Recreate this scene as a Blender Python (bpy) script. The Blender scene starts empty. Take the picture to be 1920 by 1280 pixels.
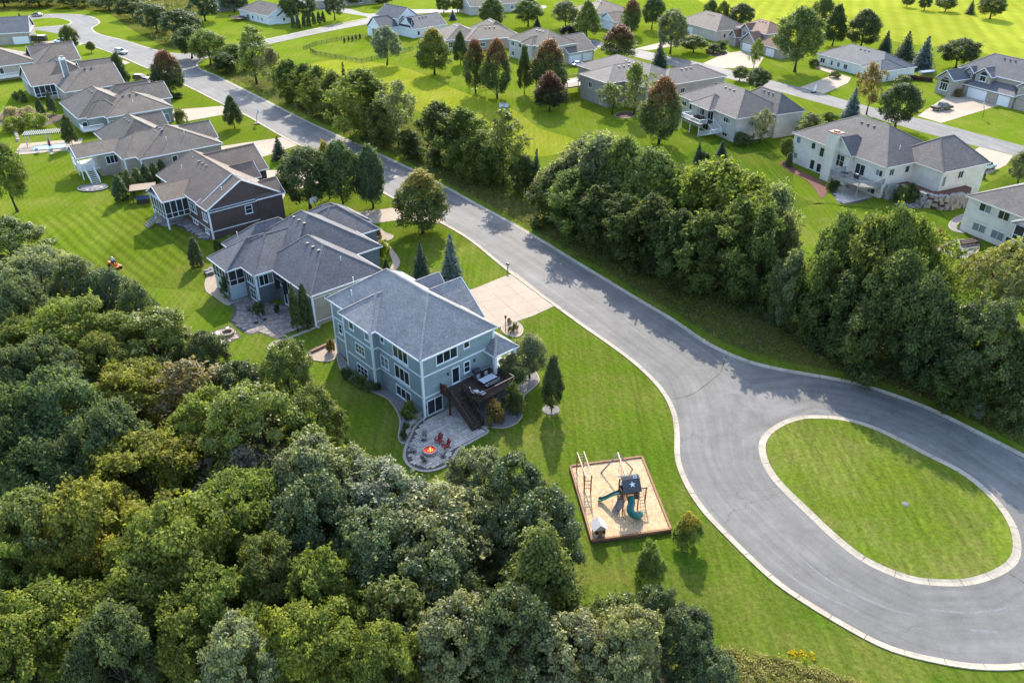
import bpy, bmesh, math, random
import numpy as np
from mathutils import Vector, Matrix
from mathutils.geometry import tessellate_polygon
S = bpy.context.scene
C = S.collection
R = math.radians
# ---------------------------------------------------------------- camera, sky, sun, exposure
CAM_H, PITCH, FPX = 56.0, R(31.3), 1493.0
cd = bpy.data.cameras.new('camera'); cam = bpy.data.objects.new('camera', cd); C.objects.link(cam)
cam.location = (0, 0, CAM_H); cam.rotation_euler = (R(90) - PITCH, 0, 0)
cd.sensor_width = 36.0; cd.lens = FPX / 1920 * 36.0; cd.clip_start = 1; cd.clip_end = 6000
S.camera = cam
SUN_EL, SUN_AZ = R(34.5), R(88)          # azimuth of the sun measured from +X towards +Y
W = bpy.data.worlds.new('World'); S.world = W; W.use_nodes = True
wt = W.node_tree; wt.nodes.clear()
sky = wt.nodes.new('ShaderNodeTexSky'); sky.sky_type = 'NISHITA'; sky.sun_disc = False
sky.sun_elevation = SUN_EL; sky.sun_rotation = R(90) - SUN_AZ
sky.air_density = 1.0; sky.dust_density = 1.0
bg = wt.nodes.new('ShaderNodeBackground'); bg.inputs[1].default_value = 0.15
wo = wt.nodes.new('ShaderNodeOutputWorld')
wt.links.new(sky.outputs[0], bg.inputs[0]); wt.links.new(bg.outputs[0], wo.inputs[0])
sl = bpy.data.lights.new('sun', 'SUN'); sl.energy = 2.25; sl.angle = R(0.55); sl.color = (1.0, 0.93, 0.80)
so = bpy.data.objects.new('sun', sl); C.objects.link(so)
sd = Vector((math.cos(SUN_EL) * math.cos(SUN_AZ), math.cos(SUN_EL) * math.sin(SUN_AZ), math.sin(SUN_EL)))
so.rotation_euler = sd.to_track_quat('Z', 'Y').to_euler(); so.location = (0, 60, 120)
S.view_settings.view_transform = 'Standard'; S.view_settings.look = 'None'
S.view_settings.exposure = 1.88; S.view_settings.gamma = 1.0; S.view_settings.use_curve_mapping = False
S.cycles.max_bounces = 6; S.cycles.diffuse_bounces = 3; S.cycles.glossy_bounces = 3; S.cycles.transmission_bounces = 4
S.cycles.transparent_max_bounces = 6; S.cycles.use_denoising = True; S.cycles.caustics_reflective = False

# ---------------------------------------------------------------- helpers
def G(px, py, z=0.0):
    """where the sight line through a point of the 1920 x 1280 photograph meets height z"""
    u = (px - 960) / FPX; v = (640 - py) / FPX; c, s = math.cos(PITCH), math.sin(PITCH)
    d = (u, c + v * s, -s + v * c); t = (z - CAM_H) / d[2]
    return (d[0] * t, d[1] * t)
def zz(x0, y0, s): return lambda x, y: (x0 + x * s, y0 + y * s)
z2 = zz(360, 360, .25); z3 = zz(0, 100, .29167); z4 = zz(0, 0, .20833); z6 = zz(1440, 180, .25); z7 = zz(1020, 60, .28125)
z8 = zz(1240, 0, .35417); z9 = zz(360, 0, .28125); z10 = zz(760, 0, .30208)
def tag(o, label=None, cat=None, group=None, kind=None):
    if label: o['label'] = label
    if cat: o['category'] = cat
    if group: o['group'] = group
    if kind: o['kind'] = kind
    return o
def empty(name, loc=(0, 0, 0), rz=0.0, parent=None):
    o = bpy.data.objects.new(name, None); C.objects.link(o); o.location = loc; o.rotation_euler = (0, 0, rz)
    o.empty_display_size = .3
    if parent: o.parent = parent
    return o
def link(name, me, parent=None, loc=None, rz=0.0, rot=None):
    o = bpy.data.objects.new(name, me); C.objects.link(o)
    if parent: o.parent = parent
    if loc: o.location = loc
    o.rotation_euler = rot if rot else (0, 0, rz)
    return o
class MB:
    def __init__(s): s.v = []; s.f = []; s.uv = []; s.m = []
    def face(s, pts, uv=None, m=0):
        n = len(s.v); s.v += [tuple(p) for p in pts]; s.f.append(tuple(range(n, n + len(pts))))
        s.uv.append(uv or [(0, 0)] * len(pts)); s.m.append(m)
    def box(s, x0, x1, y0, y1, z0, z1, m=0, skip=''):
        p = [(x, y, z) for z in (z0, z1) for y in (y0, y1) for x in (x0, x1)]
        for k, q in (('b', (0, 2, 3, 1)), ('t', (4, 5, 7, 6)), ('f', (0, 1, 5, 4)), ('k', (3, 2, 6, 7)), ('l', (2, 0, 4, 6)), ('r', (1, 3, 7, 5))):
            if k not in skip: s.face([p[i] for i in q], m=m)
    def bar(s, a, b, w, h=None, m=0, up=(0, 0, 1)):
        """square bar from a to b, w wide, h high"""
        h = h or w; a = Vector(a); b = Vector(b); d = (b - a).normalized(); u = Vector(up)
        if abs(d.dot(u)) > .98: u = Vector((1, 0, 0))
        x = d.cross(u).normalized() * (w / 2); y = x.cross(d).normalized() * (h / 2)
        A = [a - x - y, a + x - y, a + x + y, a - x + y]; B = [p + (b - a) for p in A]
        s.face(A[::-1], m=m); s.face(B, m=m)
        for i in range(4): j = (i + 1) % 4; s.face([A[i], A[j], B[j], B[i]], m=m)
    def tube(s, pts, rs, n=7, m=0, cap=True):
        rings = []
        P = [Vector(p) for p in pts]
        for i, p in enumerate(P):
            d = (P[min(i + 1, len(P) - 1)] - P[max(i - 1, 0)]).normalized()
            u = Vector((0, 0, 1)) if abs(d.z) < .9 else Vector((1, 0, 0))
            x = d.cross(u).normalized(); y = d.cross(x)
            r = rs[i] if hasattr(rs, '__len__') else rs
            rings.append([p + (x * math.cos(2 * math.pi * k / n) + y * math.sin(2 * math.pi * k / n)) * r for k in range(n)])
        for a, b in zip(rings, rings[1:]):
            for k in range(n): j = (k + 1) % n; s.face([a[k], a[j], b[j], b[k]], m=m)
        if cap: s.face(rings[0][::-1], m=m); s.face(rings[-1], m=m)
    def lathe(s, prof, n=16, c=(0, 0, 0), m=0):
        rings = [[(c[0] + r * math.cos(2 * math.pi * k / n), c[1] + r * math.sin(2 * math.pi * k / n), c[2] + z) for k in range(n)] for r, z in prof]
        for a, b in zip(rings, rings[1:]):
            for k in range(n): j = (k + 1) % n; s.face([a[k], a[j], b[j], b[k]], m=m)
    def prism(s, poly, z0, z1, m=0):
        """upright prism over a (possibly concave) outline"""
        P = ccw(poly); n = len(P)
        for t in tessellate_polygon([[Vector((x, y, 0)) for x, y in P]]):
            q = [P[i] for i in t]
            if (q[1][0] - q[0][0]) * (q[2][1] - q[0][1]) - (q[1][1] - q[0][1]) * (q[2][0] - q[0][0]) < 0: q = q[::-1]
            s.face([(x, y, z1) for x, y in q], m=m)
        for i in range(n):
            a, b = P[i], P[(i + 1) % n]; s.face([(*a, z0), (*b, z0), (*b, z1), (*a, z1)], m=m)
    def mesh(s, name, mats, smooth=False):
        me = bpy.data.meshes.new(name); me.from_pydata(s.v, [], s.f)
        ul = me.uv_layers.new(name='uv'); ul.data.foreach_set('uv', [c for u in s.uv for p in u for c in p])
        for x in (mats if isinstance(mats, (list, tuple)) else [mats]): me.materials.append(x)
        me.polygons.foreach_set('material_index', s.m)
        if smooth:
            bm = bmesh.new(); bm.from_mesh(me); bmesh.ops.remove_doubles(bm, verts=bm.verts, dist=.0005)
            for f in bm.faces: f.smooth = True
            bm.to_mesh(me); bm.free()
        me.update(); return me
    def build(s, name, mats, parent=None, loc=None, rz=0.0, smooth=False):
        return link(name, s.mesh(name, mats, smooth), parent, loc, rz)
def ccw(P):
    A = sum(P[i][0] * P[(i + 1) % len(P)][1] - P[(i + 1) % len(P)][0] * P[i][1] for i in range(len(P)))
    return list(P) if A > 0 else list(P)[::-1]
def spline(pts, step=1.2, closed=False):
    """Catmull-Rom through the points, resampled evenly"""
    P = [np.array(p, float) for p in pts]; n = len(P); out = []
    rng = range(n if closed else n - 1)
    for i in rng:
        g = (lambda k: P[k % n]) if closed else (lambda k: P[min(max(k, 0), n - 1)])
        a, b, c, d = g(i - 1), g(i), g(i + 1), g(i + 2)
        for t in np.linspace(0, 1, 14, endpoint=False):
            out.append(.5 * (2 * b + (c - a) * t + (2 * a - 5 * b + 4 * c - d) * t * t + (3 * b - a - 3 * c + d) * t ** 3))
    out.append(P[0] if closed else P[-1]); out = np.array(out)
    L = np.r_[0, np.cumsum(np.hypot(*np.diff(out, axis=0).T))]; m = max(3, int(L[-1] / step))
    s = np.linspace(0, L[-1], m + 1)
    q = np.c_[np.interp(s, L, out[:, 0]), np.interp(s, L, out[:, 1])]
    return [tuple(x) for x in (q[:-1] if closed else q)]
def pix(pts, z=0.0): return [G(x, y, z) for x, y in pts]
def offset(path, d, closed=False):
    P = np.array(path); n = len(P); out = []
    for i in range(n):
        a = P[(i - 1) % n] if closed or i > 0 else P[i]; b = P[(i + 1) % n] if closed or i < n - 1 else P[i]
        t = (b - a) / (np.hypot(*(b - a)) + 1e-9); out.append((P[i][0] - t[1] * d, P[i][1] + t[0] * d))
    return out

# ---------------------------------------------------------------- materials
def nodes(name):
    m = bpy.data.materials.new(name); m.use_nodes = True; t = m.node_tree; t.nodes.clear()
    def N(k, **kw):
        n = t.nodes.new('ShaderNode' + k)
        for a, b in kw.items():
            if a[0] == 'i': n.inputs[int(a[1:])].default_value = b
            else: setattr(n, a, b)
        return n
    L = lambda a, b: t.links.new(a, b)
    o = N('OutputMaterial'); return m, t, N, L, o
def mixc(N, L, fac, a, b, mode='MIX'):
    n = N('Mix', data_type='RGBA', blend_type=mode); n.clamp_factor = True
    for i, x in ((0, fac), (6, a), (7, b)):
        if isinstance(x, (int, float)): n.inputs[i].default_value = x
        elif isinstance(x, tuple): n.inputs[i].default_value = (*x, 1)
        else: L(x, n.inputs[i])
    return n.outputs[2]
def ramp(N, L, src, lo, hi, a=0.0, b=1.0):
    n = N('MapRange', i1=lo, i2=hi, i3=a, i4=b); L(src, n.inputs[0]); return n.outputs[0]
def noise(N, L, vec, sc, det=3.0, rough=.55):
    n = N('TexNoise', i2=sc, i3=det, i4=rough); L(vec, n.inputs[0]); return n.outputs[0]
def M(name, col, col2=None, rough=.8, scales=((.6, .5), (6, .5)), bump=None, spec=.3, metal=0.0, emit=None, var=.25):
    """plain surface with mottling at some scales and fine relief"""
    m, t, N, L, o = nodes(name); P = N('BsdfPrincipled'); L(P.outputs[0], o.inputs[0])
    tc = N('TexCoord').outputs['Object']
    c2 = col2 or tuple(x * (1 - var) for x in col); c = None
    f = None
    for sc, w in scales:
        n = ramp(N, L, noise(N, L, tc, sc), .3, .7, 0, w)
        if f is None: f = n
        else:
            a = N('Math', operation='ADD'); L(f, a.inputs[0]); L(n, a.inputs[1]); f = a.outputs[0]
    L(mixc(N, L, f if f else 0.0, col, c2), P.inputs['Base Color'])
    P.inputs['Roughness'].default_value = rough; P.inputs['Specular IOR Level'].default_value = spec; P.inputs['Metallic'].default_value = metal
    if bump:
        b = N('Bump', i0=bump[1], i1=bump[2] if len(bump) > 2 else .05); L(noise(N, L, tc, bump[0], 4), b.inputs['Height']); L(b.outputs[0], P.inputs['Normal'])
    if emit: P.inputs['Emission Color'].default_value = (*emit[0], 1); P.inputs['Emission Strength'].default_value = emit[1]
    return m
def shingle(name, a, b, c):
    m, t, N, L, o = nodes(name); P = N('BsdfPrincipled'); L(P.outputs[0], o.inputs[0])
    uv = N('UVMap'); br = N('TexBrick', offset=.5, squash=1.0)
    for i, v in ((1, (*a, 1)), (2, (*b, 1)), (3, (*c, 1)), (4, 1.0), (5, .025), (6, .3), (7, 0.0), (8, .42), (9, .21)): br.inputs[i].default_value = v
    L(uv.outputs[0], br.inputs[0])
    tc = N('TexCoord').outputs['Object']
    n1 = ramp(N, L, noise(N, L, tc, .5, 4), .3, .7, .82, 1.12); n2 = ramp(N, L, noise(N, L, uv.outputs[0], 3.3, 2), .3, .7, .82, 1.18)
    mu = N('Math', operation='MULTIPLY'); L(n1, mu.inputs[0]); L(n2, mu.inputs[1])
    v = N('VectorMath', operation='SCALE'); L(br.outputs[0], v.inputs[0]); L(mu.outputs[0], v.inputs[3]); L(v.outputs[0], P.inputs['Base Color'])
    bp = N('Bump', i0=.55, i1=.03); sx = N('SeparateXYZ'); L(uv.outputs[0], sx.inputs[0])
    w = N('Math', operation='MULTIPLY'); w.inputs[1].default_value = 1 / .21; L(sx.outputs[1], w.inputs[0])
    fr = N('Math', operation='FRACT'); L(w.outputs[0], fr.inputs[0]); iv = N('Math', operation='SUBTRACT'); iv.inputs[0].default_value = 1; L(fr.outputs[0], iv.inputs[1])
    L(iv.outputs[0], bp.inputs['Height']); L(bp.outputs[0], P.inputs['Normal'])
    P.inputs['Roughness'].default_value = .75; P.inputs['Specular IOR Level'].default_value = .35
    return m
def siding(name, a, lap=.22, depth=.5):
    m, t, N, L, o = nodes(name); P = N('BsdfPrincipled'); L(P.outputs[0], o.inputs[0])
    tc = N('TexCoord').outputs['Object']; sx = N('SeparateXYZ'); L(tc, sx.inputs[0])
    w = N('Math', operation='MULTIPLY'); w.inputs[1].default_value = 1 / lap; L(sx.outputs[2], w.inputs[0])
    fr = N('Math', operation='FRACT'); L(w.outputs[0], fr.inputs[0]); fl = N('Math', operation='FLOOR'); L(w.outputs[0], fl.inputs[0])
    wn = N('TexWhiteNoise', noise_dimensions='1D'); L(fl.outputs[0], wn.inputs['W'])
    n1 = ramp(N, L, noise(N, L, tc, .7, 4), .3, .7, .86, 1.08); n2 = ramp(N, L, wn.outputs[0], 0, 1, .93, 1.05)
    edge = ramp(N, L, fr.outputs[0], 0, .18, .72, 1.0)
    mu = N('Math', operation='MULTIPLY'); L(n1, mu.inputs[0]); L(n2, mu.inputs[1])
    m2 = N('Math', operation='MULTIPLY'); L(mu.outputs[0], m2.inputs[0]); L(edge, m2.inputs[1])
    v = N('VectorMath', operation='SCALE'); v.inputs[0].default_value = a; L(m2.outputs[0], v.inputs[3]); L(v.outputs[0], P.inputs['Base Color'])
    bp = N('Bump', i0=depth, i1=.02); iv = N('Math', operation='SUBTRACT'); iv.inputs[0].default_value = 1; L(fr.outputs[0], iv.inputs[1]); L(iv.outputs[0], bp.inputs['Height']); L(bp.outputs[0], P.inputs['Normal'])
    P.inputs['Roughness'].default_value = .6; P.inputs['Specular IOR Level'].default_value = .3
    return m
def grass(name, a, b, c, stripe=0.0, ang=0.0, width=1.1, sheen=.2):
    """turf: base a, patches b, dry c"""
    m, t, N, L, o = nodes(name); P = N('BsdfPrincipled'); L(P.outputs[0], o.inputs[0])
    tc = N('TexCoord').outputs['Object']
    big = ramp(N, L, noise(N, L, tc, .035, 5, .65), .36, .64); mid = ramp(N, L, noise(N, L, tc, .22, 5, .65), .35, .7)
    dry = ramp(N, L, noise(N, L, tc, .11, 6, .78), .44, .70, 0, .95)
    fine = ramp(N, L, noise(N, L, tc, 2.6, 5, .75), .25, .75, .52, 1.5); vf = ramp(N, L, noise(N, L, tc, 14, 3, .7), .25, .75, .78, 1.22)
    vo = N('TexVoronoi', i2=.024); L(tc, vo.inputs[0]); sv = N('SeparateColor'); L(vo.outputs['Color'], sv.inputs[0]); lot = ramp(N, L, sv.outputs[0], 0, 1, .86, 1.14)
    col = mixc(N, L, big, a, b); col = mixc(N, L, mid, col, tuple(x * .82 for x in a)); col = mixc(N, L, dry, col, c)
    mp = N('Mapping'); mp.inputs['Rotation'].default_value = (0, 0, ang); L(tc, mp.inputs[0])
    mul = N('Math', operation='MULTIPLY'); L(fine, mul.inputs[0]); L(vf, mul.inputs[1]); ml = N('Math', operation='MULTIPLY'); L(mul.outputs[0], ml.inputs[0]); L(lot, ml.inputs[1]); k = ml.outputs[0]
    # mowing lines: fibres combed along one direction
    mp2 = N('Mapping'); mp2.inputs['Rotation'].default_value = (0, 0, ang); mp2.inputs['Scale'].default_value = (1.6, .07, 1); L(tc, mp2.inputs[0])
    st = ramp(N, L, noise(N, L, mp2.outputs[0], 1.0, 4, .6), .3, .7, .80, 1.22)
    mul2 = N('Math', operation='MULTIPLY'); L(k, mul2.inputs[0]); L(st, mul2.inputs[1]); k = mul2.outputs[0]
    if stripe:
        wv = N('TexWave', wave_type='BANDS', bands_direction='X', i1=1 / (width * 6.2832) * 3.1416, i2=3.0, i3=2, i4=.35); L(mp.outputs[0], wv.inputs[0])
        w2 = ramp(N, L, wv.outputs[1], .1, .9, 1 - stripe, 1 + stripe)
        mm = N('Math', operation='MULTIPLY'); L(k, mm.inputs[0]); L(w2, mm.inputs[1]); k = mm.outputs[0]
    v = N('VectorMath', operation='SCALE'); L(col, v.inputs[0]); L(k, v.inputs[3]); L(v.outputs[0], P.inputs['Base Color'])
    bp = N('Bump', i0=.6, i1=.08); L(noise(N, L, tc, 5, 5, .8), bp.inputs['Height']); L(bp.outputs[0], P.inputs['Normal'])
    P.inputs['Roughness'].default_value = .7; P.inputs['Specular IOR Level'].default_value = 0.0
    P.inputs['Sheen Weight'].default_value = sheen; P.inputs['Sheen Roughness'].default_value = .4; P.inputs['Sheen Tint'].default_value = (.80, .95, .03, 1)
    return m
def leafmat(name, autumn=None, translucent=.40, gloss=.18, rough=.5):
    m, t, N, L, o = nodes(name)
    oi = N('ObjectInfo'); at = N('Attribute', attribute_name='tint'); k = ramp(N, L, at.outputs['Fac'], 0, 1, .5, 1.6)
    col = oi.outputs['Color']
    warm = mixc(N, L, ramp(N, L, at.outputs['Fac'], .55, 1.0, 0, .5), col, (1.25, 1.08, .55), 'MULTIPLY'); col = warm
    if autumn:
        hz = N('Attribute', attribute_name='hz'); tc = N('TexCoord').outputs['Object']
        nz = noise(N, L, tc, .8, 3); a = N('Math', operation='ADD'); L(hz.outputs['Fac'], a.inputs[0])
        n2 = ramp(N, L, nz, .3, .7, -.22, .22); L(n2, a.inputs[1])
        col = mixc(N, L, ramp(N, L, a.outputs[0], autumn[1], autumn[2]), col, autumn[0])
    v = N('VectorMath', operation='SCALE'); L(col, v.inputs[0]); L(k, v.inputs[3])
    P = N('BsdfPrincipled'); L(v.outputs[0], P.inputs['Base Color']); P.inputs['Roughness'].default_value = rough; P.inputs['Specular IOR Level'].default_value = gloss
    T = N('BsdfTranslucent'); tcx = mixc(N, L, 1.0, v.outputs[0], (1.75, 1.8, .85), 'MULTIPLY'); L(tcx, T.inputs[0])
    mx = N('MixShader', i0=translucent); L(P.outputs[0], mx.inputs[1]); L(T.outputs[0], mx.inputs[2]); L(mx.outputs[0], o.inputs[0])
    return m
m_lawn = grass('lawn_turf', (.062, .106, .010), (.091, .130, .012), (.142, .140, .032), .045, R(-35), 1.5, .2)
m_mown = grass('mown_turf', (.066, .108, .010), (.090, .126, .012), (.120, .130, .024), .18, R(-43), 2.8, .2)
m_island = grass('island_turf', (.088, .130, .014), (.116, .150, .017), (.172, .162, .046), .04, R(22), 1.6, .15)
m_yard = grass('yard_turf', (.054, .100, .010), (.074, .116, .011), (.11, .122, .020), .03, R(30), 1.4, .05)
m_field = grass('field_turf', (.185, .205, .026), (.235, .238, .030), (.26, .235, .045), .09, R(20), 9, .2)
m_rough = grass('rough_turf', (.062, .086, .012), (.092, .105, .018), (.145, .112, .032), 0, R(50), sheen=0)
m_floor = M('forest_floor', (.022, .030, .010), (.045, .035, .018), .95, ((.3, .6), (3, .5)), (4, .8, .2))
m_asphalt = None
m_conc = M('concrete', (.41, .325, .24), (.32, .25, .18), .85, ((.25, .5), (1.6, .35), (14, .3)), (20, .25, .01))
m_kerb = M('kerb_concrete', (.48, .41, .315), (.25, .21, .16), .85, ((.35, .55), (3, .5)), (15, .3, .01))
m_joint = M('joint_dirt', (.10, .09, .07), None, .95)
m_trim = M('white_trim', (.74, .76, .78), None, .5, ((.7, .2),), None, .4, var=.12)
m_cream = M('cream_trim', (.62, .59, .52), None, .55, ((.7, .2),), None, .4, var=.12)
m_glass, _t, _N, _L, _o = nodes('window_glass')
_p = _N('BsdfPrincipled'); _p.inputs['Base Color'].default_value = (.018, .024, .028, 1); _p.inputs['Roughness'].default_value = .07; _p.inputs['Specular IOR Level'].default_value = .6; _L(_p.outputs[0], _o.inputs[0])
m_blind = M('pale_blind', (.17, .20, .20), None, .3, ((.6, .3),), None, .5)
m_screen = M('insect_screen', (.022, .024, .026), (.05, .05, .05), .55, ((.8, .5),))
m_dark = M('black_metal', (.025, .025, .028), None, .45, ((3, .3),), None, .5)
m_bark = M('bark', (.075, .058, .044), (.035, .028, .022), .95, ((1.2, .6), (9, .5)), (10, .8, .05))
m_wood = M('cedar_timber', (.30, .15, .075), (.17, .085, .045), .75, ((1, .5), (8, .4)), (14, .4, .01))
m_brownplank = M('stained_deck', (.075, .045, .035), (.040, .025, .020), .6, ((1, .5), (9, .4)), (18, .4, .01))
m_stone = M('pale_stone', (.40, .36, .30), (.20, .18, .16), .9, ((1.4, .6), (8, .4)), (6, .7, .05))
m_gravel = M('river_gravel', (.30, .27, .25), (.13, .12, .12), .9, ((3, .5), (11, .6)), (12, 1.0, .06))
m_mulch = M('bark_mulch', (.14, .085, .06), (.06, .035, .028), .95, ((1.5, .5), (9, .6)), (10, 1.0, .06))
m_redmulch = M('red_mulch', (.20, .085, .055), (.09, .04, .03), .95, ((1.5, .5), (9, .6)), (10, 1.0, .06))
m_tan = M('tan_gravel', (.44, .35, .25), (.27, .20, .15), .92, ((2, .5), (11, .6)), (12, 1.0, .05))
m_paver = M('grey_paver', (.30, .27, .26), (.20, .18, .175), .85, ((.5, .4), (2.2, .7)), (9, .4, .01))
m_chips = M('wood_chips', (.66, .49, .30), (.33, .22, .13), .95, ((.7, .35), (3.5, .6)), (9, 1.0, .08))
def asphalt():
    m, t, N, L, o = nodes('asphalt'); P = N('BsdfPrincipled'); L(P.outputs[0], o.inputs[0])
    tc = N('TexCoord').outputs['Object']; uv = N('UVMap').outputs[0]
    mp = N('Mapping'); mp.inputs['Scale'].default_value = (1.1, .035, 1); L(uv, mp.inputs[0])
    st = ramp(N, L, noise(N, L, mp.outputs[0], 1.0, 4, .6), .3, .72, .80, 1.22)
    big = ramp(N, L, noise(N, L, tc, .07, 4, .6), .3, .7, .88, 1.14); fi = ramp(N, L, noise(N, L, tc, 9, 5, .8), .25, .75, .78, 1.24); vf = ramp(N, L, noise(N, L, tc, 1.3, 5, .7), .3, .7, .92, 1.08)
    k = st
    for x in (big, fi, vf):
        a = N('Math', operation='MULTIPLY'); L(k, a.inputs[0]); L(x, a.inputs[1]); k = a.outputs[0]
    # hairline and sealed cracks, only here and there
    w = N('VectorMath', operation='ADD'); nd = N('TexNoise', i2=.35, i3=4.0); L(tc, nd.inputs[0]); sc = N('VectorMath', operation='SCALE'); sc.inputs[3].default_value = 4.5; L(nd.outputs[1], sc.inputs[0]); L(tc, w.inputs[0]); L(sc.outputs[0], w.inputs[1])
    vo = N('TexVoronoi', feature='DISTANCE_TO_EDGE', i2=.085); L(w.outputs[0], vo.inputs[0]); cr = ramp(N, L, vo.outputs['Distance'], .002, .009, 0, 1)
    mk = ramp(N, L, noise(N, L, tc, .06, 2), .50, .58, 0, 1); cm = N('Math', operation='MAXIMUM'); iv = N('Math', operation='SUBTRACT'); iv.inputs[0].default_value = 1; L(mk, iv.inputs[1]); L(cr, cm.inputs[0]); L(iv.outputs[0], cm.inputs[1])
    cf = ramp(N, L, cm.outputs[0], 0, 1, .76, 1.0); pt = ramp(N, L, noise(N, L, tc, .18, 6, .75), .38, .62, .85, 1.14)
    for x in (cf, pt): a = N('Math', operation='MULTIPLY'); L(k, a.inputs[0]); L(x, a.inputs[1]); k = a.outputs[0]
    v = N('VectorMath', operation='SCALE'); v.inputs[0].default_value = (.134, .126, .116); L(k, v.inputs[3]); L(v.outputs[0], P.inputs['Base Color'])
    b = N('Bump', i0=.4, i1=.01); L(noise(N, L, tc, 30, 4, .8), b.inputs['Height']); L(b.outputs[0], P.inputs['Normal'])
    P.inputs['Roughness'].default_value = .78; P.inputs['Specular IOR Level'].default_value = .35
    return m
m_asphalt = asphalt()
# ---------------------------------------------------------------- ground, roads, kerbs
def sheet(name, poly, z, mat, label=None, kind='structure', parent=None, cat=None):
    P = ccw(poly); b = MB()
    for t in tessellate_polygon([[Vector((x, y, 0)) for x, y in P]]):
        q = [P[i] for i in t]
        if (q[1][0] - q[0][0]) * (q[2][1] - q[0][1]) - (q[1][1] - q[0][1]) * (q[2][0] - q[0][0]) < 0: q = q[::-1]
        b.face([(x, y, z) for x, y in q], [(x, y) for x, y in q])
    o = b.build(name, mat, parent)
    if kind: o['kind'] = kind
    if label: o['label'] = label
    if cat: o['category'] = cat
    return o
sheet('ground', [(-1800, -300), (1800, -300), (1800, 3200), (-1800, 3200)], 0, m_lawn, 'bright green mown lawn spreading between the houses')
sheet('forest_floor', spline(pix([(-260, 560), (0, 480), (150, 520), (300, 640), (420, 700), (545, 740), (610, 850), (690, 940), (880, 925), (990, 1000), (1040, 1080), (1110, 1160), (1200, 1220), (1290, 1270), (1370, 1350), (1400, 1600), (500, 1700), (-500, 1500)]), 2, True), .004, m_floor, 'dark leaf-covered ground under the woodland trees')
sheet('rough_verge', spline(pix([(383, 128), (460, 158), (600, 228), (700, 272), (790, 315), (900, 374), (985, 420), (1090, 480), (1190, 540), (1260, 582), (1330, 628), (1390, 656), (1460, 676), (1560, 694), (1620, 704), (1680, 724), (1750, 752), (1820, 786), (1905, 830), (2080, 900), (2080, 780), (1890, 690), (1720, 640), (1600, 590), (1470, 560), (1380, 500), (1240, 440), (1100, 390), (1010, 340), (900, 280), (780, 230), (690, 200), (600, 150), (520, 120), (440, 108)]), 2, True), .004, m_rough, 'darker rough grass between the street and the tree belt')
sheet('meadow', spline(pix([(560, 128), (640, 112), (760, 128), (860, 170), (960, 205), (1010, 240), (1075, 262), (1040, 290), (985, 290), (940, 262), (880, 250), (800, 215), (740, 190), (660, 165), (590, 150)]), 2, True), .004, grass('meadow_turf', (.125, .145, .014), (.16, .17, .018), (.20, .175, .035), .05, R(20), 3, .3), 'yellow-green meadow strip between the street trees and the back yards')
sheet('far_scrub', spline(pix([(-120, 26), (0, 24), (60, 19), (150, 19), (205, 28), (235, 48), (275, 72), (320, 92), (352, 92), (372, 80), (380, 40), (330, -30), (-150, -30)]), 3, True), .004, m_rough, 'rough olive scrub ground along the far top left edge')
sheet('field', pix([(1395, 40), (1450, 55), (1520, 75), (1640, 72), (1760, 90), (1830, 98), (1960, 118), (2300, 160), (2600, 40), (2100, -60), (1500, -60), (1250, -40), (1330, 15)]), .004, m_field, 'bright yellow-green open field beyond the houses')
sheet('mown_lawn', spline(pix([(60, 410), (150, 398), (240, 372), (330, 395), (390, 425), (400, 455), (330, 505), (240, 545), (180, 528), (120, 480), (70, 440)]), 2, True), .008, m_mown, 'striped freshly mown lawn behind the brown house')
sheet('yard_lawn', spline(pix([(1290, 290), (1400, 250), (1480, 300), (1500, 370), (1640, 390), (1740, 400), (1850, 345), (1960, 300), (1960, 460), (1880, 560), (1900, 640), (1760, 560), (1720, 460), (1560, 380), (1450, 400), (1330, 330)]), 2, True), .004, m_yard, 'deep green lawn around the white houses')  # yard turf in a slightly deeper green than the surrounding lawn
L_edge = [(150, 80), (179, 88), (223, 104), (262, 121), (290, 133), (356, 163), (420, 195), (464, 216), (500, 237), (535, 257), (582, 281), (660, 324), (737, 369), (838, 421), (889, 452), (956, 506), (1044, 571), (1092, 606), (1144, 642), (1195, 680), (1240, 724), (1265, 765), (1274, 805), (1275, 850), (1280, 876), (1297, 914), (1323, 953), (1360, 993), (1444, 1074), (1510, 1122), (1615, 1184), (1685, 1215), (1781, 1237), (1847, 1244), (1920, 1241), (2010, 1218), (2090, 1160), (2125, 1080), (2110, 990), (2040, 915), (1975, 880), (1920, 858), (1890, 843), (1811, 803), (1739, 768), (1667, 741), (1610, 723), (1552, 711), (1452, 693), (1390, 676), (1323, 645), (1258, 601), (1189, 560), (1082, 495), (974, 429), (900, 389), (841, 356), (785, 326), (687, 280), (620, 250), (560, 222), (490, 186), (416, 149), (392, 138), (374, 131), (367, 121), (378, 112), (398, 106), (440, 97), (512, 81), (600, 62), (694, 44), (730, 38), (776, 26), (895, 23), (1010, 18), (1012, 10), (895, 17), (776, 18), (735, 22), (690, 26), (660, 18), (640, 14), (560, -4), (540, 0), (600, 18), (655, 26), (688, 35), (600, 53), (512, 72), (430, 89), (375, 100), (325, 101), (292, 95), (229, 76), (188, 66), (174, 59), (171, 53), (181, 47), (185, 42), (177, 35), (154, 29), (108, 27), (56, 30), (-10, 38), (-80, 50), (-60, 58), (0, 56), (60, 56), (110, 64), (130, 72)]
split = L_edge.index((1920, 858)); near_i = L_edge.index((2040, 915))
left_line = spline(pix(L_edge[:near_i + 1]), 1.0); right_line = spline(pix(L_edge[near_i:L_edge.index((374, 131)) + 1]), 1.0)
side_lines = [spline(pix(L_edge[L_edge.index((374, 131)):L_edge.index((895, 23)) + 1]), 2.0), spline(pix(L_edge[L_edge.index((688, 35)):L_edge.index((56, 30)) + 1]), 2.0)]
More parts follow.
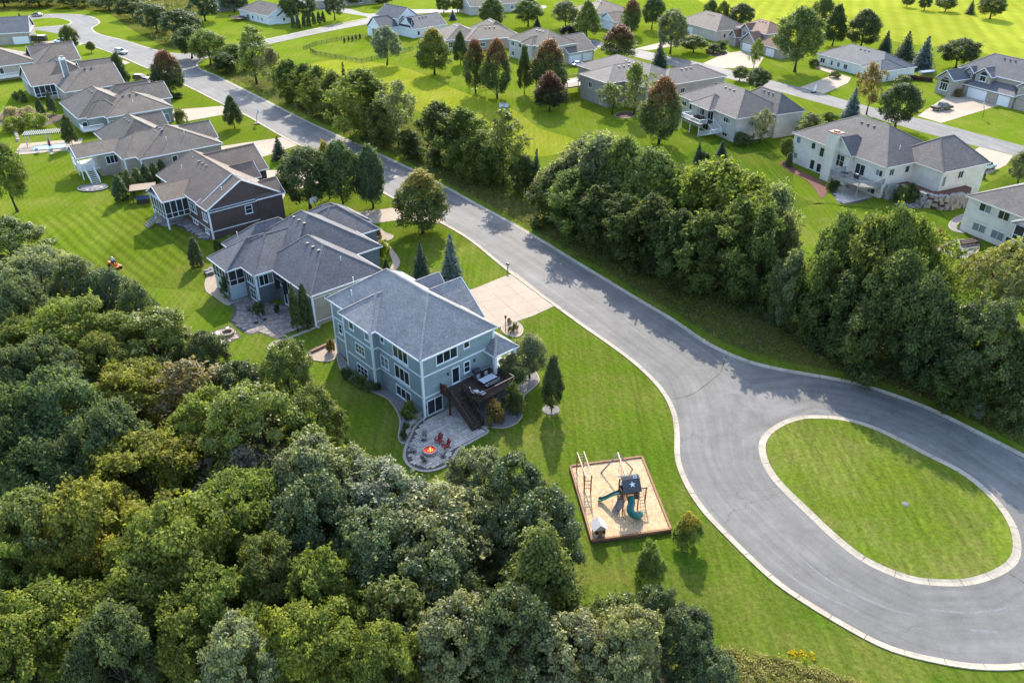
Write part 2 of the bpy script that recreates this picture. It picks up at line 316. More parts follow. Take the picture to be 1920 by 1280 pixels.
road_poly = left_line[:-1] + right_line[:-1] + spline(pix(L_edge[L_edge.index((374, 131)):]), 2.0)
# street: quads across the width so the wear runs along it
rd = sheet('street', road_poly, .012, m_asphalt, 'grey asphalt street curving down to the turning loop')
def road_uv(o, axis_fn):
    me = o.data; ul = me.uv_layers[0].data
    for lp in me.loops:
        c = me.vertices[lp.vertex_index].co; ul[lp.index].uv = axis_fn(c.x, c.y)
# the wear follows the street: angle measured round the loop, straight elsewhere
def remesh_road(o):
    me = o.data; bm = bmesh.new(); bm.from_mesh(me)
    bmesh.ops.remove_doubles(bm, verts=bm.verts, dist=.001)
    for k in range(-14, 10):
        geom = bm.verts[:] + bm.edges[:] + bm.faces[:]
        bmesh.ops.bisect_plane(bm, geom=geom, plane_co=(k * 6.0, 0, 0), plane_no=(1, 0, 0))
    for k in range(6, 48):
        geom = bm.verts[:] + bm.edges[:] + bm.faces[:]
        bmesh.ops.bisect_plane(bm, geom=geom, plane_co=(0, k * 6.0, 0), plane_no=(0, 1, 0))
    bmesh.ops.triangulate(bm, faces=bm.faces); bm.to_mesh(me); bm.free()
remesh_road(rd)
_ctr = np.array(spline(pix([(200, 75), (280, 108), (356, 140), (430, 176), (560, 242), (700, 312), (800, 365), (900, 420), (1010, 490), (1130, 570), (1230, 640), (1310, 700), (1345, 790), (1352, 850), (1385, 915), (1440, 975), (1500, 1030), (1570, 1085), (1660, 1140), (1760, 1170), (1850, 1170), (1950, 1140), (2010, 1070), (1995, 990), (1930, 925), (1850, 870), (1760, 815), (1660, 770), (1560, 745), (1460, 745), (1400, 790)]), 2.0))
_tan = np.gradient(_ctr, axis=0); _tan /= np.hypot(_tan[:, 0], _tan[:, 1])[:, None]; _len = np.arange(len(_ctr)) * 2.0
def along(x, y):
    d = _ctr - (x, y); i = int(np.argmin((d * d).sum(1))); t = _tan[i]
    return (d[i][0] * t[1] - d[i][1] * t[0], _len[i] - (d[i] * t).sum())
road_uv(rd, along)
side_poly = pix([(1060, 62), (1100, 73), (1150, 83), (1200, 94), (1256, 106), (1318, 119), (1380, 134), (1442, 150), (1500, 164), (1560, 181), (1640, 203), (1720, 222), (1760, 231), (1830, 250), (1905, 270), (2000, 296), (2000, 318), (1900, 291), (1830, 274), (1795, 265), (1740, 251), (1705, 241), (1640, 222), (1554, 198), (1490, 180), (1436, 165), (1355, 145), (1290, 130), (1220, 114), (1150, 97), (1100, 84), (1060, 74)])
side = sheet('back_street', side_poly, .012, m_asphalt, 'grey street running past the houses with wide garages')
road_uv(side, lambda x, y: (x * .94 + y * .34, -x * .34 + y * .94))
kerb = tag(empty('kerb'), 'pale concrete kerb edging the street and the turning loop', None, None, 'structure')
def kerb_run(path, side_sign, piece=3.0, step=1.0, width=.62, closed=False, top=.10):
    """sloping kerb and gutter laid in sections with open joints"""
    n = max(1, int(round(piece / step))); i = 0; N_ = len(path)
    base = [np.array(p) for p in path]; out = [np.array(p) for p in offset(path, width * side_sign, closed)]
    mid = [a + (b - a) * .55 for a, b in zip(base, out)]
    last = N_ if closed else N_ - 1
    while i < last:
        j = min(i + n, last); b = MB(); idx = [k % N_ for k in range(i, j + 1)]
        A = [base[k].copy() for k in idx]; Mx = [mid[k].copy() for k in idx]; B = [out[k].copy() for k in idx]
        for arr in (A, Mx, B):
            d0 = arr[1] - arr[0]; arr[0] = arr[0] + d0 / (np.hypot(*d0) + 1e-9) * .026
            d1 = arr[-2] - arr[-1]; arr[-1] = arr[-1] + d1 / (np.hypot(*d1) + 1e-9) * .026
        for k in range(len(A) - 1):
            for (p0, z0), (p1, z1) in (((A, .016), (A, .024)), ((A, .024), (Mx, .032)), ((Mx, .032), (Mx, top)) if False else ((Mx, .032), (B, top)), ((B, top), (B, -.02))):
                q = [(*p0[k], z0), (*p0[k + 1], z0), (*p1[k + 1], z1), (*p1[k], z1)]
                b.face(q if side_sign < 0 else q[::-1])
        for e in (0, -1): b.face([(*A[e], -.02), (*A[e], .024), (*Mx[e], .032), (*B[e], top), (*B[e], -.02)])
        b.build('kerb_section', m_kerb, kerb); i = j
cut = next(i for i, p in enumerate(left_line) if p[1] < 205)
kerb_run(left_line[:cut + 1], -1, 12, 1.0); kerb_run(left_line[cut:], -1)
cut = max(i for i, p in enumerate(right_line) if p[1] < 205)
kerb_run(right_line[:cut + 1], -1); kerb_run(right_line[cut:], -1, 12)
for s_ in side_lines: kerb_run(s_, -1, 12, 2.0)
isl = spline(pix([(1519, 778), (1580, 782), (1650, 803), (1737, 847), (1812, 886), (1869, 934), (1904, 982), (1915, 1022), (1910, 1052), (1886, 1074), (1842, 1092), (1794, 1099), (1720, 1094), (1659, 1074), (1606, 1046), (1554, 1004), (1506, 958), (1457, 910), (1431, 873), (1422, 838), (1431, 814), (1457, 794), (1488, 782)]), 1.0, True)
isl = ccw(isl); kerb_run(isl, 1, closed=True, width=.75)
sheet('traffic_island', offset(isl, .73, True), .075, m_island, 'oval grass island inside the turning loop')
isl2 = spline(pix([(56, 52), (54, 40), (75, 35), (108, 34), (128, 38), (136, 43), (126, 47), (100, 50), (75, 52)]), 2.0, True); isl2 = ccw(isl2); kerb_run(isl2, 1, 12, 2.0, closed=True)
sheet('far_island', offset(isl2, .6, True), .075, m_lawn, 'small grass island in the far turning loop')
m_cover = M('iron_cover', (.17, .17, .15), None, .8)
mh = empty('manhole_cover', (*G(1697, 945), .078)); tag(mh, 'small round grey manhole cover in the grass island', 'manhole')
b = MB(); b.lathe([(.0, .03), (.28, .03), (.3, 0)], 20); b.build('lid', m_cover, mh); b = MB(); b.lathe([(.31, .02), (.36, .02), (.38, -.02)], 20); b.build('rim', m_cover, mh)
mh = empty('manhole_cover', (*G(737, 331), .014)); tag(mh, 'pale concrete-ringed manhole cover in the street asphalt', 'manhole')
b = MB(); b.lathe([(.0, .012), (.34, .012)], 20); b.build('lid', m_gravel, mh); b = MB(); b.lathe([(.35, .016), (1.0, .012), (1.02, 0)], 24); b.build('rim', m_kerb, mh)
# cracks and pale scrapes in the asphalt
def strip(name, pts, w, z, mat, label):
    P = spline(pix(pts), .8); A = offset(P, w / 2); B = offset(P, -w / 2); b = MB()
    for i in range(len(P) - 1):
        k = .35 + .65 * math.sin(math.pi * (i + .5) / (len(P) - 1)) if mat is not m_joint else random.Random(i).uniform(.5, 1.3)
        mid = lambda q, p: (p[0] + (q[0] - p[0]) * k, p[1] + (q[1] - p[1]) * k)
        b.face([(*mid(A[i], P[i]), z), (*mid(B[i], P[i]), z), (*mid(B[i + 1], P[i + 1]), z), (*mid(A[i + 1], P[i + 1]), z)])
    tag(b.build(name, mat), label, kind='structure')
m_scrape = M('worn_asphalt', (.215, .21, .20), (.135, .132, .128), .8, ((1.2, .6), (7, .8)))
for p in ([(1262, 748), (1300, 738), (1345, 704)], [(1893, 1075), (1925, 1095)], [(1362, 668), (1350, 700), (1345, 704)]): strip('road_crack', p, .12, .019, m_joint, 'dark jagged crack in the street asphalt')
for p in ([(1488, 1032), (1540, 1078), (1600, 1112), (1665, 1140), (1720, 1154)], [(1440, 1046), (1500, 1092), (1560, 1124), (1610, 1146)], [(1745, 1142), (1800, 1148), (1860, 1145), (1895, 1136)], [(1820, 1181), (1870, 1184)]): strip('scrape_mark', p, .28, .0175, m_scrape, 'pale curved scrape worn into the loop asphalt')
# driveways
m_conc2 = M('concrete_weathered', (.395, .31, .228), (.31, .24, .175), .85, ((.25, .5), (1.6, .35), (14, .3)), (20, .25, .01))
def drive(pts, label, cols=0, mat=None):
    P = ccw(pix(pts)); r = tag(empty('driveway'), label, None, None, 'structure'); o = sheet('joint_bed', P, .020, m_joint, None, None, r)
    i0 = max(range(len(P)), key=lambda i: math.hypot(P[i][0] - P[i - 1][0], P[i][1] - P[i - 1][1])); a = math.atan2(P[i0][1] - P[i0 - 1][1], P[i0][0] - P[i0 - 1][0]); c, s_ = math.cos(a), math.sin(a)
    Q = [(x * c + y * s_, -x * s_ + y * c) for x, y in P]; xs = [q[0] for q in Q]; ys = [q[1] for q in Q]; nx = max(1, round((max(xs) - min(xs)) / 3.2)); ny = max(1, round((max(ys) - min(ys)) / 3.2)); rg = random.Random(len(label))
    for i in range(nx):
        for j in range(ny):
            x0, x1 = (min(xs) + (max(xs) - min(xs)) * (i + t) / nx for t in (0, 1)); y0, y1 = (min(ys) + (max(ys) - min(ys)) * (j + t) / ny for t in (0, 1)); q = Q; g = .012
            for ax, lim, sg in ((0, x0 + g, 1), (0, x1 - g, -1), (1, y0 + g, 1), (1, y1 - g, -1)):
                o_ = []
                for k in range(len(q)):
                    p1, p2 = q[k - 1], q[k]; d1, d2 = (p1[ax] - lim) * sg, (p2[ax] - lim) * sg
                    if (d1 >= 0) != (d2 >= 0): t = d1 / (d1 - d2); o_.append((p1[0] + (p2[0] - p1[0]) * t, p1[1] + (p2[1] - p1[1]) * t))
                    if d2 >= 0: o_.append(p2)
                q = o_
                if len(q) < 3: break
            if len(q) < 3: continue
            ar = abs(sum(q[k - 1][0] * q[k][1] - q[k][0] * q[k - 1][1] for k in range(len(q)))) / 2
            if ar < .15: continue
            b = MB(); b.prism([(x * c - y * s_, x * s_ + y * c) for x, y in q], .0, .034 + rg.uniform(-.004, .004)); b.build('slab', m_conc2 if rg.random() < .35 else m_conc, r)
drive([(948, 517), (968, 512), (1043, 572), (1000, 592), (928, 616), (880, 640), (780, 590), (850, 550), (890, 541)], 'wide pale concrete driveway of the blue-grey three-storey house')
drive([(648, 412), (669, 398), (738, 390), (800, 388), (838, 420), (752, 412), (694, 420), (650, 440)], 'concrete driveway of the grey hip-roofed house')
drive([(484, 320), (541, 318), (600, 310), (640, 309), (672, 328), (600, 345), (545, 357), (500, 345)], 'concrete driveway of the brown house')
drive([(398, 277), (534, 257), (562, 271), (486, 297), (420, 290)], 'concrete driveway with a basketball hoop across the street edge')
drive([(318, 207), (417, 199), (456, 214), (420, 215), (349, 228), (320, 225)], 'concrete driveway beside the leaning street basketball hoop')
drive([(255, 152), (288, 142), (312, 150), (268, 162)], 'short concrete driveway under the black car')
drive([(200, 120), (224, 111), (245, 118), (212, 128)], 'short concrete driveway beside the dark conifers')
drive([(62, 80), (104, 77), (158, 82), (144, 88), (66, 87)], 'concrete driveway under the white car')
drive([(1190, 92), (1215, 95), (1256, 88), (1300, 78), (1290, 72), (1240, 80)], 'pale driveway crossing towards the ranch house by the field')
drive([(1318, 119), (1352, 128), (1420, 128), (1432, 108), (1395, 96), (1360, 100)], 'pale driveway of the red-roofed house')
drive([(1500, 164), (1545, 176), (1590, 156), (1596, 146), (1570, 138)], 'pale driveway of the blue-grey roofed ranch house')
drive([(1720, 218), (1765, 231), (1880, 196), (1905, 186), (1790, 170), (1752, 196)], 'broad pale driveway with the black pickup')
drive([(1836, 276), (1900, 292), (1886, 310), (1850, 328), (1812, 318), (1800, 300)], 'pale driveway with the white pickup')
drive([(1060, 90), (1102, 84), (1120, 92), (1085, 120)], 'driveway beside the grey double garage')
# garden paths
for pts, lab in (([(515, 342), (527, 346), (534, 366), (522, 382), (512, 380)], 'curved concrete walk beside the brown house'), ([(707, 440), (722, 452), (744, 478), (750, 494), (738, 512), (728, 510), (736, 490), (720, 462), (703, 450)], 'curving pale walk in front of the grey hip-roofed house'),
                 ([(1345, 88), (1356, 104), (1378, 116), (1386, 112), (1366, 98)], 'curving walk to the red-roofed house door'), ([(1530, 128), (1560, 138), (1568, 134), (1538, 124)], 'walk to the ranch house porch')):
    sheet('garden_path', spline(pix(pts), 1.0, True), .034, m_conc, lab)
# ---------------------------------------------------------------- houses
sh_grey = shingle('grey_shingles', (.272, .262, .260), (.205, .197, .197), (.135, .13, .13))
sh_slate = shingle('slate_shingles', (0.145, 0.140, 0.143), (0.107, 0.101, 0.108), (0.048, 0.044, 0.049))
sh_brown = shingle('brown_shingles', (0.197, 0.140, 0.105), (0.143, 0.101, 0.076), (0.065, 0.047, 0.035))
sh_taupe = shingle('taupe_shingles', (0.173, 0.136, 0.108), (0.121, 0.097, 0.077), (0.054, 0.044, 0.036))
sh_warm = shingle('warm_grey_shingles', (0.152, 0.131, 0.120), (0.103, 0.089, 0.083), (0.044, 0.039, 0.036))
sh_red = shingle('russet_shingles', (0.272, 0.132, 0.079), (0.168, 0.087, 0.060), (0.078, 0.044, 0.031))
sh_blue = shingle('blue_grey_shingles', (0.118, 0.126, 0.144), (0.087, 0.093, 0.108), (0.041, 0.045, 0.051))
sh_char = shingle('charcoal_shingles', (0.054, 0.055, 0.066), (0.036, 0.036, 0.043), (0.018, 0.018, 0.022))
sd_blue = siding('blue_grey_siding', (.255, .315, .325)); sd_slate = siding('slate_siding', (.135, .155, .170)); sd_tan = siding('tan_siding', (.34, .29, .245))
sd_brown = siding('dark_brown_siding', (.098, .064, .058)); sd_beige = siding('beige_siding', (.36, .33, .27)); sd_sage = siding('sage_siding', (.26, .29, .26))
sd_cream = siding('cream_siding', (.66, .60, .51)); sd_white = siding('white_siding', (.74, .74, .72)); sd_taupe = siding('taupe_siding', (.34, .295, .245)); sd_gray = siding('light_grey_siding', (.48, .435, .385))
m_skirt = M('pale_blue_panel', (.42, .52, .56), None, .6, ((.8, .3),))
m_gdoor = M('garage_door_white', (.72, .72, .71), None, .5, ((.8, .3),), var=.1)
m_found = M('foundation', (.25, .25, .25), None, .9)
_wc = {}
FACE = {'-v': 0.0, '-u': -R(90), '+u': R(90), '+v': R(180)}
def win_mesh(w, h, n, grid, mat):
    k = (round(w, 2), round(h, 2), n, grid, mat.name)
    if k not in _wc:
        b = MB(); c = .11; y0, y1 = -.075, .02
        b.box(-w / 2, w / 2, y0, y1, 0, c); b.box(-w / 2, w / 2, y0, y1, h - c, h)
        b.box(-w / 2, -w / 2 + c, y0, y1, c, h - c); b.box(w / 2 - c, w / 2, y0, y1, c, h - c)
        iw = w - 2 * c; ih = h - 2 * c; pw = (iw - (n - 1) * .08) / n
        for i in range(1, n): x = -w / 2 + c + i * pw + (i - 1) * .08; b.box(x, x + .08, -.06, .02, c, h - c)
        for i in range(n):
            x = -w / 2 + c + i * (pw + .08)
            for g in range(1, grid + 1): zc = c + ih * g / (grid + 1); b.box(x, x + pw, -.045, 0, zc - .025, zc + .025)
        b.box(-w / 2 - .06, w / 2 + .06, -.12, .02, -.06, -.002)
        p = MB(); p.box(-pw / 2, pw / 2, -.02, -.006, 0, ih)
        _wc[k] = (b.mesh('window', mat), p.mesh('pane', [m_glass]), p.mesh('pane', [m_blind]), pw, c)
    return _wc[k]
def window(par, face, plane, c, z, w, h, n=2, grid=0, mat=None, blind=False, name='window', dz=0):
    fm, pg, pb, pw, cw = win_mesh(w, h, n, grid, mat or m_trim)
    loc = {'-v': (c, plane, z), '+v': (c, plane, z), '-u': (plane, c, z), '+u': (plane, c, z)}[face]
    o = link(name, fm, par, loc, FACE[face])
    rb = random.Random(int(c * 97 + z * 31 + plane * 13)); half = rb.random() < .3 and name == 'window'
    for i in range(n): link('pane', pb if blind or (half and rb.random() < .6) else pg, o, (-w / 2 + cw + pw / 2 + i * (pw + .08), 0, cw))
    return o
def roof(par, u0, u1, v0, v1, ze, rise, axis='v', ends='hh', mat=None, wallmb=None, ins=(None, None), trim=None, ov=.45):
    mp = (lambda a, b, z: (b, a, z)) if axis == 'v' else (lambda a, b, z: (a, b, z))
    a0, a1, b0, b1 = (v0, v1, u0, u1) if axis == 'v' else (u0, u1, v0, v1)
    mid, hw = (b0 + b1) / 2, (b1 - b0) / 2
    i0 = 0 if ends[0] == 'g' else (ins[0] if ins[0] is not None else hw); i1 = 0 if ends[1] == 'g' else (ins[1] if ins[1] is not None else hw)
    if i0 + i1 > a1 - a0 - .1: k = (a1 - a0 - .1) / (i0 + i1); i0 *= k; i1 *= k
    r0, r1 = a0 + i0, a1 - i1; zt = ze + rise; b = MB()
    sl = math.hypot(hw, rise)
    def F(pts, uv): b.face([mp(*p) for p in pts], uv)
    F([(a0, b0, ze), (a1, b0, ze), (r1, mid, zt), (r0, mid, zt)], [(a0, 0), (a1, 0), (r1, sl), (r0, sl)])
    F([(a1, b1, ze), (a0, b1, ze), (r0, mid, zt), (r1, mid, zt)], [(a1, 0), (a0, 0), (r0, sl), (r1, sl)])
    if ends[0] == 'h': F([(a0, b1, ze), (a0, b0, ze), (r0, mid, zt)], [(b1, 0), (b0, 0), (mid, math.hypot(i0, rise))])
    if ends[1] == 'h': F([(a1, b0, ze), (a1, b1, ze), (r1, mid, zt)], [(b0, 0), (b1, 0), (mid, math.hypot(i1, rise))])
    caps = [((r0, mid, zt), (r1, mid, zt))]
    if ends[0] == 'h': caps += [((a0, b0, ze), (r0, mid, zt)), ((a0, b1, ze), (r0, mid, zt))]
    if ends[1] == 'h': caps += [((a1, b0, ze), (r1, mid, zt)), ((a1, b1, ze), (r1, mid, zt))]
    for p, q in caps:
        p, q = Vector(mp(*p)), Vector(mp(*q)); d = q - p
        if d.length < .3: continue
        x = d.cross(Vector((0, 0, 1))).normalized() * .16; L_ = d.length; up = Vector((0, 0, .045)); dn = Vector((0, 0, -.10 if abs(d.z) < .1 else -.04))
        for s in (1, -1):
            pts = [p + x * s + dn + up, q + x * s + dn + up, q + up, p + up]
            b.face(pts if s > 0 else pts[::-1], [(0, 0), (L_, 0), (L_, .2), (0, .2)] if s > 0 else [(0, .2), (L_, .2), (L_, 0), (0, 0)])
    ro = b.build('roof', mat, par)
    t = MB(); h_ = .2
    def strip(p, q, out):
        p, q = Vector(p), Vector(q); o = Vector(out) * .02; dz_ = Vector((0, 0, h_))
        t.face([p + o - dz_, q + o - dz_, q + o + Vector((0, 0, .012)), p + o + Vector((0, 0, .012))]); t.face([p + o + Vector((0, 0, .012)), q + o + Vector((0, 0, .012)), q - Vector(out) * .07 + Vector((0, 0, .016)), p - Vector(out) * .07 + Vector((0, 0, .016))])
    dirb = (1, 0, 0) if axis == 'v' else (0, 1, 0); dira = (0, 1, 0) if axis == 'v' else (1, 0, 0)
    neg = lambda d: tuple(-x for x in d)
    strip(mp(a0, b0, ze), mp(a1, b0, ze), neg(dirb)); strip(mp(a0, b1, ze), mp(a1, b1, ze), dirb)
    for e, (aa, dd) in enumerate(((a0, neg(dira)), (a1, dira))):
        if ends[e] == 'h': strip(mp(aa, b0, ze), mp(aa, b1, ze), dd)
        else:
            strip(mp(aa, b0, ze), mp(aa, mid, zt), dd); strip(mp(aa, mid, zt), mp(aa, b1, ze), dd)
            if wallmb is not None:
                w0 = aa + (ov if e == 0 else -ov); k = (hw - ov) / hw
                tri = [mp(w0, b0 + ov, ze - .1), mp(w0, b1 - ov, ze - .1), mp(w0, mid, ze + rise * k - .05)]
                wallmb.face(tri)
    t.face([mp(a0, b0, ze - .16), mp(a1, b0, ze - .16), mp(a1, b1, ze - .16), mp(a0, b1, ze - .16)])
    t.build('fascia', trim or m_trim, ro)
    return ro
class House:
    def __init__(s, px, z0, ang, label, wall, shing, trim=None, name='house', cat='house'):
        s.root = tag(empty(name, (*G(px[0], px[1], z0), 0), R(ang)), label, cat)
        s.wall, s.sh, s.tm = wall, shing, trim or m_trim; s.w = MB(); s.t = MB(); s.nv = 0; s.extra = []
    def vol(s, u0, u1, v0, v1, ze, rise, axis='v', ends='hh', ins=(None, None), z0=0, ov=.45, mat=None, walls=True, sh=None):
        e = .0035 * s.nv; s.nv += 1
        roof(s.root, u0, u1, v0, v1, ze + e, rise, axis, ends, sh or s.sh, s.w, ins, s.tm, ov)
        a0, a1, b0, b1 = (v0, v1, u0, u1) if axis == 'v' else (u0, u1, v0, v1)
        if walls and a1 - a0 > 14 and s.nv < 4 and s.wall is not sd_blue:
            hw = (b1 - b0) / 2; m = (a0 + a1) / 2; x = b0 + .84 * hw; zr = ze + .84 * rise
            for k in (-1.6, 0, 1.6):
                b = MB(); b.box(-.17, .17, -.17, .17, -.12, .1); b.box(-.24, .24, -.24, .24, .102, .14)
                link('roof_vent', b.mesh('roof_vent', m_dark), s.root, (x, m + k, zr) if axis == 'v' else (m + k, x, zr))
        if walls: s.w.box(u0 + ov + e, u1 - ov - e, v0 + ov + e, v1 - ov - e, z0 if z0 else -.02 - e, ze - .08 + e)
    def win(s, face, plane, c, z, w, h, n=2, grid=0, blind=False, name='window', mat=None): return window(s.root, face, plane, c, z, w, h, n, grid, mat or s.tm, blind, name)
    def piece(s, name, *q): b = MB(); b.box(*q); b.build(name, s.tm, s.root)
    def post(s, *q): s.piece('porch_post', *q)
    def corner(s, u, v, z0, z1, w=.16): s.piece('corner_board', u - w, u + w, v - w, v + w, z0, z1)
    def band(s, face, plane, a, b, z, h=.2, d=.035):
        if face in '-u+u': s.piece('trim_band', plane - d if face == '-u' else plane, plane if face == '-u' else plane + d, a, b, z, z + h)
        else: s.piece('trim_band', a, b, plane - d if face == '-v' else plane, plane if face == '-v' else plane + d, z, z + h)
    def gdoor(s, face, plane, c, w, h=2.3, rows=4, cols=None, z=0):
        cols = cols or max(2, int(w / 1.2)); r = empty('garage_door', {'-v': (c, plane, z), '-u': (plane, c, z)}[face], FACE[face], s.root)
        b = MB()
        b.box(-w / 2 - .14, -w / 2, -.06, .02, 0, h + .14); b.box(w / 2, w / 2 + .14, -.06, .02, 0, h + .14); b.box(-w / 2, w / 2, -.06, .02, h, h + .14)
        b.build('door_frame', m_trim, r)
        p = MB(); ph = h / rows; pw = w / cols
        for i in range(rows):
            for j in range(cols):
                p.box(-w / 2 + j * pw + .04, -w / 2 + (j + 1) * pw - .04, -.035, -.01, i * ph + .05, (i + 1) * ph - .05)
        p.box(-w / 2, w / 2, -.012, .01, 0, h); p.build('door_panel', m_gdoor, r)
    def pipe(s, u, v, zt=None, on=1.0):
        b = MB(); b.tube([(0, 0, 0), (0, 0, .7)], .05, 6); b.lathe([(.05, .7), (.09, .7), (.09, .82), (0, .86)], 6)
        link('vent_pipe', b.mesh('vent_pipe', m_trim), s.root, (u, v, zt))
    def done(s):
        s.w.build('wall', s.wall, s.root)
        if s.t.v: s.t.build('trim', s.tm, s.root)
        return s
def screens(par, face, plane, a, b, z0, z1, n, rail=.9):
    """screened porch side: posts, a rail and dark mesh panels"""
    r = empty('screen_wall', {'-v': (a, plane, z0), '-u': (plane, b, z0)}[face], FACE[face], par); w = b - a; h = z1 - z0; m = MB()
    for i in range(n + 1): x = w * i / n; m.box(x - .06, x + .06, -.06, .03, 0, h)
    m.box(0, w, -.05, .02, 0, .12); m.box(0, w, -.05, .02, h - .15, h); m.box(0, w, -.045, .02, rail - .04, rail + .04); m.build('frame', m_trim, r)
    p = MB(); p.box(.02, w / n - .02, -.01, .005, .05, h - .05); me = p.mesh('screen', m_screen)
    for i in range(n): link('screen', me, r, (w * i / n, 0, 0))
def railing(par, pts, z, h=1.0, mat=None, step=.14, name='railing', thick=.07):
    b = MB()
    P = [Vector((*p, z)) if len(p) == 2 else Vector(p) for p in pts]
    for p, q in zip(P, P[1:]):
        L_ = (q - p).length; n = max(2, int(L_ / step))
        b.bar(p + Vector((0, 0, h)), q + Vector((0, 0, h)), .10, .06); b.bar(p + Vector((0, 0, .12)), q + Vector((0, 0, .12)), .05, .05)
        for i in range(1, n): t = p + (q - p) * i / n; b.bar(t + Vector((0, 0, .12)), t + Vector((0, 0, h)), .028)
    for i, p in enumerate(P): b.bar(p, p + Vector((0, 0, h + .1)), thick * 1.5)
    return b.build(name, mat or m_trim, par)
def deck(par, poly, z, th=.22, mat=None, posts=(), plank='u'):
    d = empty('deck', (0, 0, 0), 0, par); b = MB(); us = [p[0] for p in poly]; vs = [p[1] for p in poly]
    b.prism(poly, z - th, z - .03); b.build('deck_frame', mat or m_brownplank, d)
    p = MB(); P = ccw(poly); k = 0
    lo, hi = (min(vs), max(vs)) if plank == 'u' else (min(us), max(us)); s = lo
    while s < hi - .02:
        c = s + .07; xs = []
        for i in range(len(P)):
            a, q = P[i], P[(i + 1) % len(P)]; A, B = (a[1], q[1]) if plank == 'u' else (a[0], q[0])
            if (A - c) * (B - c) < 0: f = (c - A) / (B - A); xs.append((a[0] + (q[0] - a[0]) * f) if plank == 'u' else (a[1] + (q[1] - a[1]) * f))
        xs.sort()
        for x0, x1 in zip(xs[::2], xs[1::2]):
            if plank == 'u': p.box(x0 - .03, x1 + .03, s, s + .135, z - .03, z, skip='b')
            else: p.box(s, s + .135, x0 - .03, x1 + .03, z - .03, z, skip='b')
        s += .15
    o = p.build('decking', mat or m_brownplank, d); o['kind'] = 'stuff'
    for q in posts:
        m = MB(); m.box(-.08, .08, -.08, .08, 0, z - th); link('post', m.mesh('post', m_trim if len(q) > 2 else mat or m_brownplank), d, (q[0], q[1], 0))
    return d
def stairs(par, a, b, w, n, mat=None):
    """flight from a (top) to b (bottom), treads one by one"""
    st = empty('stairs', (0, 0, 0), 0, par); a, b = Vector(a), Vector(b); d = b - a; hd = Vector((d.x, d.y, 0)).normalized(); sd_ = hd.cross(Vector((0, 0, 1)))
    m = MB()
    for s in (-.5, .5): m.bar(a + sd_ * w * s - Vector((0, 0, .15)), b + sd_ * w * s - Vector((0, 0, .0)), .06, .28)
    m.build('stringer', mat or m_brownplank, st)
    ang = math.atan2(hd.y, hd.x); t = MB(); t.box(-.15, .15, -w / 2, w / 2, -.04, 0); t.box(-.15, -.12, -w / 2 + .02, w / 2 - .02, -.2, -.041); me = t.mesh('tread', mat or m_brownplank)
    for i in range(n): p = a + d * ((i + .6) / n); link('tread', me, st, p, ang)
    return st
def wall_lamp(par, face, plane, c, z):
    b = MB(); b.box(-.07, .07, -.16, -.02, 0, .28); b.box(-.09, .09, -.18, -.01, .282, .32); b.box(-.05, .05, -.02, .01, .1, .24)
    link('wall_lamp', b.mesh('wall_lamp', m_dark), par, {'-v': (c, plane, z), '-u': (plane, c, z)}[face], FACE[face])

# the blue-grey house in the middle
h = House((797, 783), 0, 42, 'three-storey blue-grey house with white trim, deck and stone patio', sd_blue, sh_grey); H1 = h
h.vol(-.45, 11.05, -.4, 19.6, 8.2, 4.4, 'v'); h.vol(-1.3, 5, 8.4, 15.5, 8.2, 2.75, 'u', 'hg')
h.vol(3.5, 13.3, 4.6, 13.9, 6.5, 4.0, 'u', 'gg'); h.vol(4, 12.7, 9.6, 16.6, 6.5, 3.5, 'u', 'gg')
h.vol(9.1, 13.0, -2.1, 6, 5.45, 1.5, 'v', 'hh', walls=False); h.w.box(9.6, 12.5, -1.7, 5.5, -.03, 2.74)
for z in (2.6, 5.5):
    h.band('-u', 0, .2, 8.82, z); h.band('-v', 0, .2, 10.55, z); h.band('-u', -.85, 8.9, 15.0, z); h.band('-u', 0, 15.1, 19.1, z); h.band('-v', 8.85, -.82, 0, z)
for u, v in ((0, 0), (10.6, 0), (-.85, 8.86), (-.85, 15.03), (0, 19.1)): h.corner(u, v, 0, 8.05, .12)
for z, hh in ((.55, 1.5), (3.05, 1.95), (5.95, 1.8)): h.win('-u', 0, 4.1, z, 3.05, hh, 3)
h.win('-u', 0, 7.7, 3.2, 1.75, 1.65, 2, 1); h.win('-u', 0, 7.75, 6.75, .85, .85, 1)
h.win('-u', -.85, 13.2, 6.5, 1.1, 1.3, 1); h.win('-u', -.85, 9.75, 6.5, 1.1, 1.3, 1); h.win('-u', -.85, 11.7, 3.6, 2.1, 1.45, 3, 1); h.win('-u', -.85, 11.7, .5, 2.5, 1.45, 3, 1)
h.win('-u', 0, 17.6, 3.65, .95, 1.5, 1, 1)
h.win('-v', 0, 3.57, 6.35, 3.15, 1.55, 3); h.win('-v', 0, 6.5, 6.9, .95, 1.05, 1); h.win('-v', 0, 6.45, 3.55, 1.0, 1.55, 1, 1)
h.win('-v', 0, 4.73, 2.82, 1.2, 2.2, 1, name='deck_door'); h.win('-v', 0, 1.5, .06, 2.3, 2.1, 2, name='patio_door')
for c, z in ((3.6, 4.4), (7.6, 4.6)): wall_lamp(h.root, '-v', 0, c, z)
wall_lamp(h.root, '-v', 0, .22, 1.3)
for u, v in ((9.5, -1.65), (12.6, -1.65), (12.6, 2.5)): h.post(u - .16, u + .16, v - .16, v + .16, 2.75, 5.3)
b = MB(); b.tube([(-.16, -.16, 8.1), (-.2, -.2, 7.7), (-.2, -.2, .25), (-.5, -.35, .08)], .06, 6); b.build('downspout', m_trim, h.root)
b = MB(); b.tube([(-.1, 15.3, 8.1), (-.1, 15.3, .2)], .05, 6); b.build('downspout', m_trim, h.root)
h.pipe(2.6, 17.6, 10.1); h.pipe(1.2, 15.9, 9.4); h.done()
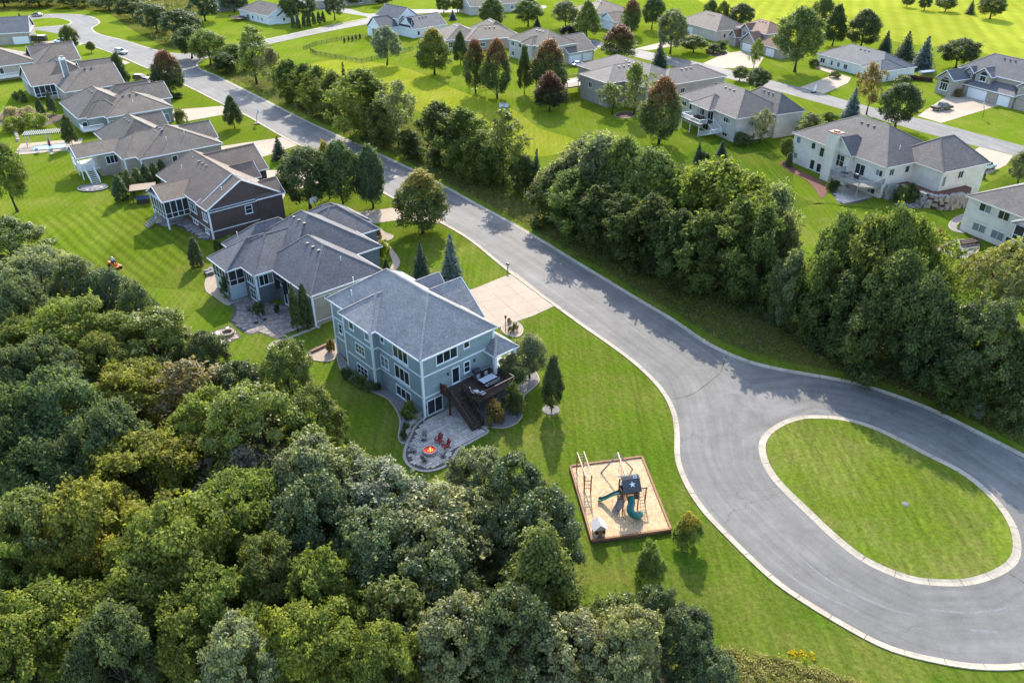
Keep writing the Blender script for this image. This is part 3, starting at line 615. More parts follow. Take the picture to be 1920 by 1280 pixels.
dk = deck(h.root, [(2.35, -.02), (9.9, -.02), (9.9, -4.75), (4.25, -4.75), (4.25, -1.75), (2.35, -1.75)], 2.75, .26, posts=[(2.45, -1.65), (4.4, -4.6), (7.0, -4.6), (9.7, -4.6)])
railing(dk, [(2.42, -.1), (2.42, -1.7)], 2.75, mat=m_brownplank); railing(dk, [(4.3, -1.8), (4.3, -4.68), (9.8, -4.68), (9.8, -1.9)], 2.75, mat=m_brownplank)
st = stairs(dk, (3.3, -1.7, 2.75), (3.3, -5.8, .1), 1.6, 13); railing(st, [(2.5, -1.75, 2.75), (2.5, -5.75, .15)], 0, .95, m_brownplank); railing(st, [(4.12, -1.85, 2.68), (4.12, -5.75, .15)], 0, .95, m_brownplank)

# grey hip-roofed house behind it
h = House((596, 610), 0, 41.5, 'grey hip-roofed house with a tan end wall and a screened corner porch', sd_slate, sh_slate); H2 = h
h.vol(-.77, 11.3, -.5, 14, 5, 4.0, 'v', 'hh', (6, 4)); h.vol(-.4, 15.9, 6.9, 22, 5, 5.3, 'v', 'hh', (7.4, 6)); h.vol(-3.75, 9, 10.4, 20.6, 5, 3.5, 'u', 'hh', (5.0, 4)); h.vol(-6.1, 4, 14.35, 20.9, 5, 2.7, 'u', 'hh', (5.2, 2), walls=False)
h.vol(-2.3, 10, 17, 24.3, 5, 3.2, 'u', 'hh', (4.5, 4)); h.vol(9, 19.9, 13.8, 24, 4.5, 3.8, 'u', 'hh', (5, 4.6)); h.vol(10, 20.8, 17.5, 27, 4.5, 3.0, 'u', 'hh')
h.win('-u', -.32, 2.4, 2.7, .85, 1.5, 1, 1); h.win('-u', -.32, 6.3, 2.6, 1.6, 1.8, 2); h.win('-u', -.32, 9.2, 2.9, 1.5, 1.4, 2); h.win('-u', -.32, 8.2, .1, 1.1, 2.2, 1, name='patio_door')
h.win('-v', 10.85, -1.75, 2.85, 2.25, 1.75, 3); h.win('-u', -3.3, 12.7, 2.8, 2.4, 1.7, 3); h.win('-u', -3.3, 12.5, .3, 2.0, 1.75, 2, 1)
for u, v in ((-.32, -.05), (-3.3, 10.85)): h.corner(u, v, 0, 4.85, .13)
b = MB(); b.box(-.25, 10.8, -.09, -.045, 0, 4.86); b.build('side_wall', sd_tan, h.root)
h.band('-v', -.09, -.2, 10.8, 4.2, .14); h.band('-v', -.09, -.2, 10.8, .6, .12); h.win('-v', -.09, 2.0, 3.75, 1.05, .55, 1); h.win('-v', -.09, 9.8, 3.75, 1.05, .55, 1)
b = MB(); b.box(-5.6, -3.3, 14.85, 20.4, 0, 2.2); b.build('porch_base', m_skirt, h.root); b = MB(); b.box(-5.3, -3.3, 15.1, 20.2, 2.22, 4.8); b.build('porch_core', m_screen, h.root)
screens(h.root, '-v', 14.85, -5.6, -3.3, 2.22, 4.85, 2); screens(h.root, '-u', -5.6, 14.85, 20.4, 2.22, 4.85, 5)
b = MB(); b.box(-1.15, -.36, 6.9, 9.6, 4.3, 4.42); b.box(-1.1, -.4, 7.0, 7.1, 2.4, 4.3); b.box(-1.1, -.4, 9.4, 9.5, 2.4, 4.3); b.build('door_canopy', m_dark, h.root)
b = MB(); b.tube([(-.5, -.25, 4.8), (-.45, -.25, .25), (-.3, -.9, .08)], .06, 6); b.build('downspout', m_trim, h.root)
h.pipe(6.2, 2.6, 6.95); h.pipe(-.6, 21.5, 6.5); h.done()

# dark brown house
h = House(z3(1375, 1150), 1.3, 41, 'dark brown house with white trim, gable end and a screened back porch', sd_brown, sh_brown); H3 = h
h.vol(-.75, 12.9, -.6, 4, 5.5, 3.9, 'v', 'gg'); h.vol(-.6, 12.6, 2.6, 22.8, 5.55, 4.1, 'v', 'gh', (0, 3)); h.vol(-4.8, 3, 8.7, 16.2, 5.3, 1.9, 'u', 'gg', walls=False)
h.vol(5, 17, 12.3, 22.5, 5.5, 3.7, 'u', 'gg'); h.vol(7, 13.9, 9, 14.6, 5.5, 2.4, 'u', 'hg'); h.vol(8, 13.6, -.8, 5, 5.3, 2.2, 'u', 'hg')
h.band('-v', -.15, -.2, 12.4, 1.35, .16); h.band('-v', -.15, -.5, 12.7, 4.75, .18); h.band('-u', -.3, -.1, 10, 1.5, .16)
h.corner(-.3, -.15, 0, 5.2, .13); h.corner(12.43, -.15, 0, 5.2, .13)
h.win('-v', -.15, 6.7, 3.0, 1.35, 1.5, 1, 1); h.win('-u', -.3, 1.9, 2.8, 1.9, 1.5, 2, 1); h.win('-u', -.15, 7.4, 2.75, 3.1, 1.7, 3, 1); h.win('-u', -.15, 7.6, .5, 2.2, .8, 2); h.win('-u', -.3, 2.2, .4, 1.6, .8, 2)
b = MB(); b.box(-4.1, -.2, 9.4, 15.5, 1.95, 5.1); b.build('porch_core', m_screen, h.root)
screens(h.root, '-v', 9.2, -4.35, -.2, 1.95, 5.2, 4); screens(h.root, '-u', -4.35, 9.2, 15.7, 1.95, 5.2, 5)
for u, v in ((-4.3, 9.25), (-4.3, 15.6)): h.post(u - .12, u + .12, v - .12, v + .12, 0, 1.95)
stairs(h.root, (-4.3, 13.2, 1.9), (-7, 13.2, .05), 1.8, 7, m_stone); h.pipe(3.2, 1.2, 7.5); h.pipe(2.4, 16.5, 7.6); h.done()

# taupe house with the back stair and porch
h = House(z3(920, 760), 0, 38, 'taupe house with a long porch, white stair and round paved landing', sd_taupe, sh_taupe); H4 = h
h.vol(-1.7, 15.5, -6.5, 9, 4.6, 3.75, 'v'); h.vol(-4.25, 8, -4.4, 8, 4.6, 3.2, 'u', 'hh', (5, 4)); h.vol(-4, 9, .9, 18.6, 4.6, 4.4, 'v'); h.vol(-11.4, 0, 1.7, 9.5, 4.6, 1.7, 'u', 'gg', walls=False)
h.vol(6, 16.2, -2, 6.4, 4.6, 2.9, 'u', 'hg'); h.vol(2, 10.5, 12, 20.2, 4.6, 2.9, 'u', 'gg')
h.win('-v', -6.05, 5.3, 2.4, 1.2, 1.5, 1); h.win('-v', 2.15, -4.8, 2.2, 2.4, 1.7, 3); h.corner(-1.25, -6.05, 0, 4.4, .12); h.corner(-3.8, -3.95, 0, 4.4, .12)
h.w.box(-7.4, -3.8, 2.15, 9, 0, 4.5)
deck(h.root, [(-11, 2.1), (-7.3, 2.1), (-7.3, 9.2), (-11, 9.2)], 1.9, .25, m_cream); railing(h.root, [(-10.9, 9.1), (-10.9, 2.2), (-8.5, 2.2)], 1.9)
for u, v in ((-10.95, 2.15), (-10.95, 5.6), (-10.95, 9.1), (-8.4, 2.15)): h.post(u - .1, u + .1, v - .1, v + .1, 0, 4.5)
h.win('-u', -7.42, 5.2, 2.0, 2.6, 2.1, 3, name='patio_door'); h.w.box(-7.3, -4, 2.2, 2.3, 0, 1.9)
st = stairs(h.root, (-9.6, 2.0, 1.9), (-9.6, -2.2, .1), 1.5, 8, m_cream); railing(st, [(-10.4, 1.9, 1.9), (-10.4, -2.1, .15)], 0); railing(st, [(-8.8, 1.9, 1.9), (-8.8, -2.1, .15)], 0)
h.pipe(5.2, -3.2, 6.3); h.pipe(9.2, -2.4, 6.6); h.done()

# next up the row
h = House(z3(1115, 440), 0, 38, 'sage-walled house with layered brown hip roofs and a double-gabled garage', sd_sage, sh_taupe)
h.vol(-15.1, .7, -.35, 14, 3.6, 3.5, 'u'); h.vol(-20.5, -6, 2.8, 22, 3.6, 4.3, 'v'); h.vol(-18.8, -10, 1.5, 10, 3.6, 2.8, 'u', 'hh', (4, 3)); h.vol(-9, 3.5, 9, 19, 3.6, 3.2, 'u', 'hg'); h.vol(-11, 1, 15, 23, 3.6, 2.9, 'u', 'hg')
h.win('-v', .1, -13.2, 1.2, 2.3, 1.4, 3); h.win('-v', .1, -1.2, .1, 1.2, 2.1, 1, name='side_door', blind=True); h.win('-v', 3.25, -19.2, .4, 1.2, 2.2, 1, name='patio_door'); h.corner(-14.65, .1, 0, 3.5, .12)
d = deck(h.root, [(-20.5, -.6), (-15.8, -.6), (-15.8, 2.8), (-20.5, 2.8)], 1.4, .2, m_cream); railing(d, [(-20.4, 2.7), (-20.4, -.5), (-15.9, -.5)], 1.4); stairs(d, (-15.8, -1.2, 1.4), (-13.4, -1.2, .1), 1.4, 6, m_cream); h.pipe(-3.4, 3.2, 5.7); h.pipe(-7.6, 2.6, 5.4); h.done()
h = House(z3(240, 335), 0, 38, 'beige house with a white chimney and a screened porch with white posts', sd_beige, sh_taupe)
h.vol(.3, 9.5, 3.4, 20, 4.1, 4.0, 'u', 'gg', walls=False); h.vol(5.8, 21, -8.5, 8, 4.1, 4.3, 'u', 'hg'); h.vol(4, 17, 4.5, 22, 4.1, 4.7, 'v'); h.vol(14, 24, 6, 16, 4.1, 3.4, 'u', 'gg')
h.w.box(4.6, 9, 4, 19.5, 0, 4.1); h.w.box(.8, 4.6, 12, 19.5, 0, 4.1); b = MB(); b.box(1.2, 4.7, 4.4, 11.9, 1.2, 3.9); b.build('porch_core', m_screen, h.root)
screens(h.root, '-v', 4, .8, 6.2, 1.0, 3.95, 4); screens(h.root, '-u', .8, 4, 12, 1.0, 3.95, 4)
for u in (.85, 6.1): h.post(u - .13, u + .13, 3.9, 4.15, 0, 4)
b = MB(); b.box(-.75, .75, -.55, .55, 0, 5.4); ch = b.build('chimney', m_trim, h.root, (9.3, 2.6, 5)); b = MB(); b.box(-.62, .62, -.57, -.56, .6, 4.9); b.build('chimney_panel', m_found, ch); b = MB(); b.lathe([(.3, 5.4), (.3, 5.8), (.5, 5.82), (.5, 5.95), (0, 6)], 8); b.build('chimney_cap', m_stone, ch)
h.win('-v', -8.05, 8.6, 2.2, 1.3, 1.4, 1); h.done()
h = House(z4(130, 720), 0, 38, 'beige house with a white-railed back balcony and brown hip roof', sd_beige, sh_taupe)
h.vol(-12, 7.6, .4, 18, 4.1, 4.3, 'v'); h.vol(6, 18.6, -3.6, 10, 4.1, 3.8, 'u', 'hg'); h.vol(7, 20, 6, 15, 4.1, 3.0, 'u', 'gg')
h.win('-v', -3.15, 8.3, 2.0, 1.1, 1.1, 1); h.win('-v', .85, -3.4, 1.7, 3.2, 1.9, 3); d = deck(h.root, [(-7, -2.4), (4, -2.4), (4, .8), (-7, .8)], 1.5, .3, m_cream); railing(d, [(-6.9, .7), (-6.9, -2.3), (3.9, -2.3), (3.9, .7)], 1.5); h.done()
h = House((60, 81), 0, 22, 'house with a plain dark grey gable roof and a pale skylight, farthest up the row', sd_taupe, sh_blue)
h.vol(-26, .5, -1, 15, 3.8, 4.2, 'u', 'gg'); h.gdoor('-v', -.6, -3, 4.5); b = MB(); b.box(-12.6, -9.5, 3.1, 4.3, 6.0, 6.35); b.build('skylight', m_gdoor, h.root); h.done()

# ---- right side of the street
h = House((1484, 304), 0, 26, 'cream house with a tall square chimney, rear deck and garage above a boulder wall', sd_cream, sh_warm, m_cream); HR1 = h
h.vol(-.45, 17, -24.1, 1.0, 6.2, 4.8, 'v'); h.vol(7, 20, -30.6, -17.8, 6.2, 4.2, 'u', 'hh', (5.2, 4)); h.vol(-1.3, 6, -16.2, -9.4, 6.2, 2.9, 'u', 'gh', (0, 3))
for c, z, w, hh in ((-.9, 4.3, 1.3, 1.5), (-5.2, 4.3, 1.2, 1.4), (-.8, 1.05, 1.2, 1.3), (-5.8, .2, 1.3, 2.1)): h.win('-u', 0, c, z, w, hh, 1, 0)
h.win('-u', 0, -7.7, .15, 1.3, 1.9, 1); h.win('-u', 0, -7.7, 3.4, 1.3, 2.0, 1); h.win('-u', -.86, -13.4, 3.3, 2.3, 2.4, 2, 1); h.win('-u', 0, -17.9, 2.85, 2.4, 2.2, 2, name='patio_door'); h.win('-u', 0, -22.4, 4.0, 1.7, 1.3, 2)
h.win('-v', -23.65, 1.8, 4.2, 1.3, 1.4, 2); h.win('-v', -23.65, 5.9, 4.2, 1.2, 1.4, 1); h.win('-v', -30.15, 12.6, 4.1, 1.5, 1.5, 2); h.win('-v', -30.15, 8.3, 3.1, 1.0, 2.1, 1, name='side_door', blind=True)
h.win('-u', 0, -17.5, .1, 2.3, 2.0, 2, name='patio_door'); h.win('-u', 0, -21.5, .3, 2.0, 1.8, 2)
b = MB(); b.box(-2.1, -.3, -12.6, -10.3, 0, 9.6); ch = b.build('chimney', sd_cream, h.root); b = MB(); b.box(-2.2, -.2, -12.7, -10.2, 9.6, 9.8); b.box(-1.6, -.8, -12, -11, 9.8, 10.05); b.build('chimney_cap', M('copper_cap', (.35, .16, .09), None, .4), ch)
d = deck(h.root, [(0, -15), (-4.9, -15.2), (-4.9, -22.5), (-2.5, -24.5), (0, -23.4)], 2.8, .28, m_stone, [(-4.7, -15.5), (-4.7, -22.2), (-4.7, -19)]); railing(d, [(-.9, -15.1), (-4.8, -15.3), (-4.8, -22.4), (-2.5, -24.3), (.3, -23.7)], 2.8, mat=m_found)
h.pipe(4.6, -21.9, 8.4); h.done()
h = HR2 = House(z7(1265, 745), 0, 24, 'pale grey walkout house with a white-railed balcony and switchback stair', sd_gray, sh_warm, m_cream)
h.vol(-.1, 15.2, .2, 23.4, 5.6, 4.1, 'v'); h.vol(10.4, 19, -.8, 15, 5.6, 3.5, 'v', 'hh'); h.vol(-1.6, 5, 8.5, 16.5, 5.6, 2.4, 'u', 'hh', (4, 2), walls=False)
for c, z, w, hh, n in ((20.9, 3.5, 1.9, 1.1, 2), (18.2, 3.2, 1.1, 1.4, 1), (13.5, 3.1, 1.9, 1.6, 2), (3.9, 3.7, 2.6, 1.2, 3), (4.0, .5, 1.8, 1.0, 2)): h.win('-u', .35, c, z, w, hh, n)
h.win('-u', .35, 10.1, 2.85, 2.2, 2.1, 2, name='patio_door'); h.win('-u', .35, 11.5, .1, 2.2, 2.0, 2, name='patio_door')
d = deck(h.root, [(.3, 7.8), (-4.4, 7.8), (-4.4, 15.2), (.3, 15.2)], 2.8, .25, m_brownplank, [(-4.2, 8, 1), (-4.2, 15, 1), (-4.2, 11.5, 1)]); railing(d, [(-.2, 15.1), (-4.3, 15.1), (-4.3, 7.9), (-2.2, 7.9)], 2.8)
stairs(d, (-1.2, 7.8, 2.8), (-1.2, 5.0, 1.4), 1.4, 7, m_cream); stairs(d, (-2.9, 5.0, 1.4), (-2.9, 8.2, .1), 1.4, 7, m_cream); railing(d, [(-.5, 7.8, 2.8), (-.5, 4.3, 1.4), (-3.6, 4.3, 1.4), (-3.6, 8.2, .1)], 0)
h.pipe(8.6, 7.2, 9.4); h.done()
h = House(z7(270, 460), 0, 31, 'wide low-roofed taupe house behind the birch with a brown corner deck', sd_taupe, sh_warm, m_cream)
h.vol(.5, 19, -9, 4, 6.3, 2.8, 'u', 'hh'); h.vol(6, 22, -17.5, 13, 6.3, 3.4, 'v'); h.vol(12, 33, -18.5, -7, 6.3, 2.6, 'u', 'hh')
h.win('-v', -18.05, 18, 3.6, 1.6, 1.4, 2); h.win('-v', -18.05, 29.5, 3.4, 1.4, 1.5, 1); h.win('-u', .95, -6, .4, 1.2, 1.8, 1); h.win('-u', .95, -1, 3.6, 1.6, 1.5, 2)
d = deck(h.root, [(.9, 4), (-3, 4), (-3, 12), (6, 12), (6, 4.1)], 3.1, .3, m_brownplank, [(-2.8, 4.3), (-2.8, 8), (-2.8, 11.8)]); railing(d, [(.8, 4.1), (-2.9, 4.1), (-2.9, 11.9), (5.8, 11.9)], 3.1, mat=m_brownplank); h.done()
h = House(z6(1470, 1040), 0, 25, 'cream walkout house cut by the picture edge beside curved garden beds', sd_cream, sh_warm, m_cream)
h.vol(.7, 18, -26, 2.4, 6.2, 4.6, 'v')
for c, z, w, hh in ((-1.5, 4.5, 2.3, 1.5), (-5, 4.4, 2.1, 1.6), (-1.5, .9, 2.6, 1.5), (-5, .85, 2.4, 1.6)): h.win('-u', 1.15, c, z, w, hh, 2, blind=z < 2)
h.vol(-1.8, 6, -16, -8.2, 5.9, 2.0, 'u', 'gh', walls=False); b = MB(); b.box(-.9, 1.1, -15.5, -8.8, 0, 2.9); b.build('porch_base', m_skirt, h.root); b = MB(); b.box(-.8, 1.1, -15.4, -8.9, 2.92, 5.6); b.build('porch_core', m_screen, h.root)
screens(h.root, '-u', -.95, -15.5, -8.7, 2.92, 5.75, 4); h.band('-u', 1.15, -8, 1.9, 3.0, .12); h.win('-u', 1.15, -7.1, .1, 1.2, 2.1, 1, name='patio_door'); h.done()
h = House(z8(1845, 600), 0, 25, 'large taupe house with gabled dormers, arched windows and white garage doors', sd_taupe, sh_slate)
h.vol(3.9, 16, 2.6, 18.4, 3.1, 3.0, 'v', 'hh'); h.vol(-.6, 12, 17.8, 23.6, 4.3, 2.3, 'u', 'gh'); h.vol(7, 18.5, 1, 23.5, 6.2, 4.2, 'v', 'hh'); h.vol(5.4, 13, 11.4, 17, 5.9, 2.0, 'u', 'gh'); h.vol(5.8, 13, 17.2, 20.5, 5.9, 1.4, 'u', 'gh'); h.vol(4.5, 14, -6, 3.5, 5.6, 3.2, 'u', 'gh'); h.vol(4.2, 15, -8, 3, 3.1, 2.6, 'u', 'gh')
h.gdoor('-u', 4.3, 13.6, 5.4, 2.4); h.gdoor('-u', 4.3, 5.6, 3.0, 2.4)
h.win('-u', -.17, 20.7, 1.2, 2.6, 2.1, 3, 1); b = MB(); b.lathe([(0, .05), (1.28, .05), (1.28, 0)], 24); w = b.build('arched_window', m_glass, h.root, (-.18, 20.7, 3.3)); w.rotation_euler = (0, -R(90), 0)
h.win('-u', 5.83, 14.2, 4.3, 2.0, 1.6, 2, 1); b = MB(); b.lathe([(0, .05), (.98, .05), (.98, 0)], 24); w = b.build('arched_window', m_glass, h.root, (5.82, 14.2, 5.85)); w.rotation_euler = (0, -R(90), 0); h.win('-u', 6.23, 18.8, 4.5, 1.4, 1.2, 2, 1)
h.win('-u', 4.9, -1, 3.6, 1.6, 1.4, 2); h.done()
h = House(z8(1170, 455), 0, 25, 'long ranch house with a blue-grey hip roof, white end wall and front porch', sd_white, sh_blue)
h.vol(2.9, 16.6, 3.3, 30.3, 3.1, 3.5, 'v'); h.vol(1.4, 12, 3.0, 11, 3.1, 2.2, 'u', 'hh', (4, 4))
for c, w in ((27.5, 2.0), (23.6, .9), (20.8, 1.2), (18, 1.8)): h.win('-u', 3.35, c, .7, w, 1.5, 2 if w > 1 else 1, blind=False)
b = MB()
for v in (15.5, 18.5, 21.8, 25): b.box(2.95, 3.1, v - .08, v + .08, 0, 3)
b.build('porch_post', m_trim, h.root); railing(h.root, [(2.95, 15.5), (2.95, 21)], .1, .8); h.gdoor('-u', 1.85, 7.2, 4.9); h.win('-v', 3.45, 5.2, .1, 1.1, 2.1, 1, name='side_door', blind=True); h.win('-v', 3.75, 10.5, 1.2, .9, 1.2, 1); h.done()
h = House(z8(420, 285), 0, 25, 'two-storey tan house with a russet roof and three front gables', sd_tan, sh_red)
h.vol(8, 19, -2, 14, 5.8, 2.9, 'v'); h.vol(3.6, 12, -2.5, 6, 3.1, 3.2, 'u', 'gh'); h.vol(5, 13, 9.5, 14, 3.1, 2.2, 'u', 'gh'); h.vol(5.2, 12, -12.5, -1, 3.1, 2.6, 'v', 'hh'); h.vol(7, 14, 5.6, 10.6, 5.8, 1.9, 'u', 'gh')
h.gdoor('-u', 4.0, 1.8, 4.8); h.gdoor('-u', 5.6, -7.6, 3.6); h.win('-u', 7.42, 8.1, 3.7, 2.0, 1.6, 3, 1); h.win('-u', 8.4, 0, 3.9, 1.4, 1.4, 2); h.win('-v', -1.58, 12, 3.8, 1.1, 1.4, 1); h.done()
h = House(z8(265, 215), 0, 25, 'low taupe house with a broad brown roof beside the feathery round tree', sd_gray, sh_taupe, m_cream)
h.vol(-.5, 14, -3, 21, 3.6, 4.0, 'v'); h.gdoor('-u', -.05, 14, 4.8); h.win('-v', -2.55, 3.5, 1.0, 1.2, 1.4, 1); h.win('-v', -2.55, 8, .1, 1.0, 2.1, 1, name='side_door', blind=True); h.done()
h = House(z10(640, 360), 0, 38, 'two-storey grey house with a white double garage behind the red maples', sd_gray, sh_taupe)
h.vol(1, 14.5, -17.6, 2, 5.6, 3.7, 'v'); h.vol(8.8, 20.5, -19.5, -6, 3.3, 4.2, 'u', 'gg'); h.vol(-.2, 8, -12, -6, 5.6, 2.1, 'u', 'hh')
for c, z, w, n in ((-.5, 3.6, 1.6, 2), (-.5, .6, 1.6, 2), (-4.2, 3.6, 1.7, 2), (-14.5, 3.6, 2.0, 2), (-14.5, .6, 1.6, 2)): h.win('-u', 1.45, c, z, w, 1.5, n)
h.win('-u', .25, -9, 3.6, 1.9, 1.5, 2); h.gdoor('-v', -19.05, 12.0, 4.7); h.gdoor('-v', -19.05, 17.4, 3.6); h.done()
h = House(z10(230, 300), 0, 20, 'grey house with wide hip roofs and corner windows behind the orange-topped tree', sd_taupe, sh_taupe)
h.vol(-.3, 14, -6, 12, 3.6, 3.4, 'v'); h.vol(6, 26.5, -8.5, 5, 3.6, 3.2, 'u', 'hh'); h.vol(14, 26, -4, 14, 3.6, 3.8, 'v')
h.win('-v', -5.55, 1.8, 1.0, 2.4, 1.9, 3, 1); h.win('-u', .15, 3, .9, 2.8, 2.0, 3, 1); h.win('-v', -8.05, 12, 1.1, 1.6, 1.4, 2); h.done()
h = House(z9(1180, 245), 0, 45, 'white two-storey house with dark gable roofs behind the black picket fence', sd_white, sh_slate)
h.vol(8.8, 18.8, -6.6, 7.2, 5.7, 3.4, 'v', 'gg'); h.vol(.8, 12, -6.2, 2.6, 3.2, 3.7, 'u', 'gh'); h.vol(9, 25, -15, -4.5, 3.1, 3.6, 'u', 'gg'); h.vol(9.2, 11.4, -13, -6, 3.4, 3.2, 'v', 'gh', sh=sh_char)
h.win('-u', 1.25, -1.8, .8, 2.4, 2.0, 3, 1); h.win('-u', 9.25, -1.4, 4.0, 1.9, 1.4, 3, 1); h.win('-v', -14.55, 16, 1.0, 1.0, 1.3, 1); h.win('-v', -14.55, 11.5, .8, 1.2, 1.5, 1); h.done()
h = House(z9(500, 160), 0, 45, 'pale ranch house with a double gable end beside the arborvitae row', sd_white, sh_taupe)
h.vol(-1.2, 11.8, -3.8, 20, 3.3, 3.4, 'v', 'gh'); h.vol(2.5, 11, -5.2, 4, 3.0, 2.3, 'v', 'gh'); h.win('-v', -4.75, 5, 1, 1.2, 1.2, 1); h.win('-v', -4.75, 8.6, 1, 1.2, 1.2, 1)
for c in (2, 5, 9, 13): h.win('-u', -.75, c, .9, 1.3, 1.3, 2)
d = deck(h.root, [(-.8, 12), (-6, 12), (-6, 19), (-.8, 19)], 1.0, .2); railing(d, [(-.8, 12.1), (-5.9, 12.1), (-5.9, 18.9)], 1.0, mat=m_brownplank); h.done()
h = House(z10(1240, 180), 0, 30, 'house with a russet-brown roof and white garage at the back street', sd_white, sh_brown)
h.vol(-.5, 11, -6, 4, 3.2, 2.8, 'u', 'gh'); h.vol(-4, 14, 2, 18, 5.4, 3.4, 'v'); h.gdoor('-v', -5.55, 5, 5.0); h.done()
h = House(z10(600, 75), 0, 30, 'blue-grey house half hidden behind trees at the far road', sd_gray, sh_taupe)
h.vol(-16, 12, -2, 10, 3.4, 3.6, 'u', 'gh'); h.win('-v', -1.55, 4, 1, 1.4, 1.4, 2); h.win('-v', -1.55, -6, 1, 1.4, 1.4, 2); h.done()
h = House(z9(290, 66), 0, 45, 'slate-blue house glimpsed between the dark far-off trees', sd_slate, sh_slate)
h.vol(-8, 6, -2, 12, 6, 3.6, 'u', 'gg'); h.win('-v', -1.55, -1, 3.6, 1.4, 1.6, 2); h.win('-v', -1.55, 2.4, .8, 1.2, 1.6, 1); h.done()
h = House(z9(1200, 22), 0, 30, 'grey-walled house at the top edge above the white gabled house', sd_taupe, sh_taupe)
h.vol(-26, 4, -3, 9, 3.2, 3.6, 'u', 'hh'); h.win('-v', -2.55, -6, 1, 1.6, 1.4, 2); h.done()
# ---------------------------------------------------------------- trees and shrubs
lf_plain = leafmat('broad_leaves'); lf_feather = leafmat('feathery_leaves', None, .38, .12, .6); lf_glossy = leafmat('glossy_leaves', None, .32, .28, .45)
lf_rust = leafmat('rust_tipped_leaves', ((.185, .075, .036), .52, 1.05)); lf_gold = leafmat('gold_tipped_leaves', ((.27, .205, .030), .66, 1.12)); lf_red = leafmat('red_tipped_leaves', ((.135, .052, .032), .32, 1.0))
lf_needle = leafmat('needles', None, .12, .2, .6)
def leaf_obj(name, P, Nn, size, tint, mat, hz=None, asp=.62):
    """one mesh of small bent leaf sprays: two triangles each"""
    rs = np.random.RandomState(len(P) + 7); n = len(P)
    Nn = Nn / (np.linalg.norm(Nn, axis=1)[:, None] + 1e-9); r = rs.normal(size=(n, 3)); t = np.cross(Nn, r); t /= np.linalg.norm(t, axis=1)[:, None] + 1e-9; b = np.cross(Nn, t)
    s = (size * rs.uniform(.5, 1.5, n))[:, None] if np.ndim(size) == 0 else (size * rs.uniform(.7, 1.3, n))[:, None]
    bend = Nn * s * rs.uniform(-.18, .05, n)[:, None]
    V = np.stack([P - t * s * .5 + bend, P - b * s * .5 * asp, P + t * s * .5 + bend, P + b * s * .5 * asp], 1).reshape(-1, 3)
    me = bpy.data.meshes.new(name); me.vertices.add(4 * n); me.vertices.foreach_set('co', V.astype(np.float32).ravel())
    me.loops.add(4 * n); me.loops.foreach_set('vertex_index', np.arange(4 * n, dtype=np.int32)); me.polygons.add(n); me.polygons.foreach_set('loop_start', np.arange(0, 4 * n, 4, dtype=np.int32))
    a = me.attributes.new('tint', 'FLOAT', 'FACE'); a.data.foreach_set('value', np.clip(tint, 0, 1).astype(np.float32))
    if hz is not None: a = me.attributes.new('hz', 'FLOAT', 'FACE'); a.data.foreach_set('value', np.clip(hz, 0, 1.2).astype(np.float32))
    me.materials.append(mat); me.update(calc_edges=True); return me
def unit(n, rs): v = rs.normal(size=(n, 3)); return v / np.linalg.norm(v, axis=1)[:, None]
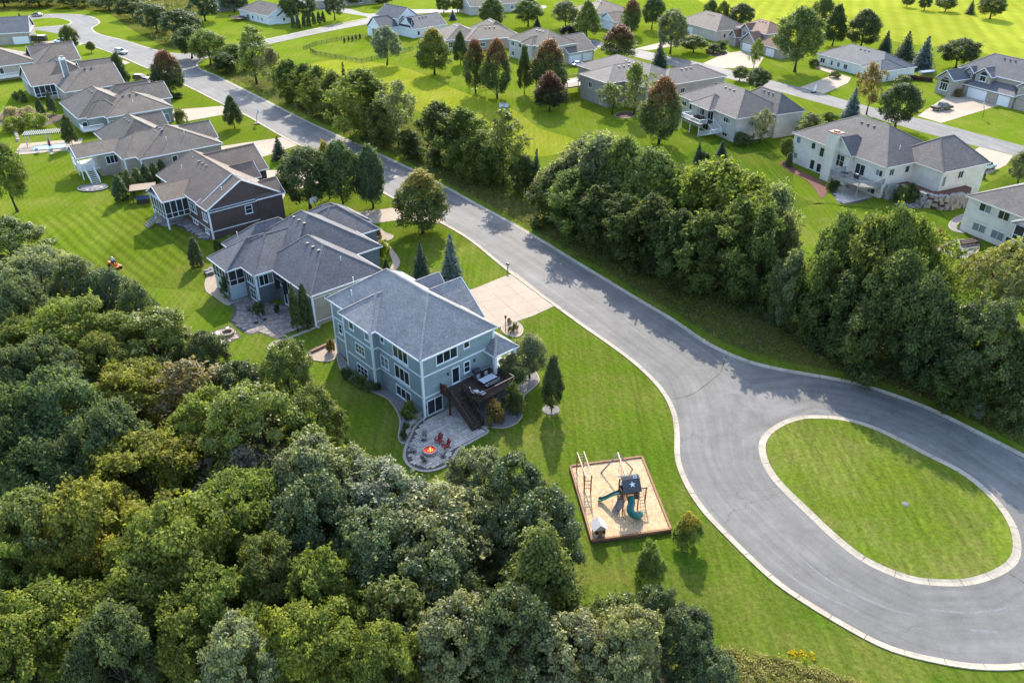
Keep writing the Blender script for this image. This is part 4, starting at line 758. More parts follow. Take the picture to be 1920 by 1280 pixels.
def clumpy(seed, R_, z0, z1, prof, nc, cr, nl, size, mat, flat=.8, inner=.5, droop=0.0, name='crown', asp=.62, lobes=3, lob=.22, updown=.35, shoots=1.6):
    """broad crown built of leaf clumps; returns mesh and the clump centres"""
    rs = np.random.RandomState(seed); Cs = []; ph = rs.uniform(0, 6.28, lobes)
    while len(Cs) < nc:
        t = rs.uniform(0, 1) ** .75; a = rs.uniform(0, 6.283); w = 1 + lob * sum(math.sin((k + 1) * a + ph[k] + 2.5 * t) for k in range(lobes)) / lobes * 1.6
        rr = prof(t) * R_ * w; k = math.sqrt(rs.uniform(inner, 1)); rr2 = rr * k
        p = np.array([rr2 * math.cos(a), rr2 * math.sin(a), z0 + (z1 - z0) * t + rs.normal() * .15])
        if len(Cs) < 12 or min(np.linalg.norm(p - q) for q in Cs[-60:]) > cr * .45: Cs.append(p)
        else: Cs.append(p) if rs.rand() < .2 else None
    Cs = np.array(Cs); crs = cr * rs.uniform(.65, 1.3, nc); per = np.maximum(8, (nl * crs ** 2 / (crs ** 2).sum()).astype(int)); idx = np.repeat(np.arange(nc), per); n = len(idx)
    d = unit(n, rs); out = Cs[idx].copy(); out[:, 2] = 0; out /= np.linalg.norm(out, axis=1)[:, None] + 1e-6; d = d + out * .35; d[:, 2] += updown; d /= np.linalg.norm(d, axis=1)[:, None]
    rad = crs[idx] * rs.uniform(.25, 1.0, n) ** .55 * (1 + .45 * rs.rand(n) ** 4)
    P = Cs[idx] + d * rad[:, None] * np.array([1, 1, flat]); P[:, 2] -= droop * rs.uniform(0, 1, n) ** 2
    Nn = d + unit(n, rs) * .85; Nn[:, 2] += .4
    tint = .5 + (rs.normal(size=nc) * .18)[idx] + rs.normal(size=n) * .15
    # loose shoots reaching beyond the clumps
    ns = int(nc * shoots); ci = rs.randint(0, nc, ns); sd_ = unit(ns, rs); sd_[:, 2] = abs(sd_[:, 2]) * 1.1 + .15; oo = Cs[ci].copy(); oo[:, 2] = 0; sd_ += .7 * oo / (np.linalg.norm(oo, axis=1)[:, None] + .3); sd_ /= np.linalg.norm(sd_, axis=1)[:, None]; sl_ = crs[ci] * rs.uniform(1.1, 2.0, ns); pl = 13
    k_ = np.repeat(np.arange(ns), pl); f_ = rs.uniform(.35, 1, ns * pl); Ps = Cs[ci][k_] + sd_[k_] * (sl_[k_] * f_)[:, None] + rs.normal(size=(ns * pl, 3)) * (.14 * cr * (1.25 - f_))[:, None]; Ps[:, 2] -= .12 * sl_[k_] * f_ ** 2
    P = np.concatenate([P, Ps]); Nn = np.concatenate([Nn, sd_[k_] * .5 + unit(ns * pl, rs) * .8 + np.array([0, 0, .5])]); tint = np.concatenate([tint, .6 + (rs.normal(size=ns) * .15)[k_] + rs.normal(size=ns * pl) * .12]); hz = (P[:, 2] - z0) / (z1 - z0)
    return leaf_obj(name, P, Nn, size, tint, mat, hz, asp), Cs
def trunk_mesh(seed, h, r, Cs, n=6, top=.7, lim=.35):
    rs = np.random.RandomState(seed); b = MB(); x = y = 0; pts = []; 
    for k in range(6): z = h * top * k / 5; pts.append((x, y, z)); x += rs.normal() * h * .008; y += rs.normal() * h * .008
    b.tube([(0, 0, -.05)] + pts[1:], [r * 1.35] + [r * (1 - .7 * k / 5) for k in range(1, 6)], 7)
    if len(Cs):
        for i in rs.choice(len(Cs), min(n, len(Cs)), False):
            c = Cs[i]; k = rs.uniform(lim, .85) * top; s = Vector((0, 0, min(h * k, c[2] * .8))); e = Vector(c) * .94; m = s.lerp(e, .5) + Vector((0, 0, .06 * h)); b.tube([s, m, e], [r * .42, r * .26, r * .08], 5, cap=False)
            if rs.rand() < .5: e2 = Vector(c) * 1.0 + Vector((c[0], c[1], 0)).normalized() * .9 + Vector((0, 0, rs.uniform(.2, 1.0))); b.tube([e, e.lerp(e2, .5) + Vector((0, 0, .1)), e2], [r * .10, r * .07, r * .03], 4, cap=False)
    return b.mesh('trunk', m_bark, True)
def conifer(seed, R_, H_, tiers, per, size, mat, name='crown'):
    rs = np.random.RandomState(seed); P = []; Nn = []; T = []
    for k in range(tiers):
        t = k / (tiers - 1); z = H_ * (.05 + .93 * t); rr = R_ * (1 - t) ** .85 + .06; nb = max(5, int(13 * (1 - t) + 4)); a0 = rs.uniform(0, 6.28)
        for j in range(nb):
            a = a0 + j * 6.283 / nb + rs.normal() * .12; L_ = rr * rs.uniform(.82, 1.12); m = max(4, int(per * (L_ / R_ + .15))); s = rs.uniform(.12, 1, m) ** .7; tb = rs.normal() * .15
            q = np.c_[np.cos(a) * s * L_, np.sin(a) * s * L_, z - .28 * s * L_ + .10 * s * s * L_ + rs.normal(size=m) * .05]; q += rs.normal(size=(m, 3)) * np.array([.09, .09, .04]) * (1 + L_)
            P.append(q); nn = np.c_[np.cos(a) * np.ones(m) * .5, np.sin(a) * np.ones(m) * .5, np.ones(m)] + rs.normal(size=(m, 3)) * .5; Nn.append(nn); T.append(.42 + tb + .28 * (s - .5) + rs.normal(size=m) * .1)
    P, Nn, T = np.concatenate(P), np.concatenate(Nn), np.concatenate(T); return leaf_obj(name, P, Nn, size, T, mat, P[:, 2] / H_, .45)
dome = lambda t: math.sqrt(max(0.02, 1 - (max(t - .28, 0) / .74) ** 2)) * (.72 + .28 * min(t / .28, 1)); oval = lambda t: max(.1, math.sin(math.pi * (t * .86 + .12)) ** .75); egg = lambda t: max(.06, (1 - t ** 2.5) ** .85 * (.62 + .38 * min(1, t / .25))); cyl = lambda t: max(.1, (1 - t ** 5) * (.75 + .25 * min(1, t / .2)))
beltp = lambda t: max(.15, (.62 + .42 * math.sin(math.pi * min(1, t * .95))) * (1 - t ** 8))
KIND = {}
def reg(kind, R_, H_, variants): KIND[kind] = (R_, H_, variants)
def mk(fn, k): return [fn(i) for i in range(k)]
def v_locust(i): m, c = clumpy(11 + i, 4.6, 3.5, 10.6, dome, 120, .85, 23000, .29, lf_feather, .75, .35, .15, lob=.36); return m, trunk_mesh(i, 9, .28, c, 9)
def v_oak(i): m, c = clumpy(41 + i, 4.4, 2.5, 10.8, dome, 150, .75, 24000, .28, lf_glossy, .85, .4, lob=.3); return m, trunk_mesh(i, 9, .3, c, 12)
def v_round(i): m, c = clumpy(71 + i, 3.3, 2.0, 8.6, oval, 150, .75, 19000, .25, lf_plain, .9, .3, lob=.15); return m, trunk_mesh(i, 7, .2, c, 9)
def v_maple(i, mat=None): m, c = clumpy(91 + i, 2.9, 1.5, 9.2, egg, 230, .66, 21000, .25, mat or lf_rust, 1.05, .35, lob=.12, shoots=.8); return m, trunk_mesh(i, 8, .18, c, 7)
lf_light = leafmat('airy_leaves', None, .52, .14, .55)
def v_belt(i): m, c = clumpy(131 + i, 2.2 + .12 * i, .35, 7.6 + .25 * i, beltp, 120 + 12 * i, .55 + .03 * i, 12500, .27, lf_light, 1.1, .1, .25, lob=.75, shoots=3.0, lobes=4); return m, trunk_mesh(i, 7.5, .13, c, 10, .85)
def v_thin(i): m, c = clumpy(171 + i, 2.4, 1.8, 8.5, oval, 60, .6, 4200, .27, lf_plain, 1.1, .15, .3, lob=.5); return m, trunk_mesh(i, 8, .12, c, 16, .9)
def v_cone(i): m, c = clumpy(191 + i, 2.9, 1.3, 9.2, lambda t: max(.06, (1 - t ** 1.6) ** .85 * (.55 + .45 * min(1, t / .22))), 210, .6, 20000, .25, lf_plain, 1.05, .35, lob=.10, shoots=.8); return m, trunk_mesh(i, 8, .15, c, 7)
def v_spruce(i): return conifer(201 + i, 2.0, 6.0, 22, 34, .30, lf_needle), trunk_mesh(i, 5.5, .14, [], 0, .9)
def v_arb(i): m, c = clumpy(221 + i, .75, .15, 4.6, lambda t: max(.05, (1 - t ** 2.2) * (.7 + .3 * min(1, t / .2))), 150, .24, 9000, .15, lf_needle, 1.5, .45, lob=.04, shoots=.2); return m, trunk_mesh(i, 4, .08, [], 0, .5)
def v_shrub(i): m, c = clumpy(241 + i, 1.0, .2, 1.35, dome, 34, .34, 3600, .14, lf_plain, .9, .4, lob=.2); return m, trunk_mesh(i, 1.0, .05, c, 5, .6)
def v_willow(i):
    rs = np.random.RandomState(5 + i); P = []; Nn = []; T = []
    for k in range(190):
        a = rs.uniform(0, 6.28); r0 = rs.uniform(.3, 4.3); z0 = 8.3 - (r0 / 4.6) ** 2 * 3.2 + rs.normal() * .4; L_ = rs.uniform(1.6, 4.2); m = 70; s = rs.uniform(0, 1, m); tb = rs.normal() * .14
        rr = r0 + .7 * np.sqrt(s); q = np.c_[np.cos(a) * rr, np.sin(a) * rr, z0 + .35 * np.sin(s * 2.2) - L_ * s ** 1.5] + rs.normal(size=(m, 3)) * .16; P.append(q); Nn.append(np.c_[np.cos(a) * np.ones(m), np.sin(a) * np.ones(m), .5 * np.ones(m)] + rs.normal(size=(m, 3)) * .4); T.append(.62 + tb - .25 * s + rs.normal(size=m) * .1)
    P, Nn, T = np.concatenate(P), np.concatenate(Nn), np.concatenate(T); P[:, 2] = np.maximum(P[:, 2], .5)
    return leaf_obj('crown', P, Nn, .34, T, lf_plain, P[:, 2] / 9, .3), trunk_mesh(3, 7, .3, np.array([[2, 1, 6], [-2, 1, 6.4], [0, -2.4, 6], [1, 2, 7]]), 4)
def v_bush(i): m, c = clumpy(261 + i, 1.7, .35, 3.7, dome, 90, .48, 13000, .19, lf_gold if i == 0 else lf_plain, .95, .3, lob=.15, shoots=1.0); return m, trunk_mesh(i, 2.5, .09, c, 7, .7)
reg('cone', 3.3, 9.6, mk(v_cone, 3)); reg('bush', 2.1, 4.4, mk(v_bush, 3)); reg('locust', 5.2, 11.3, mk(v_locust, 5)); reg('oak', 4.9, 11.4, mk(v_oak, 5)); reg('round', 3.8, 9.2, mk(v_round, 4)); reg('maple', 3.3, 9.6, mk(v_maple, 3)); reg('gold', 3.3, 9.6, mk(lambda i: v_maple(i + 5, lf_gold), 2)); reg('redmaple', 3.3, 9.6, mk(lambda i: v_maple(i + 8, lf_red), 2))
reg('green', 3.3, 9.6, mk(lambda i: v_maple(i + 12, lf_plain), 3)); reg('belt', 3.1, 9.9, mk(v_belt, 6)); reg('thin', 2.9, 9.0, mk(v_thin, 3)); reg('spruce', 2.1, 6.1, mk(v_spruce, 3)); reg('arb', .85, 4.8, mk(v_arb, 2)); reg('shrub', 1.2, 1.6, mk(v_shrub, 4)); reg('willow', 5, 9, mk(v_willow, 1))
COL = dict(dark=(.074, .100, .034), blue=(.078, .108, .050), mid=(.108, .138, .042), green=(.128, .160, .038), yel=(.142, .172, .038), gold=(.158, .172, .036), olive=(.114, .138, .042), pale=(.165, .182, .090), brown=(.140, .130, .066), grey=(.14, .13, .10), purple=(.034, .026, .03), silver=(.160, .182, .120), spru=(.040, .068, .038), blsp=(.08, .114, .108), orange=(.165, .125, .045), lime=(.19, .23, .03), tan=(.34, .29, .15))
_cnt = {}
def tree(kind, x, y, H_, Rw, col, label, group=None, cat='tree', name=None):
    r0, h0, var = KIND[kind]; k = _cnt.get(kind, 0); _cnt[kind] = k + 1; cm, tm = var[k % len(var)]; rng = random.Random(int(x * 31 + y * 17))
    nm = name or {'spruce': 'spruce_tree', 'arb': 'arborvitae', 'shrub': 'shrub', 'willow': 'willow_tree', 'maple': 'maple_tree', 'redmaple': 'maple_tree', 'gold': 'maple_tree'}.get(kind, 'tree')
    root = tag(empty(nm, (x, y, 0), rng.uniform(0, 6.28)), label, cat, group); c = COL[col] if isinstance(col, str) else col
    f = rng.uniform(.88, 1.12); c = (c[0] * f * rng.uniform(.94, 1.06), c[1] * f, c[2] * f * rng.uniform(.9, 1.1))
    for n_, me in (('trunk', tm), ('crown', cm)):
        o = link(n_, me, root); o.scale = (Rw / r0, Rw / r0, H_ / h0); o.color = (*c, 1)
    return root
def dist(x, y, z=0): return math.hypot(y * math.cos(PITCH) - (z - CAM_H) * math.sin(PITCH), 0)
def tpx(kind, x, yt, yb, w, col, label, group=None, cat='tree', name=None):
    """tree from its top and foot in the photograph, w pixels wide"""
    X, Y = G(x, yb); lo, hi = 0.05, 40
    for _ in range(40):
        z = (lo + hi) / 2; dz = z - CAM_H; f = Y * math.cos(PITCH) - dz * math.sin(PITCH); up = Y * math.sin(PITCH) + dz * math.cos(PITCH)
        if 640 - FPX * up / f > yt: lo = z
        else: hi = z
    return tree(kind, X, Y, z, w / 2 * dist(X, Y, z * .6) / FPX, col, label, group, cat, name)
def wood(kind, x, y, w, H_, col, label):
    H_ *= random.Random(int(x * 7 + y)).uniform(.86, 1.16); X, Y = G(x, y, H_ * .60); return tree(kind, X, Y, H_, w / 2 * dist(X, Y, H_ * .68) / FPX, col, label, 'trees of the dense wood below the back lawns')
WOOD = '''locust 70 520 150 10 pale|pale green crown at the upper tip of the wood nearest the mower
oak 20 450 120 10 mid|bright green crown at the picture's left edge above the wood's tip
oak 152 545 100 10 dark|small dark crown between the pale tip crown and the lawn edge
oak 205 562 90 10 blue|dark glossy crown on the lawn edge below the riding mower
oak 258 592 80 10 blue|small blue-green crown on the lawn edge towards the square fire pit
locust 36 590 130 11 blue|dark green crown at the left edge beside a yellow-green one
locust 145 628 175 11 yel|broad yellow-green crown in the upper part of the wood
oak 292 642 150 11 green|big green crown bordering the lawn left of the square fire pit
oak 388 668 80 9 dark|small dark crown touching the lawn below the square fire pit patio
locust 48 655 120 11 olive|olive crown at the left edge below the broad yellow-green one
locust 88 715 165 12 blue|wide blue-green feathery crown in the left part of the wood
locust 196 682 110 11 olive|olive crown squeezed below the broad yellow-green crown
locust 8 735 120 12 blue|blue-green crown cut by the left picture edge at mid wood
locust 238 745 165 11 gold|yellow-brown crown left of the dry brownish one
thin 340 745 160 11 brown|dry brownish crown with thinning leaves near the lawn
oak 452 728 100 9 dark|dark crown by the lawn between the brownish tree and the house
oak 540 706 100 11 green|tall green crown at the lawn left of the blue-grey house
oak 490 812 190 12 green|big leafy green crown bordering the shaded house lawn
oak 585 795 120 11 green|green crown bulging over the shaded house lawn
locust 385 805 150 11 yel|yellow-green crown below the dry brownish tree
locust 110 795 190 12 blue|deep blue-green feathery crown in the middle left
locust 30 820 150 12 blue|dark feathery crown at the left edge above the black hollow
locust 205 838 150 11 blue|dark feathery crown right above the yellow-tinged crowns
locust 110 885 175 11 blue|dark crown hanging over the black hollow in the wood
locust 275 900 215 12 gold|largest yellow-tinged crown in the wood
locust 190 992 185 12 gold|second yellow-tinged crown, just below the largest one
thin 462 905 150 11 grey|greyish bare-twigged crown beside the largest yellow-tinged one
oak 588 905 160 11 pale|pale grey-green crown with silvery leaves by the house shadow
oak 600 985 150 11 blue|blue-green crown just below the silvery one
locust 445 968 175 11 green|rounded green crown below the bare-twigged one
locust 350 1042 220 12 green|broad bright feathery crown in the lower middle of the wood
locust 285 1130 185 12 green|feathery green crown with a dark right side low in the wood
locust 515 1080 150 11 olive|olive crown between two green ones low in the wood
locust 600 1110 150 11 yel|yellow-green crown low in the wood beside the olive one
oak 60 1015 160 11 olive|olive-green crown at the left edge below the black hollow
oak 20 1090 130 11 yel|yellow-green crown at the left edge low in the wood
locust 95 1180 200 12 green|wide green feathery crown near the lower left corner
locust 15 1250 160 11 green|green crown filling the lower left corner
locust 225 1240 170 11 blue|blue-green crown on the lower edge towards the left
locust 345 1210 160 11 green|mid-green crown on the lower edge left of the dark gap
locust 430 1150 170 11 green|pale-tipped green crown beside the dark gap low in the wood
oak 455 1250 150 10 pale|silvery crown at the lower edge below the pale-tipped one
locust 560 1215 170 11 yel|yellowish crown on the lower edge below the olive one
oak 728 958 205 12 silver|very large silvery green crown facing the round stone patio
oak 655 912 130 10 pale|smaller silvery crown where the wood meets the house lawn
oak 893 905 120 11 pale|open silvery crown with visible branches at the patio lawn
oak 962 945 140 11 blue|dark silvery crown jutting towards the playground
oak 805 1005 235 12 pale|very large grey-green crown in the middle of the wood's right part
oak 885 990 140 11 pale|grey-green crown behind the jutting one
oak 1020 1005 150 11 blue|blue-green crown closest to the sandbox's left side
oak 700 1045 180 12 blue|dark blue-green crown beside the olive and yellow ones
oak 820 1095 185 12 blue|dark grey-green crown left of the tall conical tree
cone 1015 1085 175 14 mid|tall conical olive-green tree rising from the wood below the sandbox
thin 735 1170 165 11 olive|brownish olive crown with thin twigs low in the wood
locust 640 1215 170 11 yel|yellow-green crown on the lower edge right of centre
oak 850 1215 180 11 pale|silvery crown at the lower edge below the conical tree's left side
oak 955 1200 170 11 blue|blue-green crown at the foot of the conical tree
oak 1065 1235 180 11 pale|grey-green crown along the lower edge below the playground
oak 1145 1180 130 9 mid|green crown behind the small lone saplings at the wood's right end
oak 1232 1150 95 8 blue|small blue-green crown reaching up the lawn right of the wood
oak 1180 1225 150 9 pale|grey-green crown second from the wood's right end
oak 1285 1210 120 8 blue|last blue-green crown at the wood's right end
locust 735 1262 160 10 green|green crown cut by the lower edge in the middle
oak 1160 1275 150 9 pale|crown cut by the lower edge near the wood's right end
oak 1330 1275 110 7 blue|low crown cut by the lower edge beside the yellow weeds'''
for ln in WOOD.split('\n'):
    a, lab = ln.split('|'); k, x, y, w, H_, c = a.split(); wood(k, float(x), float(y), float(w) * 1.1, float(H_), tuple(v * f for v, f in zip(COL[c], (1.14, 1.08, .98))), lab)
TREES = '''round 33 262 397 85 green t|lone green tree with a visible trunk on the lawn at the left edge
cone 1034 668 770 54 dark t|narrow egg-shaped young tree in a gravel ring on the lawn beside the deck
bush 1286 964 1022 58 (.15,.19,.045) t|big round yellow-green shrub at the sandbox corner by the kerb
bush 1214 1016 1088 62 (.17,.21,.06) t|smaller round yellow-green shrub with bare lower stems below the sandbox
round 993 628 708 70 pale t|grey-green ornamental tree right of the front porch
round 962 665 728 64 (.16,.19,.08) t|pale cream-leaved ornamental tree against the deck
gold 793 322 437 110 mid t|big round tree with yellow top beside the main driveway's lawn
spruce 791 452 527 42 spru t|dark spruce behind the blue-grey house, first of the pair
spruce 847 437 530 50 blsp t|taller bluish spruce behind the blue-grey house, second of the pair
round 583 274 395 112 dark t|largest dark purplish green tree beside the brown house driveway
round 645 264 395 84 dark t|dark tree between the largest one and the slim one by the street
green 700 274 390 66 blue t|slim tree with a thin trunk next to the street manhole
gold 619 268 372 40 olive t|small yellow-tipped tree peeking out behind two dark driveway trees
spruce 525 256 298 34 spru t|small spruce on the lawn tongue between two driveways
maple 322 97 177 68 dark t|big rust-topped maple at the street corner by the row of houses
cone 440 180 240 40 dark t|slim dark tree beside the leaning street hoop
cone 231 100 165 38 dark t|dark cedar in front of the parked black car, the taller of two
cone 226 120 166 42 dark t|dark cedar against the chimney house, the shorter of two
round 137 48 98 36 mid t|small roundish tree beside the white car in the far driveway
spruce 41 25 45 16 spru t|tiny spruce at the end of the dark grey roof
round 172 78 99 18 green t|young bright tree on the verge before the silver car
arb 371 446 500 27 dark s|single dark columnar evergreen alone on the mown lawn
arb 559 537 621 24 dark s|left one of two tall narrow evergreens by the tan wall's patio
arb 577 533 616 24 dark s|right one of two tall narrow evergreens by the tan wall's patio
arb 726 487 517 14 dark s|small pointed evergreen at the front corner of the grey hip-roofed house
cone 137 216 275 34 dark s|dense conical evergreen between the pool and the taupe house
arb 79 182 219 15 dark s|left evergreen of two before the screened porch with white posts
arb 101 173 215 17 dark s|right evergreen of two before the screened porch with white posts
arb 230 328 378 28 dark h|front evergreen of the hedge beside the hot tub
arb 247 320 366 24 mid h|second evergreen of the hedge beside the hot tub
arb 263 314 358 24 mid h|third evergreen of the hedge beside the hot tub
arb 279 309 350 24 dark h|fourth evergreen of the hedge beside the hot tub
arb 294 304 342 22 mid h|fifth evergreen of the hedge beside the hot tub
arb 308 300 335 20 dark h|last evergreen of the hedge, under the brown roof
round 395 55 122 62 yel b|yellowish tree at the corner where the far road turns off
round 360 50 110 60 dark b|dark round tree left of the yellowish corner tree
belt 440 72 130 55 green b|bushy green tree beside the yellowish corner tree
thin 482 48 158 74 green b|tall open tree with many stems standing near the street
round 425 100 138 44 dark b|dark low tree at the street side of the tall open one
thin 515 90 165 44 brown b|brown-tinged thin tree right of the tall open one
belt 548 96 178 46 mid b|narrow green tree on the verge left of the fence corner
belt 580 105 188 42 mid b|narrow green tree below the fence corner
belt 604 116 203 50 green b|light green tree between two narrower verge trees
belt 632 126 212 44 olive b|olive tree just left of the thin dark spruce
spruce 650 116 180 22 spru b|thin dark spruce among the verge trees
belt 688 122 242 84 yel b|large yellow-green tree below the white gabled house
belt 720 165 262 60 olive b|olive tree between the yellow-green one and the bare-stemmed one
thin 748 148 262 72 pale b|sparse tree with bare stems beside the lit meadow
belt 772 235 282 42 dark b|low dark bush tree below the sparse one
belt 824 172 295 74 dark b|tall dark tree standing against the lit meadow
belt 868 192 306 74 green b|rounded tree right of the tall dark one at the meadow
belt 908 240 322 56 olive b|small olive tree in the verge gap
thin 944 205 335 86 green b|tall light tree with drooping twigs right of the meadow gap
belt 925 255 330 60 mid b|green tree under the tall light drooping one
belt 985 275 350 46 dark b|dark pointed tree where the belt thickens
spruce 1005 278 352 26 spru b|dark evergreen at the left end of the thick belt
belt 1045 284 385 66 pale b|pale tree at the left end of the thick belt
belt 1032 318 398 66 dark b|front tree at the belt's left end above the kerb
belt 1085 252 385 92 pale b|pale green tree in the belt's back row, left end
belt 1122 242 398 104 pale b|tall pale tree in the back row below the red-tipped maple
belt 1072 312 415 80 mid b|mid-green tree in the belt's front row, second from left
round 1160 256 410 92 green b|bright leafy tree right below the red-tipped maple
belt 1115 322 440 86 dark b|dark tree in the front row below the pale back trees
round 1208 274 430 112 green b|bright lobed tree in the middle of the belt
belt 1160 340 465 88 dark b|shadowy tree in the front row below the bright lobed one
belt 1258 312 455 92 green b|light green tree right of the bright lobed one
belt 1212 352 490 92 dark b|dark front tree above the widest grass verge
belt 1298 298 465 92 green b|green back-row tree below the pale grey house
belt 1336 288 470 122 yel b|broad light tree in the back row below the chimney house
belt 1262 360 512 92 dark b|dark front tree left of the thin bare trunk
belt 1312 366 528 92 mid b|mid-green front tree with a thin bare trunk
belt 1395 300 480 88 yel b|yellowish back-row tree at the right end of the long belt
belt 1364 352 540 100 mid b|grey-green front tree below the broad light one
belt 1432 330 500 92 pale b|pale tree leaning over the lawn gap
belt 1408 372 552 88 dark b|dark front tree beside the lawn gap
belt 1450 362 545 70 pale b|silvery tree at the very edge of the lawn gap
belt 1466 440 590 70 pale b|pale young tree filling the left of the lawn gap
belt 1482 502 612 66 dark b|low dark tree in the lawn gap
belt 1520 455 630 84 mid b|green tree at the left side of the right-hand cluster
round 1544 396 600 100 green b|tall light tree at the top left of the right-hand cluster
belt 1588 384 620 96 olive b|tall olive tree at the top of the right-hand cluster
round 1628 388 630 92 green b|tall bright tree at the top centre of the right-hand cluster
belt 1666 394 625 84 green b|light feathery tree at the top right of the right-hand cluster
belt 1562 480 658 100 dark b|dark tree in the front of the right-hand cluster
round 1640 470 670 112 mid b|large rounded tree in the middle of the right-hand cluster
belt 1700 440 640 72 green b|green tree at the right side of the cluster by the lawn
belt 1602 540 690 92 dark b|dark low tree at the street side of the cluster
round 1692 510 700 108 dark b|dark rounded tree at the right front of the cluster
belt 1728 545 715 84 blue b|bluish tree in the gap before the glossy dark one
thin 1738 430 500 40 (.20,.12,.03) b|small orange-leaved tree on the lawn edge of the cluster
oak 1800 562 742 130 dark b|big glossy dark tree in front of the willow
willow 1842 460 648 200 (.155,.165,.055) b|pale yellow-green weeping willow at the right edge
belt 1862 610 765 90 dark b|dark tree between the glossy tree and the right edge
belt 1902 655 775 76 pale b|pale tree cut by the right edge below the willow
belt 1790 650 760 80 dark b|low dark tree at the foot of the glossy one
gold 815 55 140 70 yel y|yellow-green tree with an orange top below the grey house
round 726 48 122 62 silver y|silvery tree with a clear trunk before the white gabled house
cone 864 60 122 36 dark y|dark narrow tree beside the orange-topped one
maple 892 75 175 52 mid y|rust-topped maple directly left of the largest green maple
maple 932 76 184 64 mid y|large green maple with a rusty tip before the grey two-storey house
cone 983 86 176 34 dark y|very dark narrow tree between two rust-topped maples
maple 1028 78 182 82 olive y|broad red-topped maple next to the silver car's garage
redmaple 1030 137 209 66 (.04,.05,.025) y|dark red-leaved tree in front of the broad red-topped maple
redmaple 1160 46 114 70 olive y|bronze-red tree beside the back street
maple 1182 0 66 46 mid y|rust-topped tree near the russet-brown roofed house
spruce 1235 78 128 38 spru y|dark spruce on the corner of the back street
round 1256 18 101 66 pale y|soft grey round tree before the low taupe house
round 1300 66 99 54 mid y|low spreading small tree on the taupe house's front lawn
cone 1100 2 72 58 green y|dense bright tree left of the russet-brown roofed house
round 1060 0 52 52 pale y|pale tree left of the dense bright one on the far lawn
round 990 -4 50 58 mid y|green tree with a clear trunk on the far bright lawn
green 923 -4 50 56 olive y|rounded olive tree behind the grey hip-roofed house
round 832 -8 25 34 mid y|first of two small trees by the far road
round 858 -6 24 30 yel y|yellower second of two small trees by the far road
spruce 1007 31 51 16 spru y|small pointed spruce on the far bright lawn
spruce 849 19 38 18 blsp y|small blue spruce beside the white house garage
shrub 1066 48 70 34 purple y|dark purple shrub near the grey two-storey house
round 1222 -8 55 46 dark y|dark tree beyond the rust-topped tree on the back street
round 1490 12 135 92 mid y|largest roadside tree with a clear trunk beside the red-roofed house
cone 1560 10 86 54 dark y|dark tree behind the largest roadside one
green 1613 20 90 68 dark y|dense dark tree standing against the open field
round 1538 -5 60 48 mid y|tree behind the largest roadside one, nearest the field
spruce 1658 57 98 28 spru y|left one of three dark spruces behind the ranch house
spruce 1694 58 112 42 spru y|middle one of three dark spruces behind the ranch house
spruce 1727 67 131 46 blsp y|right one of three dark spruces behind the ranch house
round 1792 73 128 78 dark y|broad dark bush-like tree behind the large dormered house
thin 1624 118 215 62 orange y|sparse orange-brown tree across the ranch house driveway
round 1678 155 242 80 dark y|dark round tree beside the black pickup's driveway
spruce 1594 164 222 38 blsp y|steel-blue spruce behind the chimney house
round 1417 127 172 48 dark y|dark round tree next to the pale grey house roof
round 1386 124 152 36 mid y|green round tree left of the dark one by the pale grey house
thin 1413 72 128 32 yel y|small yellowing tree before the red-roofed house
thin 1188 117 216 62 yel y|tall yellow-leaved birch against the low-roofed house
thin 1148 155 214 58 yel y|lower drooping left stem of the birch group
maple 1235 148 270 88 mid y|large egg-shaped maple with red-brown top beside the balcony house
thin 1424 204 270 42 pale y|sparse young tree against the pale grey house wall
spruce 1308 266 304 20 spru y|small pointed spruce below the white-railed balcony
spruce 1352 262 292 24 spru y|small dark spruce right of the white-railed balcony
belt 1512 202 262 50 pale y|bushy grey-green tree between two cream houses
belt 1548 204 248 34 mid y|small bushy tree beside the steel-blue spruce
arb 1478 286 312 14 dark y|narrow dark evergreen at the corner of the chimney house
round 1474 258 300 30 yel y|pale yellow-green bush at the corner of the chimney house
round 1908 282 345 52 pale y|pale tree cut by the right edge below the white pickup
round 1388 6 54 50 dark y|dark tree by the field behind the red-roofed house
round 1330 0 45 30 mid y|thin roadside tree behind the low taupe house
round 1352 2 50 26 yel y|light tree between two darker ones behind the red roof
round 1732 -6 20 28 dark y|first dark tree on the field's far edge
round 1772 -6 22 40 mid y|second tree on the field's far edge, wider
spruce 1818 0 27 20 mid y|third tree on the field's far edge, small
round 1856 -8 36 56 dark y|last and biggest tree on the field's far edge
round 1700 -8 14 24 mid y|small tree at the start of the field's far row
oak 296 8 62 66 dark f|dark crown above the far street's green verge
oak 345 18 76 76 dark f|big dark crown nearest the far street's corner
oak 250 -4 36 56 dark f|dark crown left of the far verge slope
oak 385 -10 40 60 dark f|dark crown left of the pale ranch house
oak 205 -14 20 60 mid f|olive crown behind the far turning loop
oak 140 -18 14 70 mid f|wide scrubby crown along the top edge behind the loop
oak 75 -20 12 70 olive f|scrubby crown along the top edge behind the dark sedan
oak 10 -18 14 60 dark f|dark crown in the top left corner
oak 440 -18 24 50 dark f|dark crown behind the slate-blue house
oak 570 -16 45 50 dark f|dark tree above the arborvitae row's left end
oak 628 -14 38 40 dark f|dark tree above the arborvitae row's right end
round 545 -10 42 44 mid f|green tree touching the pale ranch house gable
round 718 -14 12 40 mid f|tree at the top edge left of the grey-walled house
round 660 -16 10 40 mid f|tree at the top edge above the far road bend'''
GR = {'t': None, 's': None, 'h': 'hedge of evergreens beside the hot tub', 'b': 'trees of the belt along the street', 'y': None, 'f': 'trees along the far top edge'}
